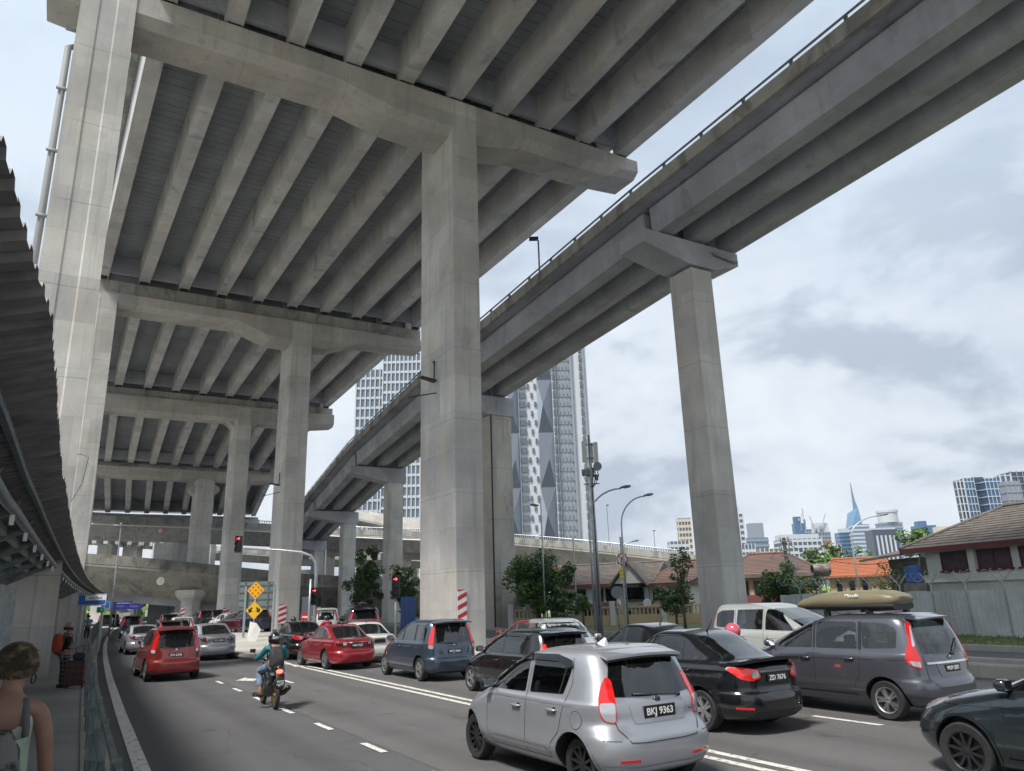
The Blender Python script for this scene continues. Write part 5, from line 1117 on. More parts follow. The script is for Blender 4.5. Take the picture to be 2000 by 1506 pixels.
round_sign(597, 1205, 52, .33, 'red no-entry sign behind the riders, left of the traffic light pole', REDP, None, noentry)
def crossed(root, z, r):
    b = MB(); b.tube([(-r * .6, -.082, z + r * .6), (r * .6, -.082, z - r * .6)], .03, 4); b.build('bar', REDP, root)
    b = MB(); b.tube([(-r * .1, -.076, z - r * .6), (-r * .1, -.076, z + .05), (r * .4, -.076, z + .25)], .035, 4); b.build('symbol', mat('sign_black'), root)
p = at(1224, 1230, 56)
sp = empty('sign_post', (p.x, p.y, .15), HEAD, 'tall lamp post carrying a red-ringed round sign above a yellow plate', 'road sign')
qz = loc(sp, at(1222, 1092, 56)).z; b = MB(); b.tube([(0, 0, 0), (0, 0, qz + 1.6)], .07, 8); b.build('pole', STEEL, sp)
b = MB(); b.lathe([(.001, -.10), (.42, -.10), (.42, -.08), (.001, -.08)], (0, 0, qz), 1, 24); b.build('disc', WHITE, sp)
b = MB(); b.lathe([(.34, -.105), (.42, -.105), (.42, -.102), (.34, -.102)], (0, 0, qz), 1, 28, 0, False); b.tube([(-.27, -.11, qz + .27), (.27, -.11, qz - .27)], .03, 4); b.build('ring', REDP, sp)
b = MB(); b.tube([(-.05, -.106, qz - .25), (-.05, -.106, qz + .1), (.18, -.106, qz + .2)], .03, 4); b.build('symbol', mat('sign_black'), sp)
b = MB(); b.bb((-.24, -.10, qz - 1.35), (.24, -.08, qz - .6)); b.build('yellow_plate', mat('pale_yellow', (.75, .62, .08), .5), sp)
text('24 JAM', 'lettering', .12, mat('sign_black'), sp, (0, -.11, qz - .85), (R(90), 0, 0), .002); text('5TT00', 'lettering', .12, mat('sign_black'), sp, (0, -.11, qz - 1.1), (R(90), 0, 0), .002)
round_sign(1205, 1157, 46, .36, 'grey back of a round sign before the white terrace houses', GRAYB, None)
round_sign(1264, 1177, 60, .30, 'small pale round mirror-like sign left of the bare tree', mat('pale_face', (.55, .56, .56), .4), WHITE)
round_sign(313, 1038, 122, .65, 'round red speed sign hung on the higher crossing viaduct', WHITE, REDP) if False else None
# signs on the viaduct faces
def wall_sign(px, py, d, r, face, ring, txt, label):
    c = at(px, py, d); root = empty('limit_sign', c, HEAD, label, 'road sign'); b = MB(); b.lathe([(.001, -.07), (r, -.07), (r, -.02), (.001, -.02)], (0, 0, 0), 1, 24); b.build('disc', face, root)
    if ring: b = MB(); b.lathe([(r * .72, -.08), (r, -.08), (r, -.072), (r * .72, -.072)], (0, 0, 0), 1, 28, 0, False); b.build('ring', ring, root)
    text(txt, 'lettering', r * .9, mat('sign_black') if face == WHITE else mat('worn_red', (.3, .08, .06), .6), root, (0, -.085, 0), (R(90), 0, 0), .002)
wall_sign(313, 1037, 126.5, .52, WHITE, REDP, '60', 'round red-ringed 60 speed limit sign on the higher crossing viaduct')
wall_sign(314, 1135, 98.7, .5, mat('worn_pale', (.45, .42, .38), .7), mat('worn_red'), '5.2', 'worn round height limit sign on the lower stained viaduct')
# lamps
def lamp(name, px_, pb, d, h_, tip, label, r=.07, arm=.0, head=(.7, .24, .12), zb=.1, curve=True):
    """px_: pole pixel x at pb; tip: pixel of the lantern"""
    p = at(px_, pb, d); root = empty(name, (p.x, p.y, zb), HEAD, label, 'street lamp'); t = loc(root, at(tip[0], tip[1], d)); hz = t.z
    b = MB(); n = 8; pts = [(0, 0, 0), (0, 0, hz * .55)]; x0 = t.x
    if curve: pts += [(x0 * (1 - math.cos(R(90 * j / n))), 0, hz - .25 - (hz * .22) * (1 - math.sin(R(90 * j / n)))) for j in range(n + 1)]
    else: pts += [(0, 0, hz), (x0, 0, hz + .05)]
    b.tube(pts, [r] * 2 + [r * .7] * (len(pts) - 2), 8); b.build('pole', STEEL, root, smooth=True)
    hx = head[0]; s_ = 1 if x0 >= 0 else -1; b = MB(); b.sweep([[(x0 + s_ * (u - .1) * 1, math.cos(q) * w_, hz - .2 + math.sin(q) * w_ * .45 + u * .12) for q in [j * math.pi / 4 for j in range(8)]] for u, w_ in ((0, .05), (.1 * hx, head[1] * .5), (hx * .5, head[1]), (hx * .9, head[1] * .8), (hx, .05))]); b.build('lantern', mat('lantern_grey', (.22, .23, .24), .5), root, smooth=True); return root
lamp('street_lamp', 1163, 1235, 46, 9, (1213, 946), 'grey street lamp with its arm reaching right, beside the antenna mast')
lamp('street_lamp', 1228, 1235, 52, 9, (1259, 962), 'grey curved street lamp in front of the clouds, right of the antenna mast')
lamp('street_lamp', 1213, 1225, 75, 9, (1236, 1053), 'small curved street lamp near the crossing viaduct on the right')
lamp('street_lamp', 1680, 1165, 62, 9, (1720, 1001), 'dark curved street lamp in front of the spired tower')
lamp('street_lamp', 213, 1235, 60, 9, (236, 1023), 'pale street lamp leaning over the left lane in front of the crossing viaducts', zb=.2, curve=False)
lamp('street_lamp', 1066, 1230, 56, 9, (1050, 982), 'thin double-armed lamp post in front of the patterned tower', curve=False, r=.06)
for px, y0, y1, d, lb in ((1128, 1225, 1050, 60, 'thin grey pole left of the antenna mast'), (818, 1215, 1040, 60, None), (1315, 1235, 1130, 60, None)):
    if lb: p = at(px, y0, d); o = MB().tube([(0, 0, 0), (0, 0, at(px, y1, d).z)], .06, 8).build('thin_pole', STEEL); o.location = (p.x, p.y, 0); tag(o, lb, 'pole')
def deck_lamp(px, py0, py1, d, tipx, label):
    p = at(px, py0, d); root = empty('deck_lamp', p, HEAD, label, 'street lamp'); h_ = at(px, py1, d).z - p.z; t = loc(root, at(tipx, py1, d)).x
    b = MB(); b.tube([(0, 0, -1), (0, 0, h_), (t * .5, 0, h_ + .1)], .05, 6); b.build('pole', DSTEEL, root); b = MB(); b.box((t * .85, 0, h_ + .12), (abs(t) * .7 + .3, .3, .12)); b.build('lantern', BLK, root)
deck_lamp(1053, 512, 470, 37, 1041, 'small dark lamp standing on the parapet of the grey ramp')
deck_lamp(1190, 1065, 988, 120, 1187, 'thin pole on the crossing viaduct just right of the patterned tower'); deck_lamp(1280, 1078, 1038, 120, 1278, 'short thin pole on the crossing viaduct left of the ramp pier')
deck_lamp(532, 1022, 900, 136, 531, 'tall thin mast on the higher crossing viaduct in the gap left of the second pier')
for px, y in ((393, 1079), (404, 1068), (415, 1078)): deck_lamp(px, y + 15, y, 168, px + 3, 'tiny signboard pole against the sky between the third and fourth piers, at x %d' % px if False else {393: 'leftmost tiny sign pole in the sky gap under the higher crossing viaduct', 404: 'middle tiny sign pole in the sky gap under the higher crossing viaduct', 415: 'rightmost tiny sign pole in the sky gap under the higher crossing viaduct'}[px])
# antenna mast
p = at(1173, 1245, 43); am = empty('antenna_mast', (p.x, p.y, .1), HEAD, 'tall grey antenna mast with panel antennas in front of the patterned tower', 'antenna mast')
tz = loc(am, at(1153, 850, 43)).z
b = MB(); b.tube([(0, 0, 0), (0, 0, tz * .45), (0, 0, tz * .8), (0, 0, tz)], [.17, .14, .10, .06], 12); b.build('mast', STEEL, am, smooth=True)
for x, y, z, h_ in ((-.33, -.1, -1.0, 1.25), (.34, -.1, -1.1, 1.3), (.1, .3, -1.0, 1.2)): b = MB(); b.box((x, y, tz + z), (.26, .12, h_)); b.build('panel_antenna', mat('antenna_white', (.6, .6, .58), .5), am, bevel=.02)
b = MB(); b.lathe([(.001, -.3), (.25, -.28), (.25, -.15), (.001, -.15)], (.38, 0, tz - 1.9), 1, 16); b.box((-.38, 0, tz - 2.2), (.3, .2, .35)); b.box((.3, 0, tz - 2.5), (.2, .2, .3)); b.box((0, .1, tz - 2.2), (.4, .2, .5)); b.build('radio_unit', GRAYB, am)
b = MB(); rnd = random.Random(5)
for k in range(9):
    x = rnd.uniform(-.35, .35); b.tube([(x, -.05, tz - 1.9), (x * 1.4, -.15, tz - 2.4), (x * .8, -.1, tz - 2.9), (x * .2, -.16, tz - 3.1)], .015, 4)
for z in (-.6, -1.4, -2.4, -2.9): b.bb((-.45, -.05, tz + z), (.45, .02, tz + z + .05))
b.tube([(.0, -.19, 1), (.02, -.17, tz * .5), (0, -.14, tz - 3)], .03, 5); b.build('cables', BLK, am)
# utility pole
p = at(1545, 1165, 60); up = empty('utility_pole', (p.x, p.y, 0), HEAD, 'dark timber utility pole with insulators in front of the tiled roofs', 'utility pole')
uz = loc(up, at(1535, 1050, 60)).z; b = MB(); b.tube([(0, 0, 0), (0, 0, uz)], .14, 8); b.build('pole', mat('old_timber', (.08, .075, .07), .9, var=.3), up)
b = MB()
for z in (-.3, -1.0, -1.4, -2.3): b.box((.1, -.1, uz + z), (.9, .1, .1)); b.tube([(.3, -.1, uz + z), (.3, -.1, uz + z + .35)], .05, 5); b.tube([(-.3, -.1, uz + z), (-.3, -.1, uz + z + .3)], .05, 5)
b.build('crossarm', DSTEEL, up)
for i, (e0, e1) in enumerate((((1533, 1052, 60), (1442, 1095, 75)), ((1533, 1060, 60), (1800, 1080, 55)), ((1540, 1090, 60), (1640, 1160, 40)))):
    q0, q1 = at(*e0), at(*e1); b = MB(); b.tube([tuple(q0.lerp(q1, t / 8) - q0 - Vector((0, 0, 1.2 * (1 - (t / 4 - 1) ** 2)))) for t in range(9)], .025, 4); b.build('power_cable', BLK, up).matrix_world = Matrix.Translation(q0) if False else Matrix.Translation(q0)
    bpy.data.objects[bpy.context.scene.objects[-1].name] if False else None
for o in kids(up):
    if o.name.startswith('power_cable'):
        w0 = o.matrix_world.translation.copy() if False else o.location.copy(); o.location = loc(up, w0); o.rotation_euler.z = -HEAD
# ================================================================ PEOPLE
SKIN = mat('skin', (.42, .25, .18), .55, var=.06, vscale=8); SKIN2 = mat('skin_tan', (.30, .16, .11), .55)
def skinmesh(name, chains, mt, parent, sub=2, smooth=True):
    """continuous surface grown round connected joints: chains of (point, radius)"""
    vid, V, Rr, E = {}, [], [], []
    for ch in chains:
        prev = None
        for p, r in ch:
            key = tuple(round(x, 4) for x in p)
            if key not in vid: vid[key] = len(V); V.append(p); Rr.append(r)
            i = vid[key]
            if prev is not None and prev != i: E.append((prev, i))
            prev = i
    me = bpy.data.meshes.new(name); me.from_pydata(V, E, []); o = bpy.data.objects.new(name, me); COL.objects.link(o)
    sk = o.modifiers.new('s', 'SKIN'); sk.use_smooth_shade = True
    me.skin_vertices[0].data[0].use_root = True
    for i, r in enumerate(Rr):
        r = r if isinstance(r, tuple) else (r, r); me.skin_vertices[0].data[i].radius = r
    s2 = o.modifiers.new('u', 'SUBSURF'); s2.levels = sub; s2.render_levels = sub
    bpy.context.view_layer.update()
    m2 = bpy.data.meshes.new_from_object(o.evaluated_get(bpy.context.evaluated_depsgraph_get())); o.modifiers.clear(); o.data = m2; m2.name = name; bpy.data.meshes.remove(me)
    m2.materials.clear(); m2.materials.append(mt); o.parent = parent
    m2.polygons.foreach_set('use_smooth', [True] * len(m2.polygons)); return o
def hand(w, d, sx, curl=.5):
    """palm and five curled fingers from wrist w along direction d"""
    w, d = Vector(w), Vector(d).normalized(); side = Vector((sx, 0, 0)); side = (side - d * side.dot(d)).normalized() if abs(d.dot(side)) < .9 else Vector((0, 1, 0)); nrm = d.cross(side)
    palm = w + d * .07; ch = [[(tuple(w), .024), (tuple(palm), (.034, .02))]]
    for i, l in enumerate((.068, .076, .070, .056)):
        b = palm + side * (.028 - .019 * i); t1 = b + d * l * .55 + nrm * .01; t2 = t1 + (d * (1 - curl) + nrm * curl) * l * .5
        ch.append([(tuple(palm), (.034, .02)), (tuple(b + d * .02), .0095), (tuple(t1), .0085), (tuple(t2), .007)])
    t = w + d * .03 + side * .03; ch.append([(tuple(w), .024), (tuple(t), .011), (tuple(t + d * .035 + side * .012 + nrm * .01), .0095), (tuple(t + d * .06 + nrm * .02), .008)])
    return ch
def head_chain(neck, hc, face=Vector((0, 1, 0)), s=1.0):
    n, h = Vector(neck), Vector(hc); f = face.normalized(); r = Vector((f.y, -f.x, 0))
    c = [[(tuple(n), .052), (tuple(h - Vector((0, 0, .06)) + f * .01), (.062 * s, .07 * s)), (tuple(h + Vector((0, 0, .02))), (.078 * s, .092 * s)), (tuple(h + Vector((0, 0, .085))), (.055 * s, .065 * s))]]
    c.append([(tuple(h - Vector((0, 0, .06)) + f * .01), (.062 * s, .07 * s)), (tuple(h + f * .075 - Vector((0, 0, .085))), .025)])
    c.append([(tuple(h + Vector((0, 0, .02))), (.078 * s, .092 * s)), (tuple(h + f * .108 - Vector((0, 0, .02))), .012)])
    for q in (-1, 1): c.append([(tuple(h + Vector((0, 0, .02))), (.078 * s, .092 * s)), (tuple(h + r * q * .088 - Vector((0, 0, .01))), (.012, .022))])
    return c
def hair(parent, hc, mt, r=(.095, .11, .12), n=420, ln=.05, zmin=-.35, face=Vector((0, 1, 0)), seed=1, curl=.6):
    """head of hair: cap plus many short curved locks"""
    rn = random.Random(seed); b = MB(); hc = Vector(hc); f = face.normalized()
    for k in range(n):
        while True:
            v = Vector((rn.gauss(0, 1), rn.gauss(0, 1), rn.gauss(0, 1))).normalized()
            if v.z > zmin and (v.dot(f) < .45 or v.z > .55): break
        p = hc + Vector((v.x * r[0], v.y * r[1], v.z * r[2])) * .94
        t = Vector((rn.uniform(-1, 1), rn.uniform(-1, 1), rn.uniform(-1, .4))) * curl + v
        t.normalize(); q = p + t * ln * .5 + v * .006; e = q + (t + Vector((rn.uniform(-1, 1), rn.uniform(-1, 1), -1)) * curl) * ln * .5
        b.tube([p, q, e], [.0042, .0048, .0015] if n > 1000 else [.011, .012, .004], 4)
    return b.build('hair', mt, parent, smooth=True)
# ---- woman in the left foreground, seen from behind
hp = at(27, 1303, 4.75); sz = .22
wo = empty('person', (hp.x, hp.y, sz), R(-3), 'woman with short curly hair and pale tank top seen from behind, lower left corner', 'person'); Hh = hp.z - sz
k_ = Hh / 1.64
def K(x, y, z): return (x * k_, y * k_, z * k_)
ra = [((.0, 0, 1.38)), ]
ch = []
nk, hd_ = K(0, .0, 1.50), (0.01, .03, Hh)
pel, wst, chs, shc = K(0, 0, .95), K(0, .01, 1.12), K(0, -.01, 1.30), K(0, -.01, 1.42)
ch.append([(pel, (.165, .12)), (wst, (.125, .095)), (chs, (.15, .105)), (shc, (.115, .075)), (nk, .05)])
for q in (-1, 1):
    sh = K(q * .165, -.015, 1.395)
    ch.append([(shc, (.115, .075)), (sh, .058), (K(q * .205, -.02, 1.25), .05), (K(q * .225, -.01, 1.10), .043), (K(q * .235, .04, .95), .037), (K(q * .235, .10, .84), .026)])
    ch += hand(K(q * .235, .10, .84), (0, .3, -1), -q)
    ch.append([(pel, (.165, .12)), (K(q * .09, 0, .85), .092), (K(q * .1, .03 * q, .48), .058), (K(q * .1, -.03, .09), .038), (K(q * .1, .10, .04), (.042, .03))])
ch += head_chain(nk, hd_, Vector((.35, .94, 0)), 1.02)
skinmesh('body', ch, mat('woman_skin', (.27, .145, .10), .55, var=.16, vscale=6, bump=.15), wo)
TOP = mat('tank_top', (.50, .58, .46), .85, vcol=(.62, .66, .60), vscale=5, bump=.3)
skinmesh('tank_top', [[(K(0, 0, 1.0), (.172, .13)), (wst, (.140, .112)), (chs, (.160, .118)), (K(0, -.012, 1.37), (.108, .088))], [(K(0, -.012, 1.37), (.108, .088)), (K(-.085, -.02, 1.435), (.03, .045)), (K(-.08, .02, 1.45), .03)], [(K(0, -.012, 1.37), (.108, .088)), (K(.085, -.02, 1.435), (.03, .045)), (K(.08, .02, 1.45), .03)]], TOP, wo)
skinmesh('trousers', [[(K(0, 0, 1.0), (.175, .132)), (K(.09, 0, .85), .105), (K(.1, .03, .48), .075), (K(.1, -.03, .12), .06)], [(K(0, 0, 1.0), (.175, .132)), (K(-.09, 0, .85), .105), (K(-.1, -.03, .48), .075), (K(-.1, -.03, .12), .06)]], mat('trouser_green', (.10, .12, .10), .9), wo)
HAIR = mat('curly_hair', (.06, .042, .028), .5, vcol=(.26, .19, .115), vscale=14, vr=(.48, .66))
hair(wo, (hd_[0], hd_[1] + .0, hd_[2] + .028), HAIR, (.078, .094, .10), 5200, .032, -.55, Vector((.35, .94, 0)), 3, .9)
b = MB(); b.tube([(.098 + hd_[0] + .022 * math.cos(t) * .5, hd_[1] + .0 + .022 * math.cos(t), hd_[2] - .075 + .028 * math.sin(t)) for t in [j * .45 for j in range(15)]], .0045, 6); b.build('earring', mat('dark_metal', (.05, .045, .04), .3, .9), wo, smooth=True)
b = MB(); b.tube([K(-.10, -.10, 1.28), K(-.095, -.10, 1.40), K(-.08, -.03, 1.47), K(-.085, .06, 1.42), K(-.1, .12, 1.2)], [.02] * 5, 6)
b.tube([K(.115, -.125, 1.16), K(.112, -.118, 1.33), K(.088, -.06, 1.458), K(.085, .04, 1.45), K(.1, .12, 1.2)], [.022] * 5, 6)
bp = empty('backpack', tuple(wo.location), wo.rotation_euler.z, 'dark patterned backpack with grey straps on the woman at lower left', 'backpack'); b.build('strap', mat('grey_strap', (.11, .115, .12), .9), bp, smooth=True)
b = MB(); secs = []
for z, w_, d_ in ((.86, .10, .06), (.90, .15, .10), (1.05, .17, .13), (1.22, .15, .11), (1.32, .10, .06)):
    secs.append([((-.045 + math.copysign(abs(math.cos(t)) ** .6, math.cos(t)) * w_) * k_, (-.24 + math.copysign(abs(math.sin(t)) ** .6, math.sin(t)) * d_) * k_, z * k_) for t in [2 * math.pi * j / 20 for j in range(20)]])
b.sweep(secs); b.build('pack', mat('patterned_cloth', (.03, .035, .03), .9, vcol=(.16, .15, .15), vscale=11, vr=(.45, .55)), bp, auto=60)
b = MB(); b.sweep([[((.155 + .02 * math.sin(z * 9)) * k_, (-.16 + dy) * k_, z * k_) for dy in (0, .02)] + [((.06) * k_, (-.30 + dy) * k_, z * k_) for dy in (.02, 0)] for z in (.80, .9, 1.0, 1.1, 1.2, 1.27)]); b.build('side_flap', mat('pale_green_cloth', (.34, .42, .30), .9, vcol=(.22, .28, .22), vscale=7), bp, auto=50)
# ---- generic small figure
def figure(label, loc, rz, H=1.72, shirt=(.02, .02, .02), pants=(.1, .1, .1), hairc=(.03, .02, .015), pose='stand', pmat=None, skin=SKIN2, cap_=None, group=None):
    root = empty('person', loc, rz, label, 'person', group); k = H / 1.72; Kx = lambda x, y, z: (x * k, y * k, z * k)
    st = .16 if pose == 'walk' else 0
    nk, hc = Kx(0, .01, 1.45), Kx(0, .03, 1.59); pel, wst, chs, shc = Kx(0, 0, .93), Kx(0, .01, 1.08), Kx(0, 0, 1.25), Kx(0, 0, 1.38)
    tor = [(pel, (.14, .11)), (wst, (.13, .10)), (chs, (.155, .11)), (shc, (.12, .08))]
    ch = [tor + [(nk, .05)]]; arms = []; legs = []
    for q in (-1, 1):
        if pose == 'hold': a_ = [(shc, (.12, .08)), (Kx(q * .17, 0, 1.36), .056), (Kx(q * .21, .02, 1.10), .044), (Kx(q * .12, .26, 1.08), .032)]; dr = (-.3 * q, 1, .1)
        else: a_ = [(shc, (.12, .08)), (Kx(q * .17, 0, 1.36), .056), (Kx(q * .22, -.03, 1.10), .044), (Kx(q * .24, .05, .87), .03)]; dr = (0, .2, -1)
        ch.append(a_); ch += hand(a_[-1][0], dr, -q); arms.append(a_)
        l_ = [(pel, (.14, .11)), (Kx(q * .09, 0, .84), .088), (Kx(q * .1, st * q * .5 + .02, .48), .06), (Kx(q * .1, st * q, .09), .04)]
        legs.append(l_); ch.append(l_ + [(Kx(q * .1, st * q + .13, .035), (.04, .028))])
    ch += head_chain(nk, hc); skinmesh('body', ch, skin, root, 1)
    fat = lambda c, e: [(p, tuple(x + e for x in r) if isinstance(r, tuple) else r + e) for p, r in c]
    mc = lambda n, c: mat(n, c, .9)
    skinmesh('shirt', [fat(tor, .016), fat(arms[0][:3], .014), fat(arms[1][:3], .014)], mc('shirt_%d%d%d' % tuple(int(x * 99) for x in shirt), shirt), root, 1)
    skinmesh('trousers', [[(Kx(0, 0, .99), (.158, .128))] + fat(l[1:], .02) for l in legs], pmat or mc('pants_%d%d%d' % tuple(int(x * 99) for x in pants), pants), root, 1)
    for q in (0, 1): p = legs[q][-1][0]; b = MB(); b.sweep([[(p[0] + math.cos(t) * w_, p[1] + y, .045 + math.sin(t) * .045) for t in [j * math.pi / 4 for j in range(8)]] for y, w_ in ((-.09, .03), (-.05, .048), (.1, .05), (.18, .03))]); b.build('shoe', BLK, root, smooth=True)
    hair(root, (hc[0], hc[1], hc[2] + .03), mc('hair_dark', hairc), (.09, .1, .105), 160, .04, -.2, seed=5)
    if cap_:
        b = MB(); c = Vector(hc) + Vector((0, .0, .06)); b.lathe([(.185, 0), (.12, .012), (.105, .03), (.10, .09), (.07, .125), (.001, .135)], c, 2, 20); b.build('hat', mc('hat_cloth', cap_), root, smooth=True)
    return root
plaid = bpy.data.materials.new('plaid_cloth'); plaid.use_nodes = True; t = plaid.node_tree; bs_ = t.nodes['Principled BSDF']; bs_.inputs['Roughness'].default_value = .95
def plaidize(t, bs_, base, l1, sc):
    c = N(t, 'ShaderNodeTexCoord'); sp_ = N(t, 'ShaderNodeSeparateXYZ'); L(t, c.outputs['Object'], sp_.inputs[0]); last = base; prev = None
    for ax in (0, 1, 2):
        m1 = N(t, 'ShaderNodeMath', operation='MULTIPLY', inp={1: sc}); L(t, sp_.outputs[ax], m1.inputs[0]); f = N(t, 'ShaderNodeMath', operation='FRACT'); L(t, m1.outputs[0], f.inputs[0]); g = N(t, 'ShaderNodeMath', operation='LESS_THAN', inp={1: .28}); L(t, f.outputs[0], g.inputs[0])
        g2 = N(t, 'ShaderNodeMath', operation='MULTIPLY', inp={1: .45}); L(t, g.outputs[0], g2.inputs[0])
        mi = N(t, 'ShaderNodeMix', data_type='RGBA'); L(t, g2.outputs[0], mi.inputs[0]); mi.inputs[7].default_value = (*l1, 1)
        if prev: L(t, prev, mi.inputs[6])
        else: mi.inputs[6].default_value = (*base, 1)
        prev = mi.outputs[2]
    L(t, prev, bs_.inputs['Base Color'])
plaidize(t, bs_, (.02, .02, .022), (.30, .29, .28), 9)
mp_ = at(119, 1342, 21.6)
man = figure('man in a pale cap and checked trousers standing sideways on the sidewalk', (mp_.x, mp_.y, .22), R(-75), 1.62, (.012, .012, .014), pants=(.1, .1, .1), pose='hold', pmat=plaid, cap_=(.30, .27, .22))
bgp = empty('backpack', tuple(man.location), man.rotation_euler.z, 'round orange-red bag slung on the back of the man in checked trousers', 'backpack')
b = MB(); b.sweep([[(math.cos(t) * w_, -.20 + y, 1.13 + math.sin(t) * h_) for t in [2 * math.pi * j / 16 for j in range(16)]] for y, w_, h_ in ((.08, .14, .2), (.03, .19, .27), (-.07, .19, .27), (-.13, .12, .19))]); b.build('pack', mat('orange_cloth', (.35, .055, .025), .85), bgp, auto=50)
b = MB()
for q in (-1, 1): b.tube([(q * .09, -.12, 1.1), (q * .11, -.05, 1.42), (q * .11, .08, 1.38), (q * .12, .12, 1.15)], .018, 5)
b.build('strap', mat('grey_strap'), bgp)
sp2 = at(145, 1342, 21.3); su = empty('suitcase', (sp2.x, sp2.y, .22), HEAD + R(8), 'brown-pink plaid suitcase with a raised handle and a dark bag on top', 'suitcase')
pl2 = bpy.data.materials.new('plaid_suitcase'); pl2.use_nodes = True; plaidize(pl2.node_tree, pl2.node_tree.nodes['Principled BSDF'], (.16, .07, .065), (.03, .02, .02), 6)
b = MB(); b.box((0, 0, .39), (.50, .28, .64)); b.build('shell', pl2, su, bevel=.03)
for x in (-.2, .2): b = MB(); b.lathe([(.04, -.02), (.04, .02)], (x, 0, .04), 0, 10); b.build('wheel', BLK, su)
b = MB(); b.tube([(-.1, .1, .7), (-.1, .1, 1.05), (.1, .1, 1.05), (.1, .1, .7)], .012, 6); b.build('handle', BLK, su)
b = MB(); b.sweep([[(math.cos(t) * w_ + .03, math.sin(t) * .12, z) for t in [j * math.pi / 5 for j in range(10)]] for z, w_ in ((.72, .12), (.78, .17), (.85, .16), (.90, .08))]); o = b.build('small_bag', mat('blue_black_cloth', (.02, .035, .06), .8), None, smooth=True); o.location = su.location; o.rotation_euler = su.rotation_euler; tag(o, 'small dark blue bag lying on top of the plaid suitcase', 'bag')
fp = at(168, 1248, 58); figure('distant pedestrian in a light blue shirt on the sidewalk', (fp.x, fp.y, .22), 0, 1.66, (.12, .30, .48), (.03, .03, .04), pose='walk')
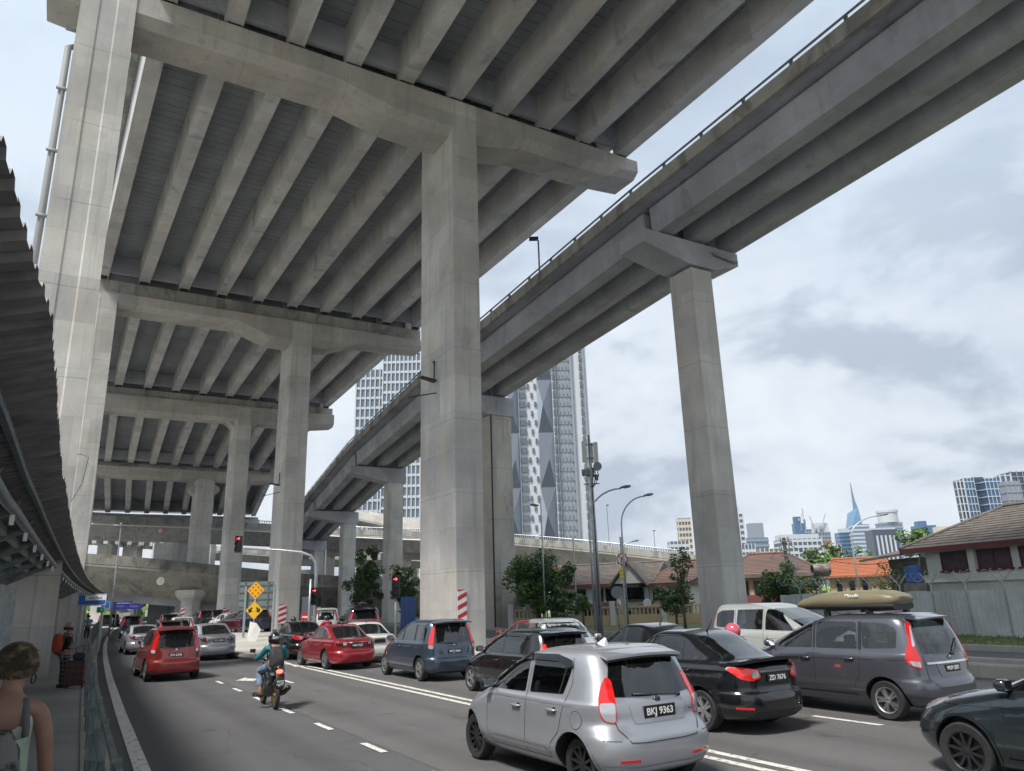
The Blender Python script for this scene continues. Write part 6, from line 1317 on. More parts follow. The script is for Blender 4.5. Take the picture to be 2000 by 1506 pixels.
# ================================================================ MOTORCYCLE AND RIDERS
def bike(label, loc, rz, lod=1, group=None, seat=(.02, .02, .022)):
    r = empty('motorcycle', loc, rz, label, 'motorcycle', group); W_ = .285
    for y, nm in ((0, 'rear_wheel'), (1.23, 'front_wheel')):
        w = empty('wheel'); w.parent = r; w.location = (0, y, W_)
        b = MB(); b.lathe([(.215, -.03), (.25, -.042), (.28, -.03), (.285, 0), (.28, .03), (.25, .042), (.215, .03)], (0, 0, 0), 0, 28, 0, False); b.build('tyre', RUB, w, smooth=True)
        b = MB(); b.lathe([(.20, -.022), (.222, -.026), (.222, .026), (.20, .022), (.20, -.022)], (0, 0, 0), 0, 28, 0, False); b.lathe([(.03, -.05), (.045, -.03), (.045, .03), (.03, .05)], (0, 0, 0), 0, 12)
        for k in range(5):
            a = 2 * math.pi * k / 5; b.tube([(0, .03 * math.cos(a), .03 * math.sin(a)), (0, .205 * math.cos(a + .1), .205 * math.sin(a + .1))], .014, 5)
        b.build('rim', mat('gold_rim', (.36, .27, .12), .35, .8), w)
    b = MB(); b.sweep([[(math.cos(t) * w_, y, z + math.sin(t) * h_) for t in [j * math.pi / 5 for j in range(10)]] for y, z, w_, h_ in ((-.22, .86, .04, .03), (-.05, .82, .09, .06), (.2, .72, .11, .09), (.45, .58, .09, .10), (.7, .50, .07, .12), (.95, .68, .09, .14), (1.05, .86, .10, .12), (1.0, .98, .07, .04))]); b.build('fairing', mat('bike_black', (.012, .014, .016), .25, .2, 1), r, smooth=True)
    b = MB(); b.sweep([[(math.cos(t) * w_, y, z + math.sin(t) * .04) for t in [j * math.pi / 5 for j in range(10)]] for y, z, w_ in ((-.2, .88, .07), (.05, .83, .12), (.35, .79, .12), (.55, .77, .07))]); b.build('seat', RUB, r, smooth=True)
    b = MB(); b.sweep([[(math.cos(t) * .075, y + math.sin(t) * .012, z) for t in [j * math.pi / 4 for j in range(8)]] for y, z in ((-.18, .80), (-.25, .66), (-.33, .50), (-.34, .44))]); b.build('rear_mudguard', BLK, r, smooth=True)
    b = MB(); b.sweep([[(math.cos(t) * w_, -.25 + y, .79 + math.sin(t) * w_ * .6) for t in [j * math.pi / 6 for j in range(12)]] for y, w_ in ((.05, .05), (0, .075), (-.02, .06))]); b.build('tail_light', mat('bike_brake_lit', (.8, .03, .02), .2, emit=((1, .10, .06), 4)), r, smooth=True)
    b = MB()
    for q in (-1, 1): b.sweep([[(q * .14 + math.cos(t) * .035, -.22 + y, .74 + math.sin(t) * .03) for t in [j * math.pi / 4 for j in range(8)]] for y in (.04, -.02)])
    b.build('indicator', CLRL, r)
    b = MB(); b.box((0, -.345, .55), (.20, .008, .16)); pt = b.build('number_plate', PLT, r); text('WXJ', 'plate_lettering', .075, PTX, pt, (0, -.352, .585), (R(90), 0, 0), .001, bold=.002); text('9099', 'plate_lettering', .075, PTX, pt, (0, -.352, .515), (R(90), 0, 0), .001, bold=.002)
    b = MB(); b.tube([(.13, .55, .30), (.15, .2, .27), (.17, -.02, .33), (.20, -.30, .45)], [.02, .03, .05, .055], 10); b.build('exhaust', mat('exhaust_steel', (.05, .045, .04), .35, .8), r, smooth=True)
    b = MB(); b.tube([(0, .45, .35), (0, .7, .3)], .12, 8); b.tube([(0, 0, W_), (0, .5, .34)], .03, 6); b.tube([(.1, -.0, W_), (.12, -.05, .7)], .03, 6); b.tube([(-.1, -.0, W_), (-.12, -.05, .7)], .03, 6); b.tube([(-.28, .48, .28), (.28, .48, .28)], .015, 6)
    b.tube([(.08, 1.23, W_), (.07, 1.08, .75), (0, 1.0, .95)], .025, 6); b.tube([(-.08, 1.23, W_), (-.07, 1.08, .75), (0, 1.0, .95)], .025, 6); b.build('engine_and_forks', BLK, r)
    b = MB(); b.tube([(-.34, .86, .99), (-.2, .93, 1.0), (0, .98, .97), (.2, .93, 1.0), (.34, .86, .99)], .013, 6); b.build('handlebar', BLK, r, smooth=True)
    for q in (-1, 1):
        b = MB(); b.tube([(q * .25, .9, 1.0), (q * .33, .93, 1.16)], .007, 5); b.box((q * .36, .93, 1.19), (.12, .03, .08)); b.build('mirror', BLK, r, bevel=.01)
    return r
def rider(label, bk, jacket, pants, helmet, visor_stripe=True, group=None, splay=.0, shirt_back=None):
    root = empty('person', tuple(bk.location), bk.rotation_euler.z, label, 'person', group)
    pel, wst, chs, shc, nk, hc = (0, .22, .93), (0, .22, 1.05), (0, .27, 1.18), (0, .31, 1.27), (0, .34, 1.34), (0, .38, 1.43)
    tor = [(pel, (.15, .12)), (wst, (.14, .11)), (chs, (.165, .115)), (shc, (.13, .08))]; ch = [tor + [(nk, .05)]]; arms, legs = [], []
    for q in (-1, 1):
        a_ = [(shc, (.13, .08)), ((q * .18, .33, 1.25), .06), ((q * .31, .47, 1.06), .048), ((q * .31, .78, 1.02), .032)]; arms.append(a_); ch.append(a_); ch += hand(a_[-1][0], (0, 1, -.15), -q, .9)
        l_ = [(pel, (.15, .12)), (((.10) * q, .28, .88), .09), ((q * .25, .66, .76), .068), ((q * .24, .50, .42), .048), ((q * .235, .44, .30), .042)]; legs.append(l_); ch.append(l_ + [((q * (.24 + splay), .60, .25), (.04, .03))])
    ch += head_chain(nk, hc); skinmesh('body', ch, SKIN2, root, 1)
    fat = lambda c, e: [(p, tuple(x + e for x in r) if isinstance(r, tuple) else r + e) for p, r in c]
    skinmesh('jacket', [fat(tor, .02), fat(arms[0], .018), fat(arms[1], .018)], jacket, root, 2); skinmesh('trousers', [[((0, .22, .98), (.168, .138))] + fat(l[1:4], .02) for l in legs], pants, root, 2)
    for q in (-1, 1): b = MB(); b.sweep([[(q * (.24 + splay * (y - .44) / .16 * .8) + math.cos(t) * w_, y, .275 + math.sin(t) * .05) for t in [j * math.pi / 4 for j in range(8)]] for y, w_ in ((.36, .03), (.40, .05), (.55, .052), (.68, .03))]); b.build('shoe', mat('brown_shoe', (.035, .022, .018), .7), root, smooth=True)
    b = MB(); secs = []
    for z, w_ in ((-.13, .085), (-.10, .12), (-.02, .14), (.06, .135), (.11, .10), (.145, .045), (.15, .005)): secs.append([(hc[0] + math.cos(t) * w_, hc[1] + math.sin(t) * w_ * 1.12, hc[2] + z + .02) for t in [2 * math.pi * j / 20 for j in range(20)]])
    b.sweep(secs); hm = b.build('helmet', helmet, root, smooth=True)
    b = MB(); b.sweep([[(hc[0] + math.cos(t) * w_, hc[1] + math.sin(t) * w_ * 1.12, hc[2] + z + .02) for t in [R(20 + 140 * j / 12) for j in range(13)]] for z, w_ in ((-.06, .138), (.06, .141))], closed=False); b.build('visor', GLS, hm)
    if visor_stripe: b = MB(); b.sweep([[(hc[0] + math.cos(t) * w_, hc[1] + math.sin(t) * w_ * 1.12, hc[2] + z + .02) for t in [R(235 + 60 * j / 8) for j in range(9)]] for z, w_ in ((.0, .1425), (.035, .1415), (.06, .1375))], closed=False); b.build('stripe', mat('grey_decal', (.35, .35, .36), .4), hm)
    return root
bk = bike('black motorcycle with gold rims and a lit tail light in the left lanes', (4.42, 17.85, .012), R(-1))
JK = mat('teal_jacket', (.02, .17, .19), .7, var=.15, vscale=6); JN = mat('blue_jeans', (.16, .22, .31), .9, var=.3, vscale=9)
rd_ = rider('motorcyclist in a teal jacket and blue jeans with a black helmet, riding away', bk, JK, JN, mat('helmet_black', (.012, .012, .014), .12, .1, 1), splay=.08)
pk = empty('backpack', tuple(bk.location), bk.rotation_euler.z, 'black backpack worn by the motorcyclist in teal', 'backpack')
b = MB(); b.sweep([[(math.cos(t) * w_ * .9, .10 + y + (z - 1.1) * .35 + math.sin(t) * .0, z) if False else (math.copysign(abs(math.cos(t)) ** .6, math.cos(t)) * w_, .10 + (z - 1.1) * .3 + math.copysign(abs(math.sin(t)) ** .6, math.sin(t)) * d_, z) for t in [2 * math.pi * j / 20 for j in range(20)]] for z, w_, d_, y in ((.86, .12, .07, 0), (.90, .15, .10, 0), (1.06, .16, .12, 0), (1.22, .14, .09, 0), (1.29, .08, .04, 0))]); b.build('pack', mat('pack_black', (.015, .015, .018), .8, vcol=(.05, .05, .055), vscale=8), pk, auto=60)
b = MB(); b.tube([(-.09, .02, .95), (-.10, .04, 1.1), (-.07, .09, 1.24), (0, .11, 1.27), (.07, .09, 1.24), (.10, .04, 1.1), (.09, .02, .95)], .008, 5); b.build('piping', mat('grey_decal'), pk, smooth=True)
b = MB()
for q in (-1, 1): b.tube([(q * .1, .16, 1.25), (q * .12, .28, 1.34), (q * .12, .42, 1.28), (q * .13, .40, 1.05)], .022, 6)
b.build('strap', mat('pack_black'), pk, smooth=True)
skinmesh('black_vest', [[((0, .22, .96), (.172, .142)), ((0, .22, 1.05), (.165, .135)), ((0, .27, 1.18), (.18, .142)), ((0, .30, 1.26), (.13, .108))]], mat('vest_black', (.012, .012, .014), .85), rd_, 2)
for px, py, d, jc, hc_, lb in ((575, 1214, 40, (.01, .01, .012), (.02, .02, .022), 'rider in black beyond the black sedan, left of the traffic light pole'), (640, 1213, 41, (.45, .03, .08), (.03, .03, .03), 'rider in a pink-red shirt right of the traffic light pole'), (669, 1222, 38, (.01, .01, .012), (.02, .02, .022), 'dark-clad rider right behind the bright red sedan, by the off-roader'), (1430, 1221, 15.2, (.03, .03, .035), (.62, .10, .14), 'rider with a pink-red helmet behind the black sedan with the spoiler')):
    p = at(px, py, d); z0 = .2 if d > 30 else .012; z0 = p.z - 1.47 if d > 30 else .012
    bk2 = bike('motorcycle of the ' + ' '.join(lb.split()[:8]), (p.x, p.y, max(.012, min(z0, .25))), R(8 if d > 30 else 0), 0)
    bk2.location.y -= .38
    rider(lb, bk2, mat('jacket_%d' % px, jc, .85), mat('dark_jeans', (.03, .035, .05), .9), mat('helmet_%d' % px, hc_, .2, .1, 1), False)
# ================================================================ HOUSES
def house(label, px0, d0, px1, d1, z_eave, roof_h, wall, roofm, deep=8, wins=(), hip=1.5, over=.6, zb=-.1, name='house', frame=None, fascia=None, roof_over_r=None, shut=None):
    """front wall runs between two sight lines; wins: (u0,u1,z0,z1) along the wall in metres or fractions"""
    A, Bq = at(px0, 1170, d0), at(px1, 1170, d1); A.z = Bq.z = 0; ux = (Bq - A); w_ = ux.length; rz = math.atan2(ux.y, ux.x)
    root = empty(name, (A.x, A.y, 0), rz, label, 'house')
    b = MB(); b.bb((0, 0, zb), (w_, deep, z_eave)); b.build('wall', wall, root)
    o_ = over; zr = z_eave + roof_h; y0, y1, x0, x1 = -o_, deep + o_, -o_, w_ + o_; ym = deep / 2
    b = MB(); th = .18; pts = [(x0, y0, z_eave - .15), (x1, y0, z_eave - .15), (x1, y1, z_eave - .15), (x0, y1, z_eave - .15), (x0 + hip, ym, zr), (x1 - hip, ym, zr)]
    lo = [(x, y, z - th) for x, y, z in pts[:4]]
    b.add(pts + lo, [(0, 1, 5, 4), (1, 2, 5), (2, 3, 4, 5), (3, 0, 4), (6, 7, 1, 0), (7, 8, 2, 1), (8, 9, 3, 2), (9, 6, 0, 3), (9, 8, 7, 6)]); b.build('roof', roofm, root)
    b = MB()   # tile courses
    n = int(ym / .32)
    for k in range(1, n):
        f = k / n; y = y0 + (ym - y0) * f; z = z_eave - .15 + (roof_h + .15) * f; h_ = hip * f; b.bb((x0 + h_, y - .04, z - .01), (x1 - h_, y + .02, z + .035))
    b.build('tile_courses', roofm, root)
    if fascia: b = MB(); b.bb((x0, y0 - .03, z_eave - .42), (x1, y0 - .005, z_eave - .14)); b.build('fascia', fascia, root)
    b = MB(); b.tube([(x0 + hip, ym, zr + .05), (x1 - hip, ym, zr + .05)], .12, 6); b.tube([(x0, y0, z_eave - .1), (x0 + hip, ym, zr + .03)], .09, 5); b.tube([(x1, y0, z_eave - .1), (x1 - hip, ym, zr + .03)], .09, 5); b.build('ridge_tiles', roofm, root)
    for u0, u1, z0, z1 in wins:
        u0, u1 = u0 * w_, u1 * w_; wf = MB(); e = .07
        for bb in (((u0, -.06, z0), (u1, -.003, z0 + e)), ((u0, -.06, z1 - e), (u1, -.003, z1)), ((u0, -.06, z0 + e), (u0 + e, -.003, z1 - e)), ((u1 - e, -.06, z0 + e), (u1, -.003, z1 - e))): wf.bb(*bb)
        n = max(1, int((u1 - u0) / .9))
        for k in range(1, n): x = u0 + (u1 - u0) * k / n; wf.bb((x - .03, -.06, z0 + e), (x + .03, -.003, z1 - e))
        fr = wf.build('window', frame or WHITE, root); b = MB(); b.bb((u0 + e, -.03, z0 + e), (u1 - e, -.004, z1 - e)); b.build('pane', shut or GLS, fr)
        b = MB(); b.bb((u0 - .1, -.16, z0 - .1), (u1 + .1, -.002, z0 - .003)); b.build('sill', frame or WHITE, fr)
    return root, w_
TILE = mat('brown_roof_tiles', (.10, .085, .075), .85, vcol=(.165, .145, .13), vscale=1.4, bump=.4); TILR = mat('red_roof_tiles', (.22, .085, .06), .85, vcol=(.15, .09, .08), vscale=1.0); TILO = mat('orange_roof_tiles', (.40, .13, .055), .8, vcol=(.30, .11, .06), vscale=1.5)
TILB = mat('weathered_red_tiles', (.12, .095, .085), .85, vcol=(.19, .105, .08), vscale=.25); WWALL = mat('white_render', (.55, .55, .54), .85, vcol=(.38, .38, .37), vscale=.9, vr=(.5, .75)); YWALL = mat('yellow_render', (.52, .40, .23), .85, vcol=(.42, .33, .2), vscale=.8); MARN = mat('maroon_paint', (.10, .025, .03), .7); SHUT = mat('louvre_maroon', (.10, .05, .055), .5, vcol=(.03, .02, .03), vscale=2); PWALL = mat('pale_render', (.62, .62, .59), .85, var=.1, vscale=.7)
h1, w1 = house('white terrace house with grey-brown roof right of the leafy tree', 1082, 72, 1212, 70, 3.35, 1.75, WWALL, TILE, 10, ((.34, .50, 1.6, 2.8), (.60, .76, 1.6, 2.8), (.78, .95, 1.6, 2.8), (.05, .2, 1.6, 2.7), (.45, .68, -.2, .9)), fascia=MARN, frame=mat('dark_frame', (.12, .12, .12), .6))
b = MB(); b.prism([(w1 * .35, -2.2, .95), (w1 * .98, -2.2, .95), (w1 * .98, .0, 1.3), (w1 * .35, 0, 1.3)], (0, 0, .1)); b.build('porch_roof', MARN, h1)
h2, w2 = house('white terrace house with a front gable behind the round sign', 1212, 67, 1268, 66, 3.3, 1.7, WWALL, TILE, 10, ((.2, .85, 1.7, 2.8), (.1, .4, -.2, .9)), hip=0.2, frame=mat('dark_frame'))
b = MB(); b.prism([(0, -1.6, 3.1), (w2, -1.6, 3.1), (w2 / 2, -1.6, 4.7)], (0, 5, 0)); b.build('gable', WWALL, h2)
b = MB(); 
for s_ in (0, 1): b.prism([((0 - .4) if s_ == 0 else w2 + .4, -1.9, 3.0), (w2 / 2, -1.9, 4.95), (w2 / 2, -1.9, 4.75), ((0 - .4) if s_ == 0 else w2 + .4, -1.9, 2.8)], (0, 5.5, 0))
b.build('gable_roof', TILE, h2)
h3, w3 = house('terrace house with sagging red-brown roof behind the thin tree', 1270, 66, 1352, 62, 3.2, 1.7, PWALL, TILB, 9, ((.08, .38, 1.6, 2.6), (.55, .85, 1.6, 2.6), (.12, .42, -.2, .8)), hip=.4, fascia=MARN, frame=mat('dark_frame'))
b = MB(); b.prism([(-.4, -2.4, 1.0), (w3 + .3, -2.4, 1.0), (w3 + .3, 0, 1.4), (-.4, 0, 1.4)], (0, 0, .12)); b.build('porch_roof', TILE, h3)
h4, w4 = house('yellow house with long tiled roof right of the ramp pier', 1425, 62, 1600, 60, 3.6, 1.6, YWALL, TILB, 10, ((.09, .24, 1.7, 2.95), (.29, .48, 1.7, 2.95)), hip=2.4, frame=mat('dark_frame'), fascia=TILE)
b = MB(); b.prism([(-.2, -2.6, 1.0), (w4 * .62, -2.6, 1.0), (w4 * .62, 0, 1.75), (-.2, 0, 1.75)], (0, 0, .12)); b.build('lean_to_roof', MARN, h4)
house('small house with bright orange tiled roof left of the big brown-roofed house', 1625, 68, 1752, 66, 3.4, 1.35, YWALL, TILO, 8, ((.1, .2, 1.6, 2.8), (.3, .4, 1.6, 2.8), (.5, .6, 1.6, 2.8)), hip=1.0, frame=mat('dark_frame'))
h6, w6 = house('big pale house with brown tiled hip roof and maroon louvre windows at the right edge', 1822, 44, 2100, 36, 4.4, 2.05, PWALL, TILE, 9, ((.13, .34, 2.95, 3.95), (.42, .66, 2.95, 3.95), (.72, .95, 2.95, 3.95)), hip=2.6, over=.9, fascia=MARN, frame=MARN, shut=SHUT)
b = MB(); b.bb((-.1, -.25, 2.35), (w6, -.002, 2.75)); b.bb((.36 * w6, -.16, 2.75), (.41 * w6, -.002, 4.3)); b.build('wall_band', PWALL, h6)
b = MB(); b.prism([(-4.5, -.8, 3.7), (-1.0, -.8, 3.9), (-1.0, 5, 5.1), (-2.5, 4.5, 4.7)], (0, 0, .14)); b.build('side_roof', TILE, h6)
b = MB(); b.bb((-3.6, .6, -.1), (-.02, 5, 3.8)); b.build('side_wall', mat('rusty_sheet', (.16, .14, .13), .8, vcol=(.26, .25, .25), vscale=1.5), h6)
vt_ = at(1606, 1135, 50); vn = empty('roof_vent', (vt_.x, vt_.y, 0), HEAD, 'rusty open metal drum on a steel frame left of the orange roof', 'metal drum'); vz = at(1606, 1113, 50).z
b = MB(); b.lathe([(.34, -.55), (.38, -.5), (.38, .5), (.34, .55)], (0, 0, vz), 0, 20, 0, False); b.build('drum', mat('drum_metal', (.42, .40, .40), .5, .3, vcol=(.20, .12, .09), vscale=3), vn, auto=40)
b = MB(); b.tube([(-.5, 0, 0), (-.1, 0, vz - .35)], .04, 5); b.tube([(.5, 0, 0), (.1, 0, vz - .35)], .04, 5); b.tube([(-.5, 0, vz - .4), (.5, 0, vz - .4)], .04, 5); b.tube([(.9, 0, vz - 1.2), (-.3, 0, vz - .4)], .04, 5); b.build('frame', STEEL, vn)
bt = at(1783, 1120, 42); bl = MB(); bl.lathe([(.001, -.45), (.40, -.42), (.42, 0), (.40, .42), (.001, .45)], (0, 0, 0), 2, 16); o = bl.build('water_tank', mat('tank_blue', (.03, .12, .35), .5), auto=40); o.location = (bt.x, bt.y, at(1783, 1122, 42).z); tag(o, 'small blue water tank beside the big brown-roofed house', 'water tank')
sp3 = at(1783, 1140, 42); b = MB(); b.bb((-.4, -.4, 0), (.4, .4, max(.3, o.location.z - .46))); q3 = b.build('tank_stand', mat('rusty_sheet'), None); q3.location = (bt.x, bt.y, 0); tag(q3, 'rusty sheet metal stand under the blue water tank', 'stand')
# concrete garden wall with decorative balustrade in front of the terrace
A = at(1235, 1222, 58); b = MB(); gw = empty('garden_wall', (A.x, A.y, 0), HEAD, 'low yellowish garden wall with a balustrade in front of the terrace houses', 'wall')
b.bb((-9, 0, 0), (6.5, .2, .75)); b.bb((-9, -.02, 1.25), (6.5, .22, 1.35)); b.build('wall', YWALL, gw)
b = MB(); [b.bb((x * .3 - 9, .05, .75), (x * .3 - 8.9, .15, 1.25)) for x in range(52)]; b.build('balustrade', YWALL, gw)
for x in (-9, -5.2, -1.4, 2.4, 6.3): b = MB(); b.bb((x - .2, -.05, 0), (x + .2, .25, 1.75)); b.build('pillar', WWALL, gw)
# corrugated fences
def corr(name, label, p0, p1, h_, mt, pitch=.25, amp=.05, tilt=0, cat='fence'):
    d = p1 - p0; d.z = 0; ln = d.length; root = empty(name, (p0.x, p0.y, 0), math.atan2(d.y, d.x), label, cat)
    b = MB(); n = int(ln / pitch); xs = []
    for k in range(n):
        x = k * pitch; xs += [(x, 0), (x + pitch * .3, 0), (x + pitch * .4, -amp), (x + pitch * .9, -amp)]
    rn = random.Random(4); hs = [h_ + rn.uniform(-.04, .04) * (1 if i % 16 else 3) for i in range(len(xs) // 16 + 1)]
    b.sweep([[(x, y, -.05) for x, y in xs], [(x, y, hs[i // 16]) for i, (x, y) in enumerate(xs)]], closed=False); b.build('sheeting', mt, root); return root, ln
FEN = mat('zinc_sheet', (.68, .72, .74), .6, 0, vcol=(.50, .52, .53), vscale=.7)
f1, fl = corr('corrugated_fence', 'long grey corrugated metal fence below the big house on the right', at(1528, 1200, 47), at(2060, 1235, 31), 1.95, FEN)
for k in range(9):
    x = 2.0 + k * fl / 9; b = MB(); b.tube([(x, -.1, 0), (x, -.1, 2.25)], .035, 6); b.tube([(x, -.1, 2.2), (x - .28, -.35, 2.75)], .025, 5); b.tube([(x, -.1, 2.2), (x + .28, .15, 2.75)], .025, 5); b.build('post', STEEL, f1)
b = MB(); rn = random.Random(8); n = int(fl / .22)
b.tube([(k * .055, -.1 + .22 * math.cos(k * .9) + rn.uniform(-.05, .05), 2.6 + .2 * math.sin(k * .9) + rn.uniform(-.06, .06)) for k in range(n * 4)], .008, 3, cap=False); b.build('barbed_wire', STEEL, f1)
corr('corrugated_fence', 'short grey metal hoarding left of the leafy tree, beside the old brown pier', at(1001, 1210, 62), at(1062, 1212, 60), 2.3, mat('hoarding', (.26, .27, .27), .6, .2, vcol=(.17, .18, .18), vscale=.6), .4, .02)
corr('blue_hoarding', 'blue metal hoarding under the small tree left of the nearest pier', at(782, 1215, 60), at(815, 1215, 60), 2.6, mat('blue_sheet', (.06, .12, .28), .5, .2), .3, .03)
# ================================================================ TREES
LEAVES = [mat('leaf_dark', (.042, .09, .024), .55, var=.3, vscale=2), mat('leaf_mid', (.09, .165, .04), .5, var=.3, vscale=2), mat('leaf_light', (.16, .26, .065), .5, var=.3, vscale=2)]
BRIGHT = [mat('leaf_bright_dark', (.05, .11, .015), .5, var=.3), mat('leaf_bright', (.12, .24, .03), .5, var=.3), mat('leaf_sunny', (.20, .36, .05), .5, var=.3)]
BARK = mat('bark', (.10, .08, .065), .95, var=.3, vscale=6)
def tree(label, base, h_, cr, n=34, leaf=.16, per=90, trunk=.18, lm=None, seed=1, shape=(1, 1, .8), cz=None, name='tree', sparse=0, lean=0):
    rn = random.Random(seed); root = empty(name, (base.x, base.y, base.z), 0, label, 'tree'); cz = cz or h_ - cr * shape[2] * .9
    b = MB(); b.tube([(0, 0, -.2), (lean * .3, 0, cz * .35), (lean * .7, .05, cz * .7), (lean, 0, cz)], [trunk * 1.3, trunk, trunk * .8, trunk * .5], 8)
    tips = []
    for k in range(n):
        v = Vector((rn.gauss(0, 1), rn.gauss(0, 1), rn.gauss(0, 1))).normalized() * (rn.random() ** .45) * rn.uniform(.78, 1.18)
        p = Vector((v.x * cr * shape[0] + lean, v.y * cr * shape[1], cz + v.z * cr * shape[2])); tips.append((p, rn.uniform(.14, .42) * cr * (1 - .5 * sparse)))
        if k % 3 == 0 or sparse: s0 = Vector((lean * .7, 0, cz * rn.uniform(.55, .9))); b.tube([s0, s0.lerp(p, .5) + Vector((0, 0, -.1 * cr)), p], [trunk * .3, trunk * .2, .02], 5)
    b.build('trunk', BARK, root, smooth=True)
    c = MB(); lm = lm or LEAVES
    for p, r in tips:
        sh = rn.random()
        for j in range(per):
            v = Vector((rn.gauss(0, 1), rn.gauss(0, 1), rn.gauss(0, 1))).normalized(); q = p + v * r * (rn.random() ** .35) * Vector((1, 1, .8)).length / 1.6
            a_ = Vector((rn.gauss(0, 1), rn.gauss(0, 1), rn.gauss(0, .6))).normalized(); u = a_.cross(Vector((rn.gauss(0, 1), rn.gauss(0, 1), rn.gauss(0, 1)))).normalized()
            l_, w_ = leaf * rn.uniform(.7, 1.4), leaf * rn.uniform(.25, .5)
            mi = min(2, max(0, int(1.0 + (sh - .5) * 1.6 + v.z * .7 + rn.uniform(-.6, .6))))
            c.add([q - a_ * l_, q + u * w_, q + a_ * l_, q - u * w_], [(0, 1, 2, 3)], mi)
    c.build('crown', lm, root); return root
def tb(px, py, d): p = at(px, py, d); p.z = 0; return p
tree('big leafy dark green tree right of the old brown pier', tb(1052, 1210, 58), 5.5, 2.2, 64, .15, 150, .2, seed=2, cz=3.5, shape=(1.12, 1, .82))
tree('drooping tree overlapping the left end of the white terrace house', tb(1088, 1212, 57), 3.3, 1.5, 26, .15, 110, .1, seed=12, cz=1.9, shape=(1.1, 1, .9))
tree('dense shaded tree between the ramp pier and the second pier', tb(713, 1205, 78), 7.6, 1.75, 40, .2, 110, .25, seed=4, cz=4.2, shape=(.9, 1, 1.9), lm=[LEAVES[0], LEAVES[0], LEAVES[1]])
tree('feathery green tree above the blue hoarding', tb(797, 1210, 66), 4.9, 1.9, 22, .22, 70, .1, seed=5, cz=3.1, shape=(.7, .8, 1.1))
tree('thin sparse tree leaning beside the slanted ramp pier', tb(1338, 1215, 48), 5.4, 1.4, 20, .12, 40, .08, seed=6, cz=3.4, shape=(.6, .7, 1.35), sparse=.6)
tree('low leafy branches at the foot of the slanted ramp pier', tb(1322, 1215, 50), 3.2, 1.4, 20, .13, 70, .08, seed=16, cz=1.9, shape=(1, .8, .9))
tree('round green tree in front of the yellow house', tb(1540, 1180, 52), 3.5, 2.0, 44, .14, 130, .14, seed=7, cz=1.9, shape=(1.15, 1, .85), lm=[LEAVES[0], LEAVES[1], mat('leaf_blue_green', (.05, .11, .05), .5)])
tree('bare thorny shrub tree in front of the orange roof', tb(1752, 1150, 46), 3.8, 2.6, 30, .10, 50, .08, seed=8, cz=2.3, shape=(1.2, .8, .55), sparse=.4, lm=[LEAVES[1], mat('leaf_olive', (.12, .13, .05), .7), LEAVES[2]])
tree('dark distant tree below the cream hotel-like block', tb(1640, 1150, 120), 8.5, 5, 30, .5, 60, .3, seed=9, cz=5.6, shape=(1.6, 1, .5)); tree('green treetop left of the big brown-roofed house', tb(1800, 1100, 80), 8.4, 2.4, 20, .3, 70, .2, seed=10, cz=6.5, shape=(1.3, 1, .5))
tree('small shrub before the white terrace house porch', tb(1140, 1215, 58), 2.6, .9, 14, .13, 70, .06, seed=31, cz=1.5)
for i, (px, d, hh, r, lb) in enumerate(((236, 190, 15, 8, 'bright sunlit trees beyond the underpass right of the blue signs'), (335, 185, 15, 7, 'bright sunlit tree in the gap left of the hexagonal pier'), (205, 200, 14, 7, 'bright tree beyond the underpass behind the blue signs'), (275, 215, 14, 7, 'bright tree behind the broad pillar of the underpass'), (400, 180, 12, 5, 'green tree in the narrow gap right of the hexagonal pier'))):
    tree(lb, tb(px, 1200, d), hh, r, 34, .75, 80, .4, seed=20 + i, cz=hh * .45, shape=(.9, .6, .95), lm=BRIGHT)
# ================================================================ TOWERS AND SKYLINE
def block(name, label, px0, px1, pyt, d, glass, bands=None, fh=3.4, deep=None, vert=0, cat='building', crown=None, bandh=.45, vw=.12, pyo=0, zb=0):
    A, Bq = at(px0, pyt, d), at(px1, pyt, d); w_ = Vector((Bq.x - A.x, Bq.y - A.y, 0)).length; h_ = (A.z + Bq.z) / 2; rz = math.atan2(Bq.y - A.y, Bq.x - A.x); deep = deep or w_ * .7
    root = empty(name, (A.x, A.y, 0), rz, label, cat)
    b = MB(); b.bb((0, 0, zb), (w_, deep, h_)); b.build('body', glass, root)
    if bands:
        b = MB(); n = int((h_ - zb) / fh)
        for k in range(1, n + 1): z = zb + k * fh; b.bb((-.25, -.3, z - fh * bandh), (w_ + .25, deep + .2, z - .02)) if z < h_ + fh * .5 else None
        b.build('floor_slabs', bands, root)
        if vert:
            b = MB()
            for k in range(vert + 1): x = w_ * k / vert; b.bb((x - w_ * vw / vert, -.45, zb), (x + w_ * vw / vert, -.31, h_ + .5))
            b.build('fins', bands, root)
    if crown: b = MB(); b.bb((w_ * crown[0], deep * .2, h_), (w_ * crown[1], deep * .8, h_ + crown[2])); b.build('roof_block', crown[3] if len(crown) > 3 else glass, root)
    return root, w_, h_, deep
WB = mat('facade_white', (.50, .53, .57), .7, var=.05); GB = mat('window_band', (.10, .125, .15), .15, spec=.8); BGL = mat('blue_glass', (.06, .14, .26), .12, .3, spec=.9); GRT = mat('facade_grey', (.25, .28, .32), .6); LGL = mat('light_glass', (.16, .26, .36), .12, .3, spec=.9); CRM = mat('facade_cream', (.56, .50, .42), .8); DGL = mat('dark_tower', (.04, .055, .09), .2, spec=.8)
SK = 'towers of the distant skyline'
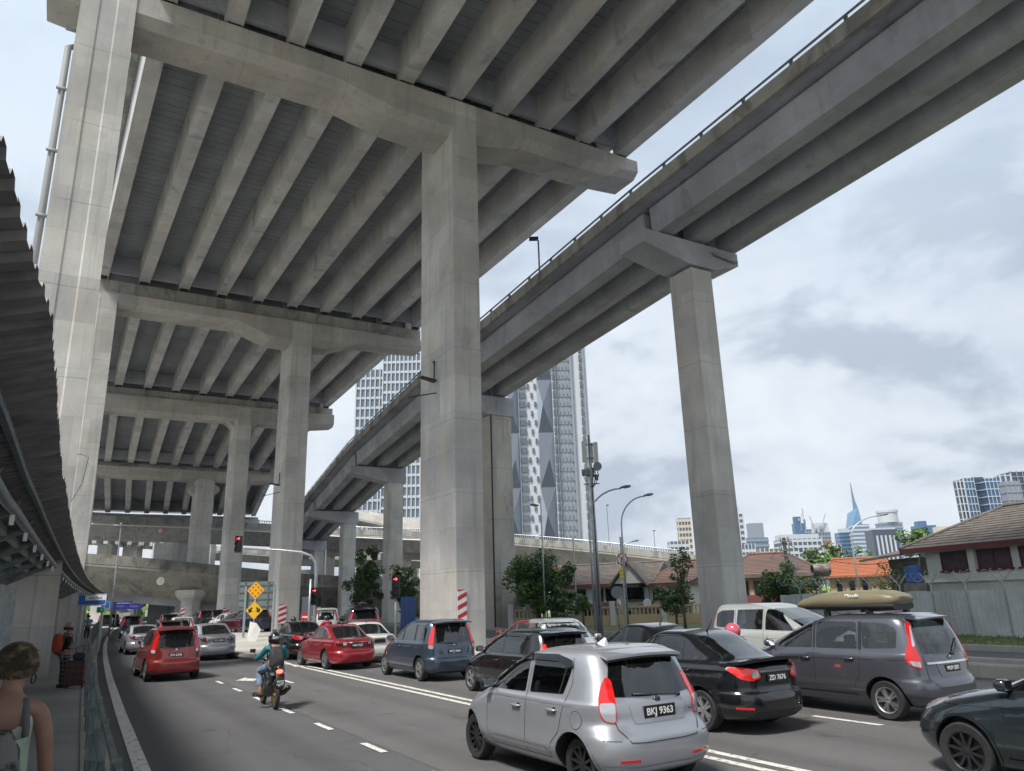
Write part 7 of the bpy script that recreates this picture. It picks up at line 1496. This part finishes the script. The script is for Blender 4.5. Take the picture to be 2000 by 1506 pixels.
sky_list = [(1324, 1348, 1012, 420, GB, CRM, 3.2, 4, 'cream apartment tower peeking out left of the slanted ramp pier', None), (1308, 1345, 1057, 380, GB, WB, 3.2, 5, 'low white block behind the thin tree left of the ramp pier', None),
    (1424, 1450, 1004, 430, GB, WB, 3.3, 3, 'tall white apartment tower just right of the slanted ramp pier', (.1, .8, 4, WB)), (1434, 1474, 1064, 400, GB, WB, 3.3, 6, 'low white block at the foot of the white apartment tower', None),
    (1454, 1500, 1050, 520, LGL, GRT, 3.6, 0, 'blue-grey glass office block with layered roofs', (.3, .9, 10, GRT)), (1484, 1528, 1072, 430, GB, CRM, 3.3, 5, 'cream terraced building below the glass office block', None),
    (1528, 1604, 1052, 480, GB, WB, 3.6, 8, 'wide white multi-storey car-park-like block behind the utility pole', (.0, 1, 3, WB)), (1551, 1572, 1022, 900, BGL, None, 4, 0, 'blue tower under construction with cranes above the wide white block', (.1, .7, 8)), (1572, 1590, 1034, 900, DGL, GRT, 4, 3, 'darker lower wing beside the blue tower under construction', None),
    (1592, 1621, 1040, 800, GB, GRT, 4, 5, 'grey tower under construction with a pale top floor and cranes', (0, 1, 10, WB)), (1607, 1642, 1066, 520, GB, CRM, 3.4, 5, 'cream hotel-like block with a red gable roof', (.3, .55, 3, TILO)),
    (1638, 1668, 1040, 760, BGL, LGL, 3.8, 0, 'blue office block with a sign on its roof left of the spired tower', (.2, .8, 4, WB)), (1666, 1697, 1024, 740, LGL, WB, 3.8, 0, 'rounded glass tower in front of the spired tower', None),
    (1703, 1752, 1034, 600, DGL, None, 3.6, 0, 'dark office block with broad white vertical stripes', (0, 1, 1.5, WB)), (1768, 1792, 1048, 560, GB, WB, 3.4, 0, 'curved white residential block right of the striped office', None), (1791, 1828, 1026, 1000, BGL, None, 4, 0, 'solid blue block in the skyline left of the big roof', (.15, .6, 6)), (1832, 1862, 1028, 900, CRM, None, 4, 0, 'pale pinkish block just left of the big roof', None)]
for px0, px1, py, d, g_, bd, fh, vt, lb, cr_ in sky_list:
    root, w_, h_, dp = block('skyline_tower', lb, px0, px1, py, d, g_, bd, fh, None, vt, crown=cr_); root['group'] = SK
    if 'vertical stripes' in lb:
        b = MB(); [b.bb((w_ * (.12 + .17 * k), -.5, 0), (w_ * (.19 + .17 * k), -.01, h_ * .9)) for k in range(5)]; b.build('stripes', WB, root)
        # drum tower behind
r_, w_, h_, dp = block('drum_tower', 'round-topped glass tower with a white lattice crown behind the striped office', 1722, 1762, 1020, 680, LGL, GRT, 3.6); r_['group'] = SK
b = MB(); b.lathe([(w_ * .46, h_), (w_ * .46, h_ + 9)], (w_ / 2, dp / 2, 0), 2, 24); b.lathe([(w_ * .5, h_ + 9), (w_ * .5, h_ + 11)], (w_ / 2, dp / 2, 0), 2, 24); b.build('crown', WB, r_)
# cranes
CRN = mat('crane_grey', (.32, .36, .42), .6)
for px, py, d, tx, ty, lb in ((1571, 1022, 900, 1567, 993, 'thin crane mast on top of the blue tower under construction'), (1594, 1040, 800, 1581, 1008, 'crane jib leaning left above the grey tower'), (1603, 1036, 800, 1612, 1003, 'crane jib leaning right above the grey tower'), (1562, 1020, 900, 1569, 996, 'crane jib leaning right on the blue tower')):
    p, q = at(px, py, d), at(tx, ty, d); b = MB(); b.tube([Vector((0, 0, 0)), q - p], .6, 4); b.box((0, 0, 3), (3, 2, 3)); b.box((1, 0, -4), (1.2, 1.2, 12)); o = b.build('crane', CRN); o.location = p; tag(o, lb, 'crane')
# spired tower
A = at(1660, 995, 1500); sp_ = empty('spired_tower', (A.x, A.y, 0), HEAD, 'tall faceted blue glass tower with a long thin spire', 'tower', SK); q = lambda px, py: loc(sp_, at(px, py, 1500))
b = MB(); x0, x1 = q(1658, 1000), q(1683, 1000); w_ = x1.x - x0.x; zt, zs = q(1670, 991).z, q(1660, 1001).z
b.sweep([[(x0.x, 0, 0), (x0.x + w_, 0, 0), (x0.x + w_, w_, 0), (x0.x, w_, 0)], [(x0.x - 1, -2, zs * .8), (x0.x + w_ * .9, -2, zs * .8), (x0.x + w_, w_, zs * .8), (x0.x, w_, zs * .8)], [(x0.x + w_ * .1, 4, zs), (x0.x + w_ * .7, -3, zt), (x0.x + w_ * .8, w_ * .8, zt), (x0.x + w_ * .2, w_ * .8, zs)]]); b.build('body', mat('pale_blue_glass', (.15, .30, .48), .12, .3, spec=.9), sp_)
s0, s1 = q(1675, 995), q(1666, 941); b = MB(); b.tube([(s0.x, 8, s0.z - 40), (s0.x, 8, s0.z), (s0.x - 2, 8, s0.z + (s1.z - s0.z) * .35), (s0.x - 3, 8, s1.z)], [6, 5, 2.5, .5], 6); b.build('spire', mat('spire_blue', (.10, .18, .28), .4), sp_)
# right hand cluster of tall towers
RC = 'tall towers behind the big brown roof'
for px0, px1, py, d, g_, bd, vt, lb in ((1866, 1880, 938, 330, DGL, WB, 2, 'leftmost slim dark tower with a white edge above the brown roof'), (1881, 1900, 934, 332, BGL, WB, 3, 'second slim blue tower with white edges above the brown roof'), (1899, 1920, 932, 338, DGL, GRT, 0, 'plain dark slab tower between the blue ones above the brown roof'), (1922, 1952, 934, 334, BGL, WB, 4, 'wide blue tower with white balconies above the brown roof'), (1951, 1972, 928, 340, BGL, WB, 2, 'blue tower behind the pale stepped one, near the right edge'), (1962, 1990, 940, 320, GRT, GRT, 3, 'pale grey stepped tower near the right edge'), (1972, 2030, 921, 345, DGL, GRT, 5, 'tallest dark tower cut by the right edge')):
    r_, w_, h_, dp = block('slab_tower', lb, px0, px1, py, d, g_, bd, 3.3, None, vt, bandh=.12, vw=.07 if vt > 2 else .16); r_['group'] = RC
# left white grid towers
for px0, px1, py, d, lb in ((697, 752, 722, 232, 'white-gridded apartment tower seen left of the nearest pier, lower part'), (750, 830, 640, 226, 'taller white-gridded apartment tower just left of the nearest pier')):
    r_, w_, h_, dp = block('grid_tower', lb, px0, px1, py, d, mat('tower_glass', (.13, .18, .23), .15, spec=.9), WB, 3.3, 16, int((px1 - px0) / 8), bandh=.24, vw=.13)
# patterned tower
A, Bq = at(986, 1000, 250), at(1162, 1000, 250); pt = empty('patterned_tower', (A.x, A.y, 0), math.atan2(Bq.y - A.y, Bq.x - A.x), 'tall white and grey apartment tower with folded triangular panels behind the piers', 'tower')
Wt = (Bq - A).length; q = lambda px, py=1000: loc(pt, at(px, py, 250)); U = lambda px: q(px).x; Ht = q(1150, 640).z
b = MB(); b.bb((0, .5, 0), (Wt, 28, Ht)); b.build('body', WB, pt)
b = MB(); x = q(945, 800).x; b.bb((x - 4, 20, 0), (x + 9, 36, q(945, 585).z)); b.build('rear_wing', WB, pt)
PN = [mat('panel_dark', (.10, .12, .15), .5, .3), mat('panel_mid', (.20, .235, .29), .5, .3), mat('panel_light', (.40, .46, .56), .5, .3)]
def folded(x0, x1, seed, n=5):
    b = MB(); hh = Ht / n; rn = random.Random(seed); s_ = 1
    for k in range(n):
        z0, z1 = k * hh, (k + 1) * hh; xm = x0 + (x1 - x0) * (.35 if k % 2 else .65); zm = z0 + hh * .5; P_ = (xm, -2.2, zm); c = [(x0, .3, z0), (x1, .3, z0), (x1, .3, z1), (x0, .3, z1)]
        xa = x1 if k % 2 else x0; A_ = (xa, .3, zm)
        b.add([c[0], c[1], P_], [(0, 1, 2)], 0); b.add([c[1], c[2], P_], [(0, 1, 2)], 1 if k % 2 else 2); b.add([c[2], c[3], P_], [(0, 1, 2)], 0); b.add([c[3], c[0], P_], [(0, 1, 2)], 2 if k % 2 else 1)
    return b.build('folded_panels', PN, pt)
folded(U(992), U(1019), 1); folded(U(1058), U(1088), 2)
NW = [0]
def grid(x0, x1, nx, dark, name, fr=.62, fz=.6, y=-.1, off=False, fh=3.25):
    b = MB(); n = int(Ht / fh); w_ = (x1 - x0) / nx
    for k in range(n):
        for j in range(nx):
            o_ = (k + j) % 2 if off else 0
            if off and o_: continue
            x = x0 + w_ * (j + .5); z = fh * (k + .5); c = b if NW[0] >= 100 else MB(); c.bb((x - w_ * fr / 2, y, z - fh * fz / 2), (x + w_ * fr / 2, .49, z + fh * fz / 2))
            if c is not b: NW[0] += 1; c.build('window', dark, pt)
    if b.v: b.build('windows', dark, pt)['kind'] = 'stuff'
grid(U(1021), U(1036), 1, GB, 'balconies', .8, .62); grid(U(1036), U(1057), 3, GB, 'windows', .6, .5, 0, True); grid(U(1089), U(1096), 1, GB, 'windows', .6, .7); grid(U(1097), U(1128), 4, mat('bay_glass', (.20, .24, .27), .15, spec=.8), 'windows', .72, .66); grid(U(1146), U(1152), 1, GB, 'windows', .8, .7)
b = MB(); b.bb((U(1127), -.6, 0), (U(1131), .49, Ht)); b.bb((U(1154), -.3, 0), (U(1157), .49, Ht)); b.bb((U(1019), -.5, 0), (U(1020.5), .49, Ht)); b.bb((U(1096), -1.0, 0), (U(1097), .49, Ht)); b.build('fins', GRT, pt)
# low buildings glimpsed behind the piers
block('low_building', 'pale low building behind the riders between second pier and ramp piers', 590, 622, 1165, 95, WB, None)
block('low_building', 'long white low building in the gap left of the second pier', 440, 535, 1222 - 16, 130, WB, GRT, 3)
for px0, px1, py, lb in ((1040, 1120, 1112, 'red and white low roofed building behind the leafy tree'),): r_, w_, h_, dp = block('low_building', lb, px0, px1, py, 105, WB, None); b = MB(); b.bb((-.5, -.5, h_ - .6), (w_ + .5, dp + .5, h_ + .3)); b.build('roof', TILR, r_)
# far tree line and ground cover that closes the horizon
b = MB(); rn = random.Random(77)
for k in range(5200):
    an = R(rn.uniform(-40, 95)); dd = rn.uniform(150, 330); x, y = math.sin(an) * dd, math.cos(an) * dd; z = rn.uniform(0, 5.5) * (dd / 240); s_ = rn.uniform(.8, 1.8)
    a_ = Vector((rn.gauss(0, 1), rn.gauss(0, 1), rn.gauss(0, .5))).normalized(); u = a_.cross(Vector((rn.gauss(0, 1), rn.gauss(0, 1), 1))).normalized(); c = Vector((x, y, z)); b.add([c - a_ * s_, c + u * s_ * .6, c + a_ * s_, c - u * s_ * .6], [(0, 1, 2, 3)], k % 3)
tag(b.build('far_trees', LEAVES), 'far band of dark trees closing the horizon between buildings', 'woodland', kind='stuff')
# ================================================================ AIR
b = MB(); b.bb((-1700, -60, -1.15), (1700, 1900, 520)); o = b.build('haze', [])
hm = bpy.data.materials.new('haze_air'); hm.use_nodes = True; t = hm.node_tree; t.nodes.clear()
v_ = N(t, 'ShaderNodeVolumePrincipled'); v_.inputs['Color'].default_value = (.78, .86, .95, 1); v_.inputs['Density'].default_value = .00011; v_.inputs['Anisotropy'].default_value = .2
mo = N(t, 'ShaderNodeOutputMaterial'); L(t, v_.outputs[0], mo.inputs['Volume']); o.data.materials.append(hm); o['kind'] = 'stuff'
